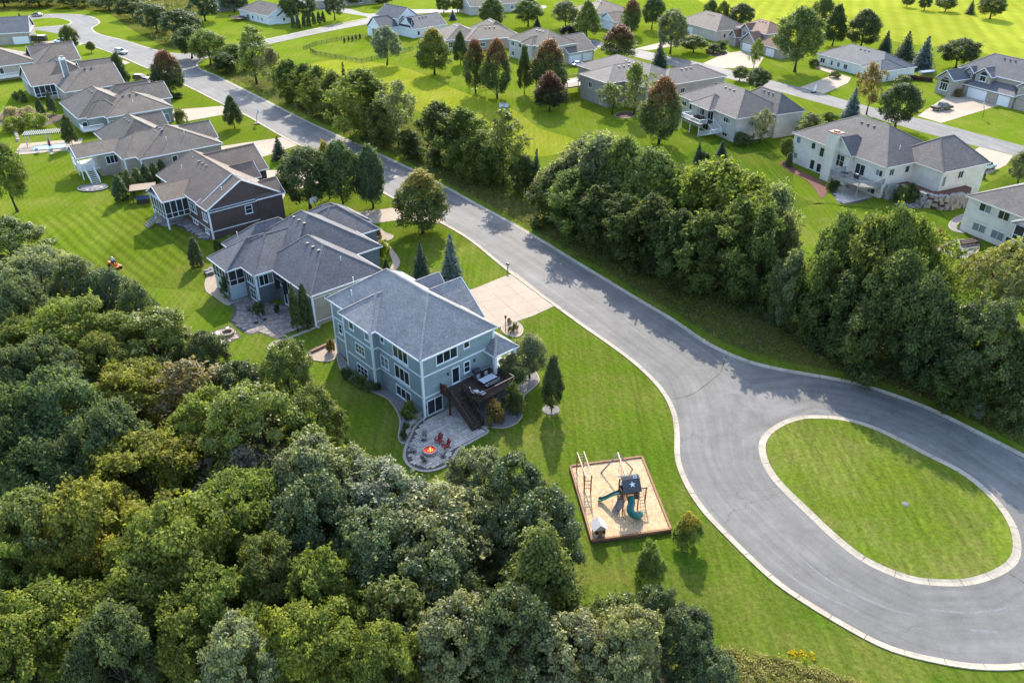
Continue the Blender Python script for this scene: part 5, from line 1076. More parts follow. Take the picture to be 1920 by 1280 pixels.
for ln in TREES.split('\n'):
    a, lab = ln.split('|'); k, x, yt, yb, w, c, g = a.split(); c = eval(c) if c[0] == '(' else c
    yb = float(yb) + (0 if g != 'b' else 8 if float(x) > 1480 else 22 if float(x) > 1030 else 14 if float(x) > 540 else 0); tpx(k, float(x), float(yt), yb, float(w) * (1.0 if 1380 < float(x) < 1535 else 1.30 + .05 * (float(x) < 1000) if k == 'belt' and g == 'b' else 1.15 if g == 'b' else 1.0), c, lab, GR[g], 'shrub' if k == 'shrub' else 'tree')
for i, (x, yt, yb) in enumerate(((551, 26, 57), (560, 28, 55), (571, 26, 53), (580, 25, 51), (590, 23, 49), (599, 22, 46), (607, 22, 44))): tpx('arb', x, yt, yb, 9, 'dark', 'upright dark evergreen, number %s from the left in the row beside the far road' % ('one two three four five six seven'.split()[i]), 'row of arborvitae beside the far road')
for i, (x, yt, yb) in enumerate(((646, 70, 80), (654, 68, 78), (661, 67, 77), (668, 65, 75), (675, 63, 73))): tpx('arb', x, yt, yb, 4.5, 'dark', 'small planted evergreen, number %s from the left behind the black picket fence' % ('one two three four five'.split()[i]), 'small evergreens behind the picket fence')
SHR = '''652 690 708 26 mid|shrub nearest the far end of the gravel bed under the bump-out
668 698 718 26 pale|second shrub along the gravel bed under the bump-out
680 706 724 24 mid|third shrub along the gravel bed under the bump-out
693 714 731 24 pale|fourth shrub along the gravel bed, by the wall corner
709 718 730 14 dark|small dark shrub tucked in the wall corner
768 756 782 32 green|leafy hydrangea at the corner of the patio and the house
762 792 806 16 mid|low plant behind the patio stones, upper one
758 806 822 16 dark|low plant behind the patio stones, lower one
928 756 792 40 orange|orange-brown bush under the deck
962 728 778 46 dark|large dark hydrangea beside the deck
621 638 660 20 orange|small orange-leaved bush in the mulch by the timber edging
431 515 556 26 dark|dark bush at the pale porch base
487 568 590 26 mid|bush in the middle of the grey house patio
520 572 586 12 dark|small dark bush by the patio door of the grey house
437 443 460 36 mid|green bush at the brown house corner
410 450 472 20 dark|small dark bush below the brown house wall
28 222 246 46 lime|round golden bush left in the pool garden bed
68 216 240 44 lime|round golden bush right in the pool garden bed
22 201 220 28 tan|feathery pale grass clump behind the left golden bush
54 201 216 32 tan|pinkish plumed grass clump behind the right golden bush
340 206 232 24 olive|rusty bush at the mouth of the sage house driveway
530 331 348 22 olive|round tan-green bush on the concrete walk by the driveway
722 452 484 24 lime|golden bush on the curved front walk
709 430 446 18 orange|low orange planting at the garage corner
330 176 184 30 dark|dark low bush under the big rust-topped maple
40 172 192 26 dark|dark bush beside the back balcony house
1686 350 380 32 olive|olive bush at the left end of the boulder wall
1703 348 378 40 dark|dark bush in front of the boulder wall
1841 322 334 14 dark|small bush behind the white pickup
1800 418 428 14 lime|yellow shrub in the upper curved garden bed
1560 338 356 26 dark|shrub at the base of the tall chimney
1390 250 272 40 dark|dark shrubs under the pale grey house's end wall
1352 78 96 22 dark|dark round bush by the red-roofed house walk
1338 84 100 30 dark|bushy planting on the red-roofed house's front lawn
1525 112 126 24 dark|green bush at the ranch house's left corner
1565 134 146 22 mid|low planting in front of the ranch house porch
1690 142 160 36 mid|low shrub row against the ranch house end wall
1796 168 182 14 orange|red-leaved shrub by the large house's door
1452 236 252 20 mid|shrub beside the pale grey house's wing
1318 284 304 26 dark|dark shrub under the switchback stair
1828 758 778 34 silver|silvery weed clump on the verge near the right edge
955 597 606 8 brown|small dry plant in the round driveway bed, nearest the lamp post
966 606 620 14 brown|largest dry plant in the round driveway bed
957 612 624 10 brown|front dry plant in the round driveway bed'''
for ln in SHR.split('\n'):
    a, lab = ln.split('|'); x, yt, yb, w, c = a.split(); tpx('shrub', float(x), float(yt), float(yb), float(w), c, lab, None, 'shrub', 'ornamental_grass' if c == 'tan' else None)
# weeds and undergrowth nobody could count
def inside(p, P):
    x, y = p; c = False; j = len(P) - 1
    for i in range(len(P)):
        if (P[i][1] > y) != (P[j][1] > y) and x < (P[j][0] - P[i][0]) * (y - P[i][1]) / (P[j][1] - P[i][1]) + P[i][0]: c = not c
        j = i
    return c
def undergrowth(name, poly, n, hmax, size, per, col, label, seed=1, blades=False):
    rs = np.random.RandomState(seed); P = pix(poly); xs = [p[0] for p in P]; ys = [p[1] for p in P]; pts = []
    while len(pts) < n:
        q = (rs.uniform(min(xs), max(xs)), rs.uniform(min(ys), max(ys)))
        if inside(q, P): pts.append(q)
    pts = np.array(pts); hh = hmax * rs.uniform(.25, 1, n) ** 1.5; idx = np.repeat(np.arange(n), per); m = len(idx); d = unit(m, rs); d[:, 2] = abs(d[:, 2])
    rad = (hh * rs.uniform(.7, 1.2, n))[idx][:, None]; L_ = np.c_[pts[idx], np.zeros(m)] + d * rad * np.array([1, 1, 1.0]) * rs.uniform(.4, 1, (m, 1)); Nn = d + unit(m, rs) * .8 + np.array([0, 0, .4])
    o = link(name, leaf_obj(name, L_, Nn, size, .5 + (rs.normal(size=n) * .2)[idx] + rs.normal(size=m) * .12, lf_plain, None, .4)); o.color = (*COL[col], 1) if isinstance(col, str) else (*col, 1); tag(o, label, kind='stuff'); return o
undergrowth('undergrowth', [(990, 352), (1100, 420), (1200, 478), (1330, 545), (1460, 610), (1560, 668), (1700, 712), (1830, 772), (1915, 812), (1915, 700), (1800, 690), (1640, 640), (1520, 600), (1440, 560), (1300, 500), (1180, 440), (1080, 390), (1010, 335)], 900, 1.5, .30, 26, 'dark', 'dark tangled undergrowth at the foot of the belt trees', 3)
undergrowth('thicket', [(1000, 375), (1100, 436), (1200, 492), (1330, 556), (1460, 618), (1560, 672), (1700, 716), (1830, 772), (1915, 812), (1915, 740), (1800, 722), (1640, 675), (1520, 632), (1440, 592), (1300, 530), (1180, 462), (1080, 408), (1010, 355)], 420, 2.7, .30, 80, 'dark', 'dense bushy thicket along the front foot of the belt', 13)
undergrowth('thicket', [(560, 190), (700, 255), (850, 330), (990, 375), (990, 350), (860, 300), (720, 232), (580, 168)], 150, 2.4, .30, 70, 'olive', 'bushy thicket under the verge trees', 14)
undergrowth('far_thicket', [(-60, 20), (60, 15), (150, 15), (215, 24), (250, 46), (290, 74), (330, 90), (360, 84), (372, 50), (330, -25), (-80, -25)], 420, 5.5, .7, 50, (.11, .115, .04), 'olive scrub along the far top left edge', 15)
undergrowth('undergrowth', [(470, 158), (600, 212), (720, 262), (880, 345), (980, 360), (900, 290), (780, 240), (660, 190), (560, 140), (450, 120)], 420, 1.3, .30, 22, 'olive', 'scrubby undergrowth below the verge trees by the street', 4)
undergrowth('tall_grass', [(420, 146), (560, 214), (720, 284), (900, 376), (1080, 482), (1250, 580), (1370, 650), (1560, 694), (1740, 748), (1905, 830), (1915, 800), (1740, 715), (1560, 670), (1440, 610), (1280, 540), (1100, 440), (930, 350), (760, 262), (600, 200), (460, 140)], 6500, .5, .22, 11, (.150, .145, .060), 'uncut tall grass sloping from the belt to the kerb', 5)
undergrowth('weeds', [(1285, 1245), (1330, 1212), (1400, 1222), (1480, 1240), (1560, 1262), (1640, 1292), (1660, 1400), (1250, 1400)], 2200, .7, .20, 22, (.24, .22, .07), 'yellowing weeds in the corner below the mown grass', 6)
undergrowth('goldenrod', [(1478, 1222), (1494, 1220), (1524, 1224), (1526, 1236), (1480, 1236)], 14, .7, .16, 22, (.45, .33, .01), 'few yellow goldenrod blooms at the edge of the mown grass', 7)
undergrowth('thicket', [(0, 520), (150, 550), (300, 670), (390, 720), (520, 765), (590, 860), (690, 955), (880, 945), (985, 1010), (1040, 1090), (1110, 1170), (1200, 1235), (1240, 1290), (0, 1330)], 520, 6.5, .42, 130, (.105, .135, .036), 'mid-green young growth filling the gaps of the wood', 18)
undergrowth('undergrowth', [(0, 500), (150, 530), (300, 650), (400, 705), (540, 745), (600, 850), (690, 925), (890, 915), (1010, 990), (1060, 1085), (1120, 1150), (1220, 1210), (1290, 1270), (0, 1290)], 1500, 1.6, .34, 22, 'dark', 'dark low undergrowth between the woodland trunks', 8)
# ---------------------------------------------------------------- gardens, patios and everything that stands in them
def frame(px, z=0, ang=0, name=None, label=None, cat=None, group=None): return tag(empty(name, (*G(*px), z), R(ang)), label, cat, group)
def paving(name, poly, z, label, w=.42, l=.62, mat=None, border=None, ang=42, seed=1, smooth=True, gap=.02):
    """patio of laid pavers inside an outline, with open joints"""
    P = ccw(spline(poly, .5, True) if smooth else poly); root = tag(empty(name), label, 'patio'); c, s = math.cos(R(ang)), math.sin(R(ang)); rot = lambda p: (p[0] * c + p[1] * s, -p[0] * s + p[1] * c); inv = lambda p: (p[0] * c - p[1] * s, p[0] * s + p[1] * c)
    b = MB(); b.prism(P, -.02, z - .03); b.build('bed', m_joint, root)
    inn = offset(P, .34, True) if border else P; Q = [rot(p) for p in inn]; xs = [q[0] for q in Q]; ys = [q[1] for q in Q]; rg = random.Random(seed); b = MB(); row = 0; y = min(ys)
    while y < max(ys):
        h_ = w * rg.choice((1, 1, .72)); x = min(xs) - rg.uniform(0, l)
        while x < max(xs):
            w_ = l * rg.choice((.6, .8, 1, 1)); cs = [(x + gap, y + gap), (x + w_ - gap, y + gap), (x + w_ - gap, y + h_ - gap), (x + gap, y + h_ - gap)]
            if all(inside(q, Q) for q in cs): zt = z + rg.uniform(-.008, .008); W_ = [inv(q) for q in cs]; b.face([(*q, zt) for q in W_], m=rg.randrange(3)); [b.face([(*W_[i], z - .03), (*W_[(i + 1) % 4], z - .03), (*W_[(i + 1) % 4], zt), (*W_[i], zt)]) for i in range(4)]
            x += w_
        y += h_; row += 1
    o = b.build('pavers', mat or pav, root); o['kind'] = 'stuff'
    if border:
        A = P; B = offset(P, .32, True); b = MB(); n = len(A)
        for i in range(n): j = (i + 1) % n; f = lambda p, q, t: (p[0] + (q[0] - p[0]) * t, p[1] + (q[1] - p[1]) * t); b.face([(*f(A[i], A[j], .03), z + .01), (*f(A[i], A[j], .97), z + .01), (*f(B[i], B[j], .97), z + .01), (*f(B[i], B[j], .03), z + .01)]); b.face([(*A[i], -.02), (*A[j], -.02), (*A[j], z + .01), (*A[i], z + .01)])
        o = b.build('edge_pavers', border, root); o['kind'] = 'stuff'
    return root
pav = [M('paver_grey', (.52, .445, .375), None, .85, ((1, .4), (9, .4))), M('paver_mauve', (.45, .37, .32), None, .85, ((1, .4), (9, .4))), M('paver_pale', (.58, .505, .43), None, .85, ((1, .4), (9, .4)))]
m_edge = M('edge_paver', (.42, .36, .31), None, .85, ((1, .4), (9, .4)))
def stone(par, x, y, z, sx, sy, sz, rz, seed, mat=None, name='stone'):
    """one split-faced block, a little out of square"""
    rg = random.Random(seed); j = lambda: rg.uniform(-.08, .08); b = MB(); v = {}
    for i in (0, 1):
        for k in (0, 1):
            for q in (0, 1): v[i, k, q] = ((i - .5 + j()) * sx, (k - .5 + j()) * sy, (q + (j() if q else -.05)) * sz)
    for f in (((0, 0, 0), (1, 0, 0), (1, 0, 1), (0, 0, 1)), ((1, 1, 0), (0, 1, 0), (0, 1, 1), (1, 1, 1)), ((0, 1, 0), (0, 0, 0), (0, 0, 1), (0, 1, 1)), ((1, 0, 0), (1, 1, 0), (1, 1, 1), (1, 0, 1)), ((0, 0, 1), (1, 0, 1), (1, 1, 1), (0, 1, 1))): b.face([v[q] for q in f])
    return link(name, b.mesh('stone', mat or m_stone), par, (x, y, z), rz)
def bed(name, poly, z, mat, label, cat='garden bed', edge=None, smooth=True):
    """low planting bed, mounded, with an edging strip"""
    P = ccw(spline(poly, .5, True) if smooth else poly); r = tag(empty(name), label, cat); b = MB(); b.prism(offset(P, .14, True) if edge else P, -.02, z); b.build('fill', mat, r)
    if edge:
        A, B = P, offset(P, .15, True); b = MB(); n = len(A)
        for i in range(n): j = (i + 1) % n; b.face([(*A[i], z + .04), (*A[j], z + .04), (*B[j], z + .04), (*B[i], z + .04)]); b.face([(*A[i], -.02), (*A[j], -.02), (*A[j], z + .04), (*A[i], z + .04)]); b.face([(*B[j], z - .02), (*B[i], z - .02), (*B[i], z + .04), (*B[j], z + .04)])
        b.build('edging', edge, r)
    return r
# --- around the blue-grey house
bed('gravel_bed', pix([(636, 664), (632, 676), (642, 700), (668, 722), (694, 734), (725, 748), (742, 770), (749, 792), (746, 822), (757, 834), (765, 826), (762, 806), (774, 790), (795, 778), (760, 748), (716, 722), (700, 716), (660, 690)]), .06, m_gravel, 'grey gravel bed curving along the left wall of the blue-grey house', edge=m_kerb)
paving('patio', pix([(797, 780), (786, 789), (775, 801), (768, 816), (761, 831), (756, 847), (756, 860), (764, 873), (777, 881), (796, 885.5), (817, 883), (835, 876), (847, 865), (856, 852), (862, 843), (877, 834), (902, 820), (918, 809), (906, 799), (893, 787), (880, 770), (866, 752), (830, 768)]), .07, 'round grey paver patio with a fire pit behind the blue-grey house', border=m_edge)
blocks = tag(empty('stone_wall'), 'low curved wall of long split stones between patio and gravel bed', 'wall')
for i, (x, y, l, a) in enumerate(((783, 783, 1.5, 35), (772, 797, 1.35, 55), (764, 814, 1.4, 72), (757, 822, .9, 20))): stone(blocks, *G(x, y), .05, l, .42, .42, R(a), i)
bed('mulch_bed', pix([(567, 668), (580, 658), (606, 646), (634, 634), (640, 650), (634, 668), (618, 678), (595, 677), (575, 674)]), .05, m_tan, 'tan stone bed with a timber between the two grey houses', edge=m_kerb)
b = MB(); p, q = G(584, 662), G(614, 648); b.bar((*p, .2), (*q, .2), .3, .32); tag(b.build('landscape_timber', m_wood), 'weathered timber edging lying in the tan stone bed', 'timber')
bed('gravel_bed', pix([(868, 772), (893, 798), (922, 802), (945, 803), (966, 796), (979, 782), (982, 764), (984, 742), (1000, 728), (1012, 712), (1000, 690), (985, 670), (960, 660), (930, 690)]), .05, m_gravel, 'pale gravel bed around the deck and front porch shrubs', edge=m_kerb)
bed('gravel_ring', [(G(1033, 768)[0] + 1.05 * math.cos(t * .524), G(1033, 768)[1] + 1.05 * math.sin(t * .524)) for t in range(12)], .06, m_gravel, 'round gravel ring at the foot of the young tree', 'garden bed')
bed('round_bed', pix([(939, 616), (945, 606), (958, 602), (972, 605), (981, 615), (979, 627), (968, 633), (954, 630), (944, 625)]), .06, m_tan, 'round tan gravel bed with dry plants by the wide driveway', edge=m_kerb)
def lamp_post(px, hh, label):
    r = frame(px, 0, 0, 'lamp_post', label, 'lamp'); b = MB(); b.tube([(0, 0, 0), (0, 0, hh - .45)], [.06, .045], 8); b.build('post', m_dark, r); b = MB(); b.lathe([(.05, hh - .45), (.14, hh - .38), (.17, hh - .1), (.2, hh - .08), (.06, hh + .05), (0, hh + .09)], 8); b.build('lantern', m_wood, r)
lamp_post((948, 620), 2.4, 'slim dark lamp post in the round bed by the driveway')
fp = frame((806, 848), .07, 0, 'fire_pit', 'round stone fire pit burning with orange flames on the patio', 'fire pit')
for c in range(2):
    for i in range(14): a = (i + c * .5) * 2 * math.pi / 14; stone(fp, .72 * math.cos(a), .72 * math.sin(a), c * .19, .24, .29, .185, a, 50 + i + c * 20, m_edge)
b = MB(); b.lathe([(.6, .36), (.58, .15)], 24); b.build('liner', m_dark, fp); m_ember = M('embers', (.25, .02, .01), (.06, .01, .01), .9, ((6, .6),), None, .2, emit=((1, .03, .01), .7)); b = MB(); b.lathe([(.59, .18), (.3, .24), (0, .26)], 24); b.build('embers', m_ember, fp)
m_fl = M('flame', (1, .35, .08), None, .9, emit=((1, .30, .06), 3.5)); rg = random.Random(3); b = MB()
for i in range(5):
    a, r_ = rg.uniform(0, 6.28), rg.uniform(.0, .32); x, y, hh = r_ * math.cos(a), r_ * math.sin(a), rg.uniform(.10, .25); b.tube([(x, y, .2), (x + .03, y + .02, .2 + hh * .4), (x - .02, y + .04, .2 + hh)], [.05, .045, .005], 6)
b.build('flames', m_fl, fp, smooth=True)
m_sling = M('grey_sling', (.24, .24, .26), (.16, .16, .17), .7, ((3, .4),)); m_redp = M('red_plastic', (.26, .03, .035), None, .5, ((2, .3),))
def patio_chair(px, ang, label, grp):
    r = frame(px, .075, ang, 'patio_chair', label, 'chair', grp); b = MB(); b.box(-.27, .27, -.27, .25, .40, .45); b.build('seat', m_sling, r)
    b = MB(); b.bar((0, .25, .44), (0, .46, 1.08), .52, .05, up=(0, 1, 0)); b.build('backrest', m_sling, r); b = MB(); b.lathe([(.3, 0), (.33, .03), (.3, .06), (.27, .03), (.3, 0)], 14); b.tube([(0, 0, .03), (0, 0, .4)], .05, 6); b.bar((-.3, 0, .03), (.3, 0, .03), .05); b.bar((0, -.3, .03), (0, .3, .03), .05); b.build('swivel_base', m_dark, r)
    for s in (-1, 1): b = MB(); b.tube([(s * .29, .25, .42), (s * .31, .2, .66), (s * .31, -.22, .64), (s * .29, -.25, .42)], .025, 5); b.build('armrest', m_dark, r)
CG = 'grey patio chairs around the fire pit'
patio_chair((795, 826), -12, 'grey sling chair north of the fire pit nearest the low stone wall', CG); patio_chair((776, 848), 75, 'grey chair at the left of the fire pit seen edge-on', CG); patio_chair((796, 865), 160, 'grey chair on the woodland side of the fire pit', CG); patio_chair((831, 857), -130, 'grey chair right of the fire pit near the lawn corner', CG)
def adirondack(px, ang, label):
    r = frame(px, .075, ang, 'adirondack_chair', label, 'chair', 'red chairs by the fire pit'); s = MB(); k = MB()
    for i in range(5): s.bar((-.28, -.3 + i * .125, .40 - i * .035), (.28, -.3 + i * .125, .40 - i * .035), .11, .025)
    s.build('seat', m_redp, r)
    for i in range(5): x = (i - 2) * .115; k.bar((x, .25, .26), (x * 1.15, .52, 1.02 - abs(i - 2) * .05), .10, .025, up=(0, 1, 0))
    k.build('backrest', m_redp, r)
    for q in (-1, 1): b = MB(); b.bar((q * .34, -.36, .56), (q * .34, .36, .56), .13, .03); b.bar((q * .33, -.3, 0), (q * .33, -.3, .55), .06); b.bar((q * .33, -.28, .4), (q * .33, .5, .02), .05, .1); b.build('arm_frame', m_redp, r)
adirondack((823, 830), -28, 'red slatted chair behind the fire pit, farther from the lawn'); adirondack((836, 840), -55, 'red slatted chair right of the fire pit, nearer the lawn')
# on the deck
def on(par_house, u, v, z, ang, name, label, cat, group=None):
    M_ = par_house.root.matrix_basis; o = tag(empty(name, M_ @ Vector((u, v, z)), par_house.root.rotation_euler.z + R(ang)), label, cat, group); return o
m_tabletop = M('glass_table_top', (.55, .55, .57), (.30, .30, .33), .25, ((3, .6),)); m_steel = M('steel', (.45, .46, .48), None, .3, ((2, .3),), metal=.8)
bpy.context.view_layer.update()
t = on(H1, 7.5, -2.6, 2.755, 0, 'dining_table', 'long pale-topped dining table on the deck', 'table'); b = MB(); b.box(-1.05, 1.05, -.5, .5, .70, .745)
for i in range(6): b.box(-1 + i * .34, -.72 + i * .34, -.42, .42, .746, .76)
b.build('tabletop', m_tabletop, t)
for x in (-.95, .95):
    for y in (-.42, .42): b = MB(); b.bar((x, y, 0), (x, y, .7), .06); b.build('leg', m_dark, t)
for i, (u, v, a, l) in enumerate(((6.8, -3.35, 180, 'dark deck chair at the dining table, rail side left'), (7.5, -3.4, 180, 'dark deck chair at the dining table, rail side middle'), (8.2, -3.35, 180, 'dark deck chair at the dining table, rail side right'), (6.9, -1.85, 0, 'dark deck chair at the dining table, house side left'), (8.1, -1.85, 0, 'dark deck chair at the dining table, house side right'))):
    r = on(H1, u, v, 2.755, a, 'deck_chair', l, 'chair', 'chairs around the deck table'); b = MB(); b.box(-.24, .24, -.25, .22, .42, .46); b.build('seat', m_sling, r); b = MB(); b.bar((0, .22, .46), (0, .34, .98), .48, .04, up=(0, 1, 0)); b.build('backrest', m_sling, r)
    for x in (-.22, .22):
        for y in (-.22, .22): b = MB(); b.bar((x, y, 0), (x, y, .42), .035); b.build('leg', m_dark, r)
g = on(H1, 7.3, -.75, 2.755, 0, 'grill', 'black-lidded steel barbecue grill against the deck wall', 'grill'); b = MB(); b.box(-.4, .4, -.28, .28, .1, .82); b.build('cabinet', m_steel, g); b = MB(); b.tube([(-.45, 0, .92), (.45, 0, .92)], .33, 12); b.build('lid', m_dark, g)
for s in (-1, 1): b = MB(); b.box(s * .62 - .2, s * .62 + .2, -.26, .26, .8, .84); b.build('side_shelf', m_steel, g)
for x in (-.36, .36): b = MB(); b.tube([(x - .03, -.2, .06), (x + .03, -.2, .06)], .06, 8); b.build('wheel', m_dark, g)
m_wht = M('white_fabric', (.8, .78, .78), None, .8, ((2, .2),))
for u, v, a, l in ((4.9, -3.2, 60, 'white lounge chair on the deck near the stair'), (5.3, -4.1, 100, 'white deck armchair in the outer deck corner')):
    r = on(H1, u, v, 2.755, a, 'lounge_chair', l, 'chair'); b = MB(); b.box(-.3, .3, -.5, .25, .3, .36); b.build('seat', m_wht, r); b = MB(); b.bar((0, .25, .34), (0, .52, .92), .58, .06, up=(0, 1, 0)); b.build('backrest', m_wht, r)
    for x in (-.28, .28): b = MB(); b.bar((x, -.45, 0), (x, -.4, .5), .04); b.bar((x, .3, 0), (x, .2, .5), .04); b.bar((x, -.42, .5), (x, .32, .52), .06, .03); b.build('arm_frame', m_dark, r)
r = on(H1, 2.75, -.35, 2.755, 0, 'flower_pot', 'terracotta pot of red flowers at the deck corner by the wall', 'flower pot'); b = MB(); b.lathe([(0, 0), (.2, 0), (.28, .4), (.3, .42), (.3, .48), (.25, .48), (.25, .4), (0, .4)], 12); b.build('pot', M('terracotta', (.38, .13, .06), None, .8), r)
P = unit(260, np.random.RandomState(2)); P[:, 2] = abs(P[:, 2]); o = link('flowers', leaf_obj('flowers', P * .34 + np.array([0, 0, .5]), P, .12, np.random.RandomState(4).rand(260), lf_plain), r); o.color = (.35, .07, .03, 1)
# --- grey hip-roofed house: patio, fire ring
m_brick = [M('brick_paver', (.27, .22, .19), None, .85, ((1, .4), (9, .4))), M('brick_paver_dark', (.20, .165, .15), None, .85, ((1, .4), (9, .4))), M('brick_paver_pale', (.32, .275, .24), None, .85, ((1, .4), (9, .4)))]
paving('patio', pix([z2(210, 780), z2(270, 830), z2(310, 890), z2(295, 975), z2(340, 1020), z2(420, 1070), z2(500, 1055), z2(580, 1085), z2(660, 1105), z2(760, 1045), z2(945, 995), z2(890, 880), z2(760, 850), z2(600, 830), z2(480, 800), z2(380, 770)]), .06, 'brown paved patio in the shade of the grey hip-roofed house', .5, .7, m_brick, None, 41, 5)
paving('fire_pit_patio', pix([z2(118, 1068), z2(285, 995), z2(375, 1085), z2(222, 1163)]), .07, 'square pale paved pad with a stone fire ring', .6, .6, [pav[2], m_edge, m_tan], None, 20, 6, False)
fr = frame(z2(268, 1068), .07, 0, 'fire_ring', 'round tan stone fire ring, unlit, on the square pad', 'fire pit')
for c in range(2):
    for i in range(14): a = (i + c * .5) * 2 * math.pi / 14; stone(fr, .8 * math.cos(a), .8 * math.sin(a), c * .21, .3, .33, .2, a, 150 + i + c * 20, m_tan)
b = MB(); b.lathe([(.66, .05), (0, .06)], 20); b.build('ash', m_joint, fr)
bed('stone_bed', pix([z2(95, 700), z2(110, 640), z2(150, 590), z2(190, 600), z2(195, 700), z2(250, 790), z2(290, 850), z2(250, 845), z2(170, 790), z2(110, 750)]), .05, m_tan, 'curved pale stone bed round the screened corner porch', edge=m_kerb)
bed('small_stone_bed', pix([z2(565, 1170), z2(600, 1130), z2(650, 1110), z2(700, 1112), z2(690, 1145), z2(630, 1178), z2(585, 1188)]), .05, m_tan, 'small teardrop stone bed at the patio corner', edge=m_kerb)
b = MB(); b.bar((*G(*z2(700, 1112)), .08), (*G(*z2(960, 1003)), .08), .5, .12); tag(b.build('edging_strip', m_kerb), 'straight pale concrete strip along the tan wall side', 'edging')
rk = tag(empty('rock_group'), 'few dark boulders beside the screened corner porch', 'rocks')
for i, (x, y) in enumerate(((115, 605), (140, 590), (165, 598), (150, 615), (128, 622))): stone(rk, *G(*z2(x, y)), 0, .8, .6, .5, i, 300 + i, m_gravel)
for i, (x, y, a, l) in enumerate(((480, 985, 20, 'dark patio chair in the brown patio, nearer the fire pad'), (545, 960, 100, 'dark patio chair in the brown patio, nearer the house'), (430, 890, 200, 'dark patio chair in the brown patio, near the porch'))): patio_chair(z2(x, y), a, l, 'dark chairs on the brown patio')
bed('front_bed', pix([(700, 432), (712, 428), (722, 436), (738, 442), (732, 450), (716, 452), (704, 446)]), .05, m_tan, 'pale planted bed at the garage front of the grey hip-roofed house', edge=m_kerb)
# --- brown house: shaded patio, hot tub shelter
paving('patio', pix([z3(985, 1090), z3(1005, 1060), z3(1200, 1030), z3(1300, 1090), z3(1390, 1150), z3(1360, 1195), z3(1300, 1200), z3(1230, 1160), z3(1130, 1110), z3(1050, 1115)]), .05, 'dark slate patio in the shade under the brown house porch', .6, .8, [m_found, m_gravel, pav[1]], None, 41, 8)
hs = frame(z3(935, 935), 0, 20, 'hot_tub_shelter', 'timber pergola shelter over a hot tub beside the evergreen hedge', 'shelter')
for x in (-2.0, 2.0):
    for y in (-1.5, 1.5): b = MB(); b.bar((x, y, 0), (x, y, 2.3), .16); b.build('post', m_brownplank, hs)
b = MB(); [b.box(-2.3, 2.3, -1.8 + i * .3, -1.56 + i * .3, 2.42, 2.47) for i in range(12)]; b.build('roof_slats', m_tan, hs); b = MB(); [b.bar((x, -1.85, 2.34), (x, 1.85, 2.34), .1, .16) for x in (-2, -.7, .7, 2)]; b.build('beams', m_brownplank, hs)
ht = frame(z3(925, 955), 0, 20, 'hot_tub', 'covered hot tub with a blue lid under the timber shelter', 'hot tub'); b = MB(); b.box(-1.1, 1.1, -1.0, 1.0, 0, .85); b.build('tub', m_brownplank, ht); b = MB(); b.box(-1.14, 1.14, -1.04, 1.04, .852, .95); b.build('cover', M('blue_vinyl', (.05, .10, .18), None, .5), ht)
# --- oval landing behind the taupe house, pool garden beyond
paving('landing', [(G(*z3(598, 868))[0] + 3.0 * math.cos(t * .3927), G(*z3(598, 868))[1] + 2.1 * math.sin(t * .3927)) for t in range(16)], .22, 'oval stone landing at the foot of the white stair', .5, .6, [m_gravel, pav[0], m_found], m_gravel, 30, 9)
X, Y = G(92, 276); pool = tag(empty('swimming_pool', (X, Y, 0), R(18)), 'small pale turquoise pool in white paving behind the evergreen', 'pool')
m_water, _t, _N, _L, _o = nodes('pool_water'); _p = _N('BsdfPrincipled'); _p.inputs['Base Color'].default_value = (.20, .42, .45, 1); _p.inputs['Roughness'].default_value = .06; _L(_p.outputs[0], _o.inputs[0])
b = MB(); b.box(-6.5, 6.5, -4, 4.6, -.02, .06); b.build('paving', m_conc, pool); b = MB(); b.box(-3.2, 3.4, -1.8, 1.6, .03, .075); b.build('water', m_water, pool)
b = MB(); [b.box(*q, .03, .16) for q in ((-3.5, -3.2, -2.1, 1.9), (3.4, 3.7, -2.1, 1.9), (-3.2, 3.4, -2.1, -1.8), (-3.2, 3.4, 1.6, 1.9))]; b.build('coping', m_kerb, pool)
m_pwhite = M('weathered_white', (.42, .41, .39), None, .7)
pg = tag(empty('pergola', (X - 1.2, Y + 2.6, 0), R(18)), 'white slatted pergola along the far side of the pool', 'pergola')
for x in (-4.2, 0, 4.2):
    for y in (-1.3, 1.3): b = MB(); b.bar((x, y, 0), (x, y, 2.5), .16); b.build('post', m_pwhite, pg)
for y in (-1.3, 1.3): b = MB(); b.bar((-4.7, y, 2.58), (4.7, y, 2.58), .12, .2); b.build('beam', m_dark if y < 0 else m_pwhite, pg)
b = MB(); b.box(-.05, .05, -1.8, 1.8, 2.69, 2.84); me = b.mesh('slat', m_pwhite)
for i in range(22): link('slat', me, pg, (-4.5 + i * .43, 0, 0))
for i, (x, y, l) in enumerate(((70, 288, 'dark sun lounger at the pool edge, left one'), (98, 290, 'dark sun lounger at the pool edge, right one'))):
    r = frame((x, y), .065, 30, 'sun_lounger', l, 'lounger', 'dark loungers by the pool'); b = MB(); b.box(-.35, .35, -1, .4, .3, .38); b.build('seat', m_sling, r); b = MB(); b.bar((0, .4, .34), (0, .95, .8), .7, .08, up=(0, 1, 0)); b.build('backrest', m_sling, r); b = MB(); [b.bar((sx * .3, sy, 0), (sx * .3, sy, .3), .06) for sx in (-1, 1) for sy in (-.9, .35)]; b.build('legs', m_dark, r)
r = frame((96, 281), .065, 0, 'patio_umbrella', 'folded dark red umbrella on the pool paving', 'umbrella'); b = MB(); b.tube([(0, 0, 0), (0, 0, 2.6)], .04, 6); b.build('pole', m_dark, r); b = MB(); b.lathe([(.05, 2.55), (.16, 2.0), (.26, 1.0), (.18, .8)], 8); b.build('canopy', M('dark_red_fabric', (.16, .03, .03), None, .8), r)
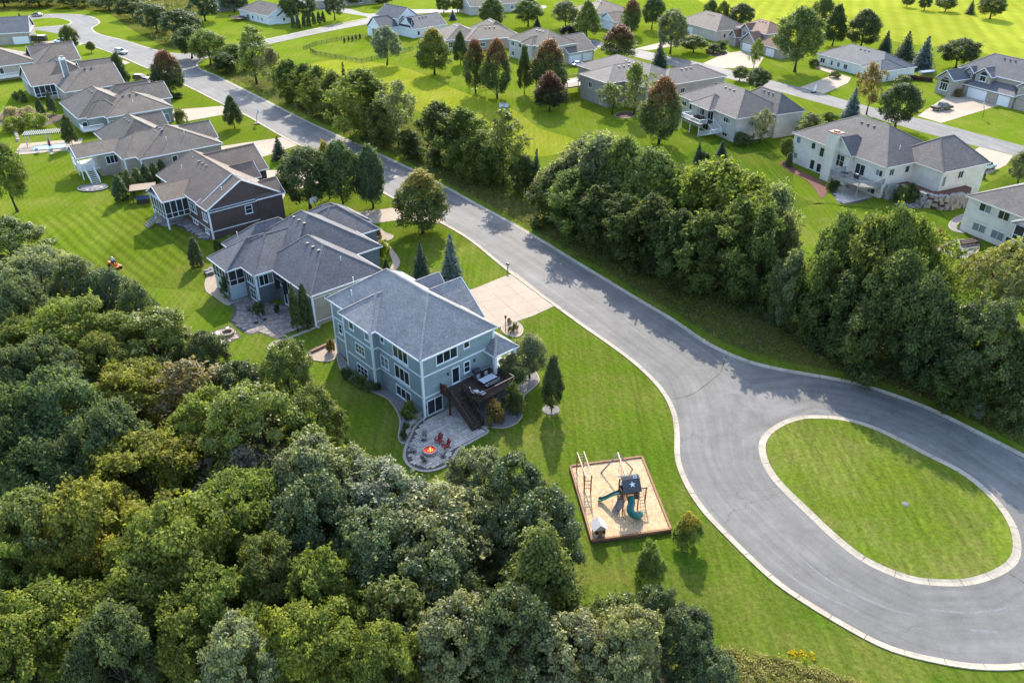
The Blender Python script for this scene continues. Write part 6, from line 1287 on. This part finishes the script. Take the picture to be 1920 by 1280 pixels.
bed('garden_bed', pix([(0, 236), (30, 240), (60, 240), (84, 236), (112, 226), (118, 218), (90, 214), (60, 206), (20, 206), (0, 214)]), .05, m_mulch, 'dark mulched bed of golden bushes and pale grasses', edge=m_kerb)
wl = tag(empty('garden_wall'), 'low pale block wall at the left end of the pool garden', 'wall')
for i in range(5): p = G(29 + i * 1.4, 247 + i * 4.2); stone(wl, *p, 0, 1.0, .5, .55, R(100), 400 + i, m_kerb)
# --- white-house side: boulder wall, beds
rw = tag(empty('boulder_wall'), 'stacked pale boulder wall curving below the cream house garage', 'retaining wall'); rg = random.Random(9)
M1 = HR1.root.matrix_world; lw = lambda P_: [tuple((M1 @ Vector((u, v, 0)))[:2]) for u, v in P_]
path = spline(lw([(1.2, -24.2), (3.6, -25.2), (4.2, -28), (4.6, -31), (6.6, -32.9), (9.5, -33.2), (12.5, -32.6), (15, -31.6)]), .95)
tb = ccw(path + lw([(15, -29.8), (6.8, -29.8), (6.8, -23.2), (1.2, -23.2)])); b = MB(); b.prism(tb, -.02, 2.35); b.build('mulch_fill', m_redmulch, rw); n_ = len(path)
for c in range(5):
    for i, (x, y) in enumerate(path):
        top = 2.75 if i < n_ * .72 else 2.75 - 1.9 * (i / n_ - .72) / .28
        if c * .5 + .4 < top and rg.random() < .96:
            q = offset(path, 1)[i]; dx_, dy_ = q[0] - x, q[1] - y; k = .42 - c * .16
            stone(rw, x - dx_ * k + rg.uniform(-.12, .12), y - dy_ * k + rg.uniform(-.12, .12), c * .5, rg.uniform(.8, 1.25), rg.uniform(.6, .9), rg.uniform(.46, .62), rg.uniform(0, 6), 500 + i + 40 * c, m_stone)
for hh_, u, v, l1, l2 in ((HR1, -3.2, -17.2, 'dark round table on the cream chimney house deck', 'black grill on the cream chimney house deck'), (HR2, -2.6, 12.6, 'dark round table on the white-railed balcony', 'black grill on the white-railed balcony')):
    t = on(hh_, u, v, 2.82, 0, 'patio_table', l1, 'table'); b = MB(); b.lathe([(0, .72), (.75, .72), (.75, .67), (0, .67)], 14); b.build('tabletop', m_dark, t); b = MB(); b.tube([(0, 0, 0), (0, 0, .67)], .05, 6); b.lathe([(.35, 0), (.3, .05), (0, .06)], 10); b.build('pedestal', m_dark, t)
    g = on(hh_, u + .6, v - 2.4, 2.82, 90, 'grill', l2, 'grill'); b = MB(); b.box(-.4, .4, -.28, .28, .05, .82); b.build('cabinet', m_dark, g); b = MB(); b.tube([(-.45, 0, .92), (.45, 0, .92)], .33, 12); b.build('lid', m_dark, g)
bed('mulch_bed', pix([(1462, 306), (1478, 302), (1486, 312), (1512, 326), (1540, 340), (1552, 356), (1540, 372), (1526, 352), (1508, 336), (1480, 322)]), .05, m_redmulch, 'red mulch strip along the wall of the cream chimney house')
paving('patio', pix([(1560, 356), (1580, 348), (1632, 352), (1640, 368), (1600, 382), (1572, 380)]), .05, 'grey patio beneath the rear deck of the cream chimney house', .8, 1.0, pav, None, 26, 11)
sp = tag(empty('stone_pile'), 'low pile of flat grey stone slabs at the lawn edge', 'stones')
for i in range(9): stone(sp, *G(1684 + i * 4.2, 384 + (i % 3) * 2.5), (i % 2) * .2, 1.3, .8, .28, .3 * i, 600 + i, m_gravel)
bed('garden_bed', pix([(1778, 422), (1790, 408), (1812, 402), (1818, 414), (1810, 436), (1796, 436), (1784, 432)]), .06, m_gravel, 'upper kidney-shaped gravel bed beside the walkout house at the edge', edge=m_conc)
lb = bed('garden_bed', pix([(1754, 464), (1766, 456), (1790, 450), (1816, 450), (1836, 458), (1830, 476), (1804, 486), (1780, 480), (1762, 474)]), .06, m_gravel, 'lower pointed gravel bed ringed with stones by the walkout house', edge=m_conc)
rs_ = tag(empty('rock_group'), 'ring of small stones inside the lower pointed gravel bed', 'rocks')
for i in range(12): t_ = i / 11; stone(rs_, *G(1766 + 40 * t_, 462 + 14 * t_), .06, .7, .5, .4, i, 700 + i, m_stone if i % 2 else m_gravel)
b = MB(); [b.bar((*G(1800, 456 + i * 5), .35 + .2 * i), (*G(1832, 451 + i * 5), .35 + .2 * i), .35, .35) for i in range(3)]; tag(b.build('timber_edging', m_brownplank), 'stepped dark timbers behind the lower pointed bed', 'timber')
bed('birch_bed', pix([(1152, 216), (1166, 210), (1184, 210), (1190, 217), (1176, 222), (1160, 221)]), .05, m_mulch, 'oval mulch bed at the foot of the yellow birch', edge=m_kerb)
bed('mulch_bed', pix([(1324, 96), (1340, 92), (1360, 96), (1362, 102), (1345, 106), (1328, 102)]), .05, m_mulch, 'mulch bed on the lawn before the red-roofed house')
# --- playground
sb = pix([(1110, 1018), (1257, 997), (1203, 861), (1069, 879)]); sbx = tag(empty('sandbox'), 'square timber-edged play area filled with wood chips', 'sandbox'); b = MB(); b.prism(sb, -.02, .34); b.build('wood_chips', m_chips, sbx)
for i in range(4):
    p, q = Vector((*sb[i], 0)), Vector((*sb[(i + 1) % 4], 0)); L_ = (q - p).length; n = max(2, round(L_ / 2.4))
    for c in range(2):
        for k in range(n):
            a0, a1 = p.lerp(q, (k + .004) / n), p.lerp(q, (k + .996) / n); z = .12 + c * .245; bb = MB(); bb.bar(a0 + Vector((0, 0, z)), a1 + Vector((0, 0, z)), .22, .235); bb.build('timber', m_wood if c else m_mulch, sbx)
rs2 = np.random.RandomState(3); P = []
while len(P) < 5000:
    q = (rs2.uniform(6, 15.6), rs2.uniform(55, 67.6))
    if inside(q, sb): P.append((*q, .35))
o = link('loose_chips', leaf_obj('loose_chips', np.array(P), unit(5000, rs2) + np.array([0, 0, 1.5]), .13, rs2.rand(5000), lf_plain, None, .5), sbx); o.color = (.66, .48, .30, 1); o['kind'] = 'stuff'
PA = 10.8; po = Vector((*G(1110, 1018), .34))
def play(name, label, cat): return tag(empty(name, po, R(PA)), label, cat)
m_pale = M('pale_timber', (.55, .42, .28), None, .7, ((2, .4),)); m_green = M('green_plastic', (.004, .115, .10), None, .25, ((1, .2),), None, .5); m_tarp = M('grey_tarp', (.075, .072, .075), (.05, .05, .052), .7, ((1, .4),))
mb_ = play('monkey_bars', 'wooden overhead ladder with tall posts in the chip area', 'climbing frame')
for q in ((1.14, 10.15), (1.86, 10.15), (1.03, 6.75), (1.68, 6.6)): b = MB(); b.bar((*q, 0), (*q, 2.3), .11); b.build('post', m_wood, mb_)
for x0, x1 in ((1.14, 1.03), (1.86, 1.68)): b = MB(); b.bar((x0, 10.3, 2.32), (x1, 6.4, 2.32), .09, .12); b.build('rail', m_pale, mb_)
for i in range(8): t_ = (i + .5) / 8; y = 10.15 - 3.5 * t_; b = MB(); b.tube([(1.14 - .11 * t_, y, 2.3), (1.86 - .18 * t_, y, 2.3)], .022, 6); b.build('rung', m_dark, mb_)
for zz_ in (.5, 1.0, 1.5): b = MB(); b.bar((1.03, 6.75, zz_), (1.68, 6.6, zz_), .06); b.build('rung', m_wood, mb_)
ps = play('playset', 'wooden play tower with dark tarp roof, green slides and swings', 'playset')
for u in (4.0, 5.55):
    for v in (3.2, 4.75): b = MB(); b.bar((u, v, 0), (u, v, 2.95), .11); b.build('post', m_wood, ps)
b = MB(); [b.box(3.95, 5.6, 3.16 + i * .2, 3.34 + i * .2, 1.5, 1.55) for i in range(8)]; b.build('platform', m_wood, ps)
b = MB()
for u in (4.0, 5.55): b.box(u - .02, u + .02, 3.2, 4.75, 1.56, 2.15)
b.box(4.0, 5.55, 4.73, 4.77, 1.56, 2.15); b.box(5.1, 5.55, 3.18, 3.22, 1.56, 2.15); b.build('side_board', m_brownplank, ps)
b = MB(); rv, rz_ = 4.15, 3.75; prof = [(2.85, 2.75), (3.3, 3.15), (3.8, 3.62), (4.15, 3.76), (4.5, 3.6), (5.0, 3.05)]
for (a0, z0), (a1, z1) in zip(prof, prof[1:]): b.face([(3.85, a0, z0), (5.7, a0, z0), (5.7, a1, z1), (3.85, a1, z1)]); b.face([(3.85, a1, z1 - .03), (5.7, a1, z1 - .03), (5.7, a0, z0 - .03), (3.85, a0, z0 - .03)])
rf = b.build('roof', m_tarp, ps)
d1 = Vector((0, .5, .42)).normalized(); ux = Vector((1, 0, 0)); nn = ux.cross(d1); c0 = Vector((4.85, 3.42, 3.262)) + nn * .03; b = MB(); S5 = [c0 + ux * (math.sin(k * .6283) * r_) + d1 * (math.cos(k * .6283) * r_) for k, r_ in ((i, .34 if i % 2 == 0 else .13) for i in range(10))]
for k in range(10): b.face([c0, S5[k], S5[(k + 1) % 10]])
b.build('star', m_wht, rf); c1 = Vector((5.25, 3.98, 3.69)) + nn * .05; b = MB(); b.face([c1 - ux * .17 - d1 * .13, c1 + ux * .17 - d1 * .13, c1 + ux * .17 + d1 * .13, c1 - ux * .17 + d1 * .13]); b.face([c1 + nn * .012 + (ux * math.cos(k * .7854) + d1 * math.sin(k * .7854)) * .09 for k in range(8)], m=1); b.build('badge', [m_wht, m_dark], rf)
b = MB(); wp = [(4.0, 4.2, 1.6), (3.7, 4.35, 1.5), (3.2, 4.6, 1.05), (2.8, 4.8, .62), (2.4, 5.0, .26), (2.05, 5.15, .18)]; pr = [(-.28, .17), (-.24, .02), (-.12, -.03), (.12, -.03), (.24, .02), (.28, .17)]
dx = Vector((-1.95, .95, 0)).normalized(); sx_ = Vector((-dx.y, dx.x, 0)); rows = [[Vector(p) + sx_ * a + Vector((0, 0, z)) for a, z in pr] for p in wp]
for r0, r1 in zip(rows, rows[1:]):
    for k in range(5): b.face([r0[k], r0[k + 1], r1[k + 1], r1[k]]); b.face([r1[k] - Vector((0, 0, .03)), r1[k + 1] - Vector((0, 0, .03)), r0[k + 1] - Vector((0, 0, .03)), r0[k] - Vector((0, 0, .03))])
b.build('slide', m_green, ps, smooth=True)
b = MB(); tp = spline([(4.75, 3.3), (4.7, 2.75), (4.45, 2.35), (4.4, 1.95), (4.75, 1.72), (5.2, 1.85), (5.45, 2.2)], .18); n = len(tp); b.tube([(x, y, 1.85 - 1.5 * (i / (n - 1)) ** .9) for i, (x, y) in enumerate(tp)], .37, 12, cap=False); b.tube([(x, y, 1.85 - 1.5 * (i / (n - 1)) ** .9) for i, (x, y) in list(enumerate(tp))[::-1]], .34, 12, cap=False); b.build('tube_slide', m_green, ps, smooth=True)
b = MB(); b.bar((4.15, 3.7, 1.52), (3.2, 3.15, .02), .8, .07); cw = b.build('climbing_ramp', m_found, ps); b = MB(); rg = random.Random(4)
for i in range(9): t_ = rg.uniform(.1, .9); c_ = Vector((4.15, 3.7, 1.58)).lerp(Vector((3.2, 3.15, .08)), t_) + Vector((.35, -.6, 0)) * rg.uniform(-.45, .45); b.box(c_.x - .06, c_.x + .06, c_.y - .06, c_.y + .06, c_.z - .03, c_.z + .05)
b.build('climbing_hold', m_redp, cw)
for q in ((3.55, 9.25), (7.05, 9.25)): b = MB(); b.bar((*q, 0), (5.18, 8.95, 2.65), .12); b.build('swing_leg', m_found, ps)
b = MB(); b.bar((5.18, 9.1, 2.62), (4.82, 4.75, 2.62), .12, .16); b.build('swing_beam', m_pale, ps)
for v in (5.7, 6.8, 7.9):
    sw = MB(); x = 4.82 + .36 * (v - 4.75) / 4.3; [sw.bar((x, v + s * .22, 2.55), (x, v + s * .22, .55), .025) for s in (-1, 1)]; so_ = sw.build('swing', m_dark, ps); sw = MB(); sw.box(x - .09, x + .09, v - .25, v + .25, .52, .56); sw.build('seat', m_green, so_)
b = MB(); b.bar((5.55, 4.1, 1.95), (6.75, 4.1, 1.95), .1, .12); b.bar((6.65, 4.1, 0), (6.65, 4.1, 1.95), .1); ar = b.build('climbing_arm', m_brownplank, ps); b = MB()
for s in (5.85, 6.35): b.bar((s, 4.1, 1.9), (s + .1, 3.3, .05), .03)
for k in range(6): t_ = (k + .5) / 6; b.bar((5.85 + .1 * t_, 4.1 - .8 * t_, 1.9 - 1.85 * t_), (6.35 + .1 * t_, 4.1 - .8 * t_, 1.9 - 1.85 * t_), .035)
b.build('rope_ladder', m_brownplank, ar)
ph = play('playhouse', 'small cream playhouse with a red-brown door in the chip corner', 'playhouse'); m_cr = M('cream_plastic', (.62, .55, .44), None, .5); m_prf = M('pinkish_roof', (.55, .50, .50), None, .5)
b = MB(); b.box(.3, 1.35, .25, 1.2, 0, 1.15); b.face([(.3, .25, 1.15), (1.35, .25, 1.15), (.825, .25, 1.62)]); b.face([(1.35, 1.2, 1.15), (.3, 1.2, 1.15), (.825, 1.2, 1.62)]); b.build('wall', m_cr, ph)
b = MB()
for s in (-1, 1): b.face([(.825 + s * .72, .08, 1.05), (.825 + s * .72, 1.37, 1.05), (.825, 1.37, 1.70), (.825, .08, 1.70)][::s]); b.face([(.825 + s * .72, .08, 1.0), (.825 + s * .72, 1.37, 1.0), (.825, 1.37, 1.65), (.825, .08, 1.65)][::-s])
b.build('roof', m_prf, ph); b = MB(); b.box(.62, 1.03, .21, .245, .02, .95); b.build('door', m_wood, ph); b = MB(); [b.box(x - .14, x + .14, .2, .246, .5, .9) for x in (.46, 1.2)]; b.build('window', m_glass, ph)
# ---------------------------------------------------------------- vehicles, mower, hoops, fences
m_tyre = M('tyre', (.02, .02, .02), None, .8); m_lamp = M('clear_lamp', (.7, .7, .68), None, .15, spec=.6); m_tail = M('red_lamp', (.35, .01, .01), None, .2, spec=.6)
def paint(name, c, metal=0.0): m = M(name, c, None, .28, ((.5, .1),), None, .6, metal); [n for n in m.node_tree.nodes if n.type == 'BSDF_PRINCIPLED'][0].inputs['Coat Weight'].default_value = .6; return m
CARS = {  # length, half width, body side profile (x, z), glasshouse profile
    'sedan': (4.7, .9, [(-2.3, .35), (-2.35, .62), (-2.2, .88), (-1.55, .95), (1.05, .93), (2.0, .80), (2.33, .62), (2.35, .36)], [(-1.62, .94), (-1.0, 1.40), (.25, 1.43), (1.1, .92)]),
    'suv': (4.8, .95, [(-2.35, .4), (-2.4, .75), (-2.33, 1.02), (-1.5, 1.06), (1.05, 1.04), (2.05, .95), (2.35, .75), (2.38, .4)], [(-2.28, 1.03), (-2.0, 1.62), (.2, 1.68), (1.1, 1.03)]),
    'pickup': (5.8, 1.0, [(-2.9, .5), (-2.92, .85), (-2.88, 1.12), (-.75, 1.12), (1.5, 1.12), (2.6, 1.05), (2.88, .85), (2.9, .45)], [(-.78, 1.11), (-.62, 1.78), (.75, 1.82), (1.55, 1.11)])}
def car(kind, px, ang, mat, label, cat='car', name='parked_car', z=.034):
    L_, hw, bp, gp = CARS[kind]; r = frame(px, z, ang, name, label, cat, None); b = MB()
    def loft(prof, w0, w1, zb, closed_bottom=True, inset=0.0):
        P = [(x, z_) for x, z_ in prof]; n = len(P); top = max(z_ for _, z_ in P); lo = min(z_ for _, z_ in P)
        hwf = lambda z_: w0 + (w1 - w0) * (z_ - lo) / (top - lo + 1e-6)
        A = [(x, -hwf(z_), z_) for x, z_ in P]; B = [(x, hwf(z_), z_) for x, z_ in P]
        b.face(A[::-1]); b.face(B)
        for i in range(n): j = (i + 1) % n; b.face([A[i], A[j], B[j], B[i]])
    loft(bp, hw, hw * .93, .3); b2 = b; b = MB(); loft(gp, hw * .90, hw * .72, 0); gl = b
    body = b2.mesh('body', mat); bm = bmesh.new(); bm.from_mesh(body); bmesh.ops.remove_doubles(bm, verts=bm.verts, dist=.001); bmesh.ops.recalc_face_normals(bm, faces=bm.faces); bmesh.ops.bevel(bm, geom=bm.edges[:], offset=.06, segments=2, affect='EDGES', profile=.6); [setattr(f, 'smooth', True) for f in bm.faces]; bm.to_mesh(body); bm.free(); link('body', body, r)
    gl.build('window', m_glass, r); t = MB(); (x1, z1), (x2, z2_) = gp[1], gp[2]; w = hw * .72; t.box(x1 + .02, x2 - .02, -w - .01, w + .01, min(z1, z2_) - .02, max(z1, z2_) + .03)
    for s in (-1, 1):
        for (xa, za), (xb, zb) in zip(gp, gp[1:]): pass
        for xa, za, xb, zb in ((gp[0][0], gp[0][1], x1, z1), (gp[3][0], gp[3][1], x2, z2_), (-.3, gp[0][1], -.3, z1)): t.bar((xa, s * hw * .90, za), (xb, s * w, zb), .08, .07)
    t.build('roof_panel', mat, r); wr = .34 if kind == 'sedan' else .38; wb = L_ * .30; tm = MB(); tm.lathe([(wr * .62, -.11), (wr, -.1), (wr, .1), (wr * .62, .11)], 16); tme = tm.mesh('tyre', m_tyre); rm = MB(); rm.lathe([(0, .08), (wr * .6, .1), (wr * .62, .05)], 14); rme = rm.mesh('rim', m_steel)
    for sx in (-1, 1):
        for sy in (-1, 1): w_ = link('wheel', tme, r, (sx * wb + .05, sy * (hw - .08), wr), rot=(-sy * R(90), 0, 0)); link('rim', rme, w_, (0, 0, 0))
    for sy in (-1, 1):
        q = MB(); q.box(L_ / 2 - .10, L_ / 2 + .015, sy * hw * .72 - .17, sy * hw * .72 + .17, bp[-2][1] + .02, bp[-2][1] + .14); q.build('headlight', m_lamp, r); q = MB(); q.box(-L_ / 2 - .02, -L_ / 2 + .1, sy * hw * .78 - .13, sy * hw * .78 + .13, bp[1][1] + .02, bp[1][1] + .2); q.build('tail_light', m_tail, r)
    if kind == 'pickup':
        q = MB(); q.box(-2.75, -.85, -.78, .78, 1.12, 1.135); q.build('bed_cover', m_dark, r)
    return r
p_white = paint('white_paint', (.75, .77, .79)); p_black = paint('black_paint', (.012, .012, .014)); p_green = paint('dark_green_paint', (.03, .05, .045)); p_silver = paint('silver_paint', (.42, .45, .48), .4); p_blue = paint('slate_paint', (.05, .06, .08))
car('pickup', (1765, 206), 18, p_black, 'black pickup truck on the broad driveway of the dormered house', 'pickup', 'pickup_truck'); car('pickup', (1844, 318), 28, p_white, 'white pickup truck parked beside the cream chimney house', 'pickup', 'pickup_truck')
car('sedan', (70, 31), 172, p_green, 'dark green car on the far side of the turning loop'); car('suv', (115, 81), 178, p_white, 'white crossover half behind a small roundish tree'); car('suv', (228, 101), -32, p_silver, 'silver car at the kerb of the far street'); car('suv', (266, 151), -12, p_black, 'black car on the short driveway by the dark cedars'); car('sedan', (1083, 124), 35, p_silver, 'silver car beside the grey double garage', z=.034)
tr = frame((74, 80), .03, 2, 'cargo_trailer', 'black enclosed cargo trailer beside the farthest house', 'trailer'); b = MB(); b.box(-2.8, 2.4, -1.1, 1.1, .5, 2.4); b.box(2.4, 2.75, -.9, .9, .5, 2.2); b.build('box_body', p_black, tr); b = MB(); b.bar((2.7, 0, .5), (4, 0, .45), .12); b.build('hitch', m_dark, tr)
for s in (-1, 1):
    for x in (-.6, .35): b = MB(); b.lathe([(.2, -.1), (.36, -.1), (.36, .1), (.2, .1)], 14); w_ = b.build('wheel', m_tyre, tr, (x, s * 1.0, .36)); w_.rotation_euler = (R(90), 0, 0)
bt = frame((1738, 141), 0, 20, 'covered_boat', 'silver covered boat behind the hedge near the dark spruces', 'boat'); b = MB(); hull = [(-3, .95), (1, 1.0), (2.4, .55), (3.1, .02)]
for (x0, w0), (x1, w1) in zip(hull, hull[1:]):
    for s in (-1, 1): q = [(x0, s * w0 * .6, .4), (x1, s * w1 * .6, .45), (x1, s * w1, 1.15), (x0, s * w0, 1.1)]; b.face(q if s > 0 else q[::-1]); q = [(x0, s * w0, 1.1), (x1, s * w1, 1.15), (x1, 0, 1.45), (x0, 0, 1.5)]; b.face(q if s > 0 else q[::-1])
b.face([(-3, -.57, .4), (-3, .57, .4), (-3, .95, 1.1), (-3, 0, 1.5), (-3, -.95, 1.1)]); b.build('hull', m_steel, bt); b = MB(); [b.bar((x, s * .6, 0), (x, s * .6, .5), .12) for x in (-2, 1) for s in (-1, 1)]; b.build('stand', m_dark, bt)
hg = tag(empty('hedge', (*G(1706, 150), 0), R(-22)), 'clipped dark red hedge between the ranch house and the dormered house', 'hedge'); Pn = np.random.RandomState(5); q = np.c_[Pn.uniform(-6, 6, 4000), Pn.uniform(-.7, .7, 4000), 1.3 * Pn.uniform(0, 1, 4000) ** .5]; o = link('foliage', leaf_obj('foliage', q, unit(4000, Pn) + np.array([0, 0, .6]), .22, Pn.rand(4000), lf_plain), hg); o.color = (.05, .022, .022, 1); b = MB(); b.box(-6, 6, -.5, .5, 0, .9); b.build('stems', m_bark, hg)
# riding mower and its driver
mw = frame((215, 501), .01, -35, 'riding_mower', 'orange riding mower crossing the striped lawn', 'mower'); m_or = M('orange_paint', (.75, .22, .02), None, .35, ((1, .2),), None, .5)
b = MB(); b.box(-.85, .55, -.35, .35, .42, .72); b.box(-.95, -.2, -.42, .42, .55, .92); b.build('body', m_or, mw); b = MB(); b.box(-.1, 1.05, -.75, .75, .16, .34); b.build('deck', m_or, mw); b = MB(); b.box(-.25, .25, -.26, .26, .93, 1.02); b.bar((-.3, 0, 1.0), (-.42, 0, 1.5), .5, .1, up=(1, 0, 0)); b.build('seat', m_dark, mw)
for x, y, r_ in ((-.55, .52, .32), (-.55, -.52, .32), (1.2, .42, .2), (1.2, -.42, .2)): b = MB(); b.lathe([(r_ * .5, -.12), (r_, -.11), (r_, .11), (r_ * .5, .12)], 14); w_ = b.build('wheel', m_tyre, mw, (x, y, r_)); w_.rotation_euler = (R(90), 0, 0)
for s in (-1, 1): b = MB(); b.tube([(.3, s * .32, .7), (.35, s * .34, 1.15), (.25, s * .2, 1.3)], .025, 6); b.build('lever', m_dark, mw)
for s in (-1, 1): b = MB(); b.bar((.55, s * .3, .5), (1.2, s * .42, .35), .07); b.build('front_frame', m_dark, mw)
def skinned(name, V, E, Rr, mat, par, lv=2):
    me = bpy.data.meshes.new(name); me.from_pydata(V, E, []); o = link(name, me, par); me.materials.append(mat); o.modifiers.new('skin', 'SKIN')
    for i, r_ in enumerate(Rr): me.skin_vertices[0].data[i].radius = (r_, r_) if not isinstance(r_, tuple) else r_; me.skin_vertices[0].data[i].use_root = (i == 0)
    sd = o.modifiers.new('sub', 'SUBSURF'); sd.levels = sd.render_levels = lv; return o
bpy.context.view_layer.update(); pr_ = tag(empty('person', mw.matrix_world @ Vector((-.08, 0, .97)), mw.rotation_euler.z), 'person in a pale shirt and cap sitting on the orange mower', 'person')
V = [(0, 0, .10), (0, 0, .32), (.02, 0, .52), (.03, 0, .60), (.05, 0, .72), (.0, .12, .08), (.42, .15, .10), (.52, .15, -.32), (.66, .15, -.36), (0, -.12, .08), (.42, -.15, .10), (.52, -.15, -.32), (.66, -.15, -.36), (.02, .2, .5), (.12, .27, .27), (.34, .24, .30), (.40, .23, .31), (.02, -.2, .5), (.12, -.27, .27), (.34, -.24, .30), (.40, -.23, .31)]
E_ = [(0, 1), (1, 2), (2, 3), (3, 4), (0, 5), (5, 6), (6, 7), (7, 8), (0, 9), (9, 10), (10, 11), (11, 12), (2, 13), (13, 14), (14, 15), (15, 16), (2, 17), (17, 18), (18, 19), (19, 20)]
skinned('body', V, E_, [.14, .14, .13, .055, .10, .10, .08, .055, .05, .10, .08, .055, .05, .07, .05, .04, .04, .07, .05, .04, .04], M('skin', (.45, .27, .19), None, .6), pr_)
skinned('shirt', [V[i] for i in (0, 1, 2, 13, 14, 17, 18)], [(0, 1), (1, 2), (2, 3), (3, 4), (2, 5), (5, 6)], [.16, .165, .15, .085, .065, .085, .065], M('pale_shirt', (.62, .68, .74), None, .8), pr_); skinned('trousers', [V[i] for i in (0, 5, 6, 7, 9, 10, 11)], [(0, 1), (1, 2), (2, 3), (0, 4), (4, 5), (5, 6)], [.155, .115, .095, .07, .115, .095, .07], M('dark_trousers', (.05, .06, .08), None, .8), pr_)
b = MB(); b.lathe([(.125, .76), (.12, .82), (.08, .88), (0, .90)], 12, (.05, 0, 0)); b.box(.14, .27, -.08, .08, .765, .78); b.build('cap', m_wht, pr_)
# basketball hoops
def hoop(px, ang, hh, label, lean=.3, wheels=True, board=(.9, .6)):
    r = frame(px, .02, ang, 'basketball_hoop', label, 'basketball hoop'); b = MB(); b.tube([(0, 0, .1), (lean * .5, 0, hh * .6), (lean * 2.2, 0, hh)], .06, 7); b.build('pole', m_dark, r)
    if wheels: b = MB(); b.box(-.7, .45, -.4, .4, 0, .22); b.build('base', m_dark, r)
    x = lean * 2.2 + .1; b = MB(); b.box(x, x + .04, -board[0], board[0], hh - .45, hh + board[1]); bd = b.build('backboard', m_wht, r); b = MB(); b.box(x + .041, x + .05, -.3, .3, hh - .2, hh - .15); b.box(x + .041, x + .05, -.3, .3, hh + .2, hh + .25); b.box(x + .041, x + .05, -.3, -.25, hh - .15, hh + .2); b.box(x + .041, x + .05, .25, .3, hh - .15, hh + .2); b.build('target_square', m_dark, bd)
    b = MB(); n = 14; b.tube([(x + .32 + .23 * math.cos(i * 2 * math.pi / n), .23 * math.sin(i * 2 * math.pi / n), hh - .3) for i in range(n + 1)], .015, 5); b.build('rim', m_or, r)
hoop((482, 233), 35, 3.0, 'portable basketball hoop leaning at the street edge'); hoop((596, 407), 150, 3.1, 'white basketball backboard behind the grey hip-roofed house', .2, False); hoop((1842, 222), 150, 3.2, 'dark pole basketball hoop on the dormered house driveway', .25, False)
# black picket fence behind the white gabled house
def picket(pts, label):
    P = pix(pts); r = tag(empty('picket_fence'), label, 'fence')
    pm = MB(); pm.box(-.05, .05, -.05, .05, 0, 1.35); pme = pm.mesh('post', m_dark)
    rl, pk = MB(), MB()
    for p, q in zip(P, P[1:]):
        a, c = Vector((*p, 0)), Vector((*q, 0)); L_ = (c - a).length; n = max(1, round(L_ / 2.4))
        for z in (.25, 1.1): rl.bar(a + Vector((0, 0, z)), c + Vector((0, 0, z)), .05, .06)
        for i in range(n): link('post', pme, r, a.lerp(c, i / n))
        for i in range(int(L_ / .22)): d = a.lerp(c, (i + .5) * .22 / L_); pk.box(d.x - .018, d.x + .018, d.y - .018, d.y + .018, .05, 1.25)
    rl.build('rail', m_dark, r); o = pk.build('pickets', m_dark, r); o['kind'] = 'stuff'
picket([(569, 94), (593, 85), (641, 75), (689, 70)], 'black picket fence run along the back of the white house lawn'); picket([(582, 97), (593, 103), (678, 118), (735, 104), (776, 93)], 'black picket fence run along the near side of the white house lawn')
# small things in the far yards
sg = frame((890, 170), 0, 20, 'swing_set', 'small orange-wood swing set under the rust-topped maples', 'swing set')
for x in (-1.6, 1.6):
    for s in (-1, 1): b = MB(); b.bar((x, s * .9, 0), (x, 0, 2.3), .11); b.build('leg', m_wood, sg)
b = MB(); b.bar((-1.9, 0, 2.32), (1.9, 0, 2.32), .12); b.build('beam', m_wood, sg); b = MB(); b.bar((1.6, 0, 1.3), (3.6, -.4, .1), .5, .06); b.build('slide', m_or, sg)
for x in (-.7, .5): b = MB(); b.bar((x, -.2, 2.3), (x, -.2, .5), .02); b.bar((x, .2, 2.3), (x, .2, .5), .02); b.box(x - .1, x + .1, -.25, .25, .46, .5); b.build('swing', m_dark, sg)
for i, (x, y, l) in enumerate(((940, 201, 'pale utility box on the meadow, left of a pair'), (949, 201, 'pale utility box on the meadow, right of a pair'))):
    r = frame((x, y), 0, 20, 'utility_box', l, 'utility box', 'utility boxes on the meadow'); b = MB(); b.box(-.5, .5, -.45, .45, 0, .95); b.build('cabinet', m_wht, r); b = MB(); b.box(-.55, .55, -.5, .5, .951, 1.02); b.build('lid', m_kerb, r); b = MB(); b.box(-.6, .6, -.55, .55, -.02, .05); b.build('pad', m_found, r)
orn = frame((1526, 174), .03, 30, 'garden_ornament', 'white upright lawn ornament on a dark base by the back street', 'ornament'); b = MB(); b.box(-1.0, .6, -.3, .3, 0, .35); b.build('base', m_dark, orn); b = MB(); b.tube([(0, 0, .3), (.15, 0, 1.1), (.55, 0, 2.2)], [.32, .26, .05], 7); b.build('figure', m_wht, orn)
def mailbox(px, ang, label):
    r = frame(px, 0, ang, 'mailbox', label, 'mailbox', None); b = MB(); b.bar((0, 0, 0), (0, 0, 1.1), .11); b.build('post', m_wood, r); b = MB(); b.box(-.12, .12, -.28, .28, 1.1, 1.26); b.tube([(0, -.28, 1.26), (0, .28, 1.26)], .12, 10); b.build('box', m_dark, r)
mailbox((952, 508), 40, 'dark mailbox where the wide driveway meets the street'); mailbox((694, 42), 0, 'mailbox at the far road corner near the arborvitae row')
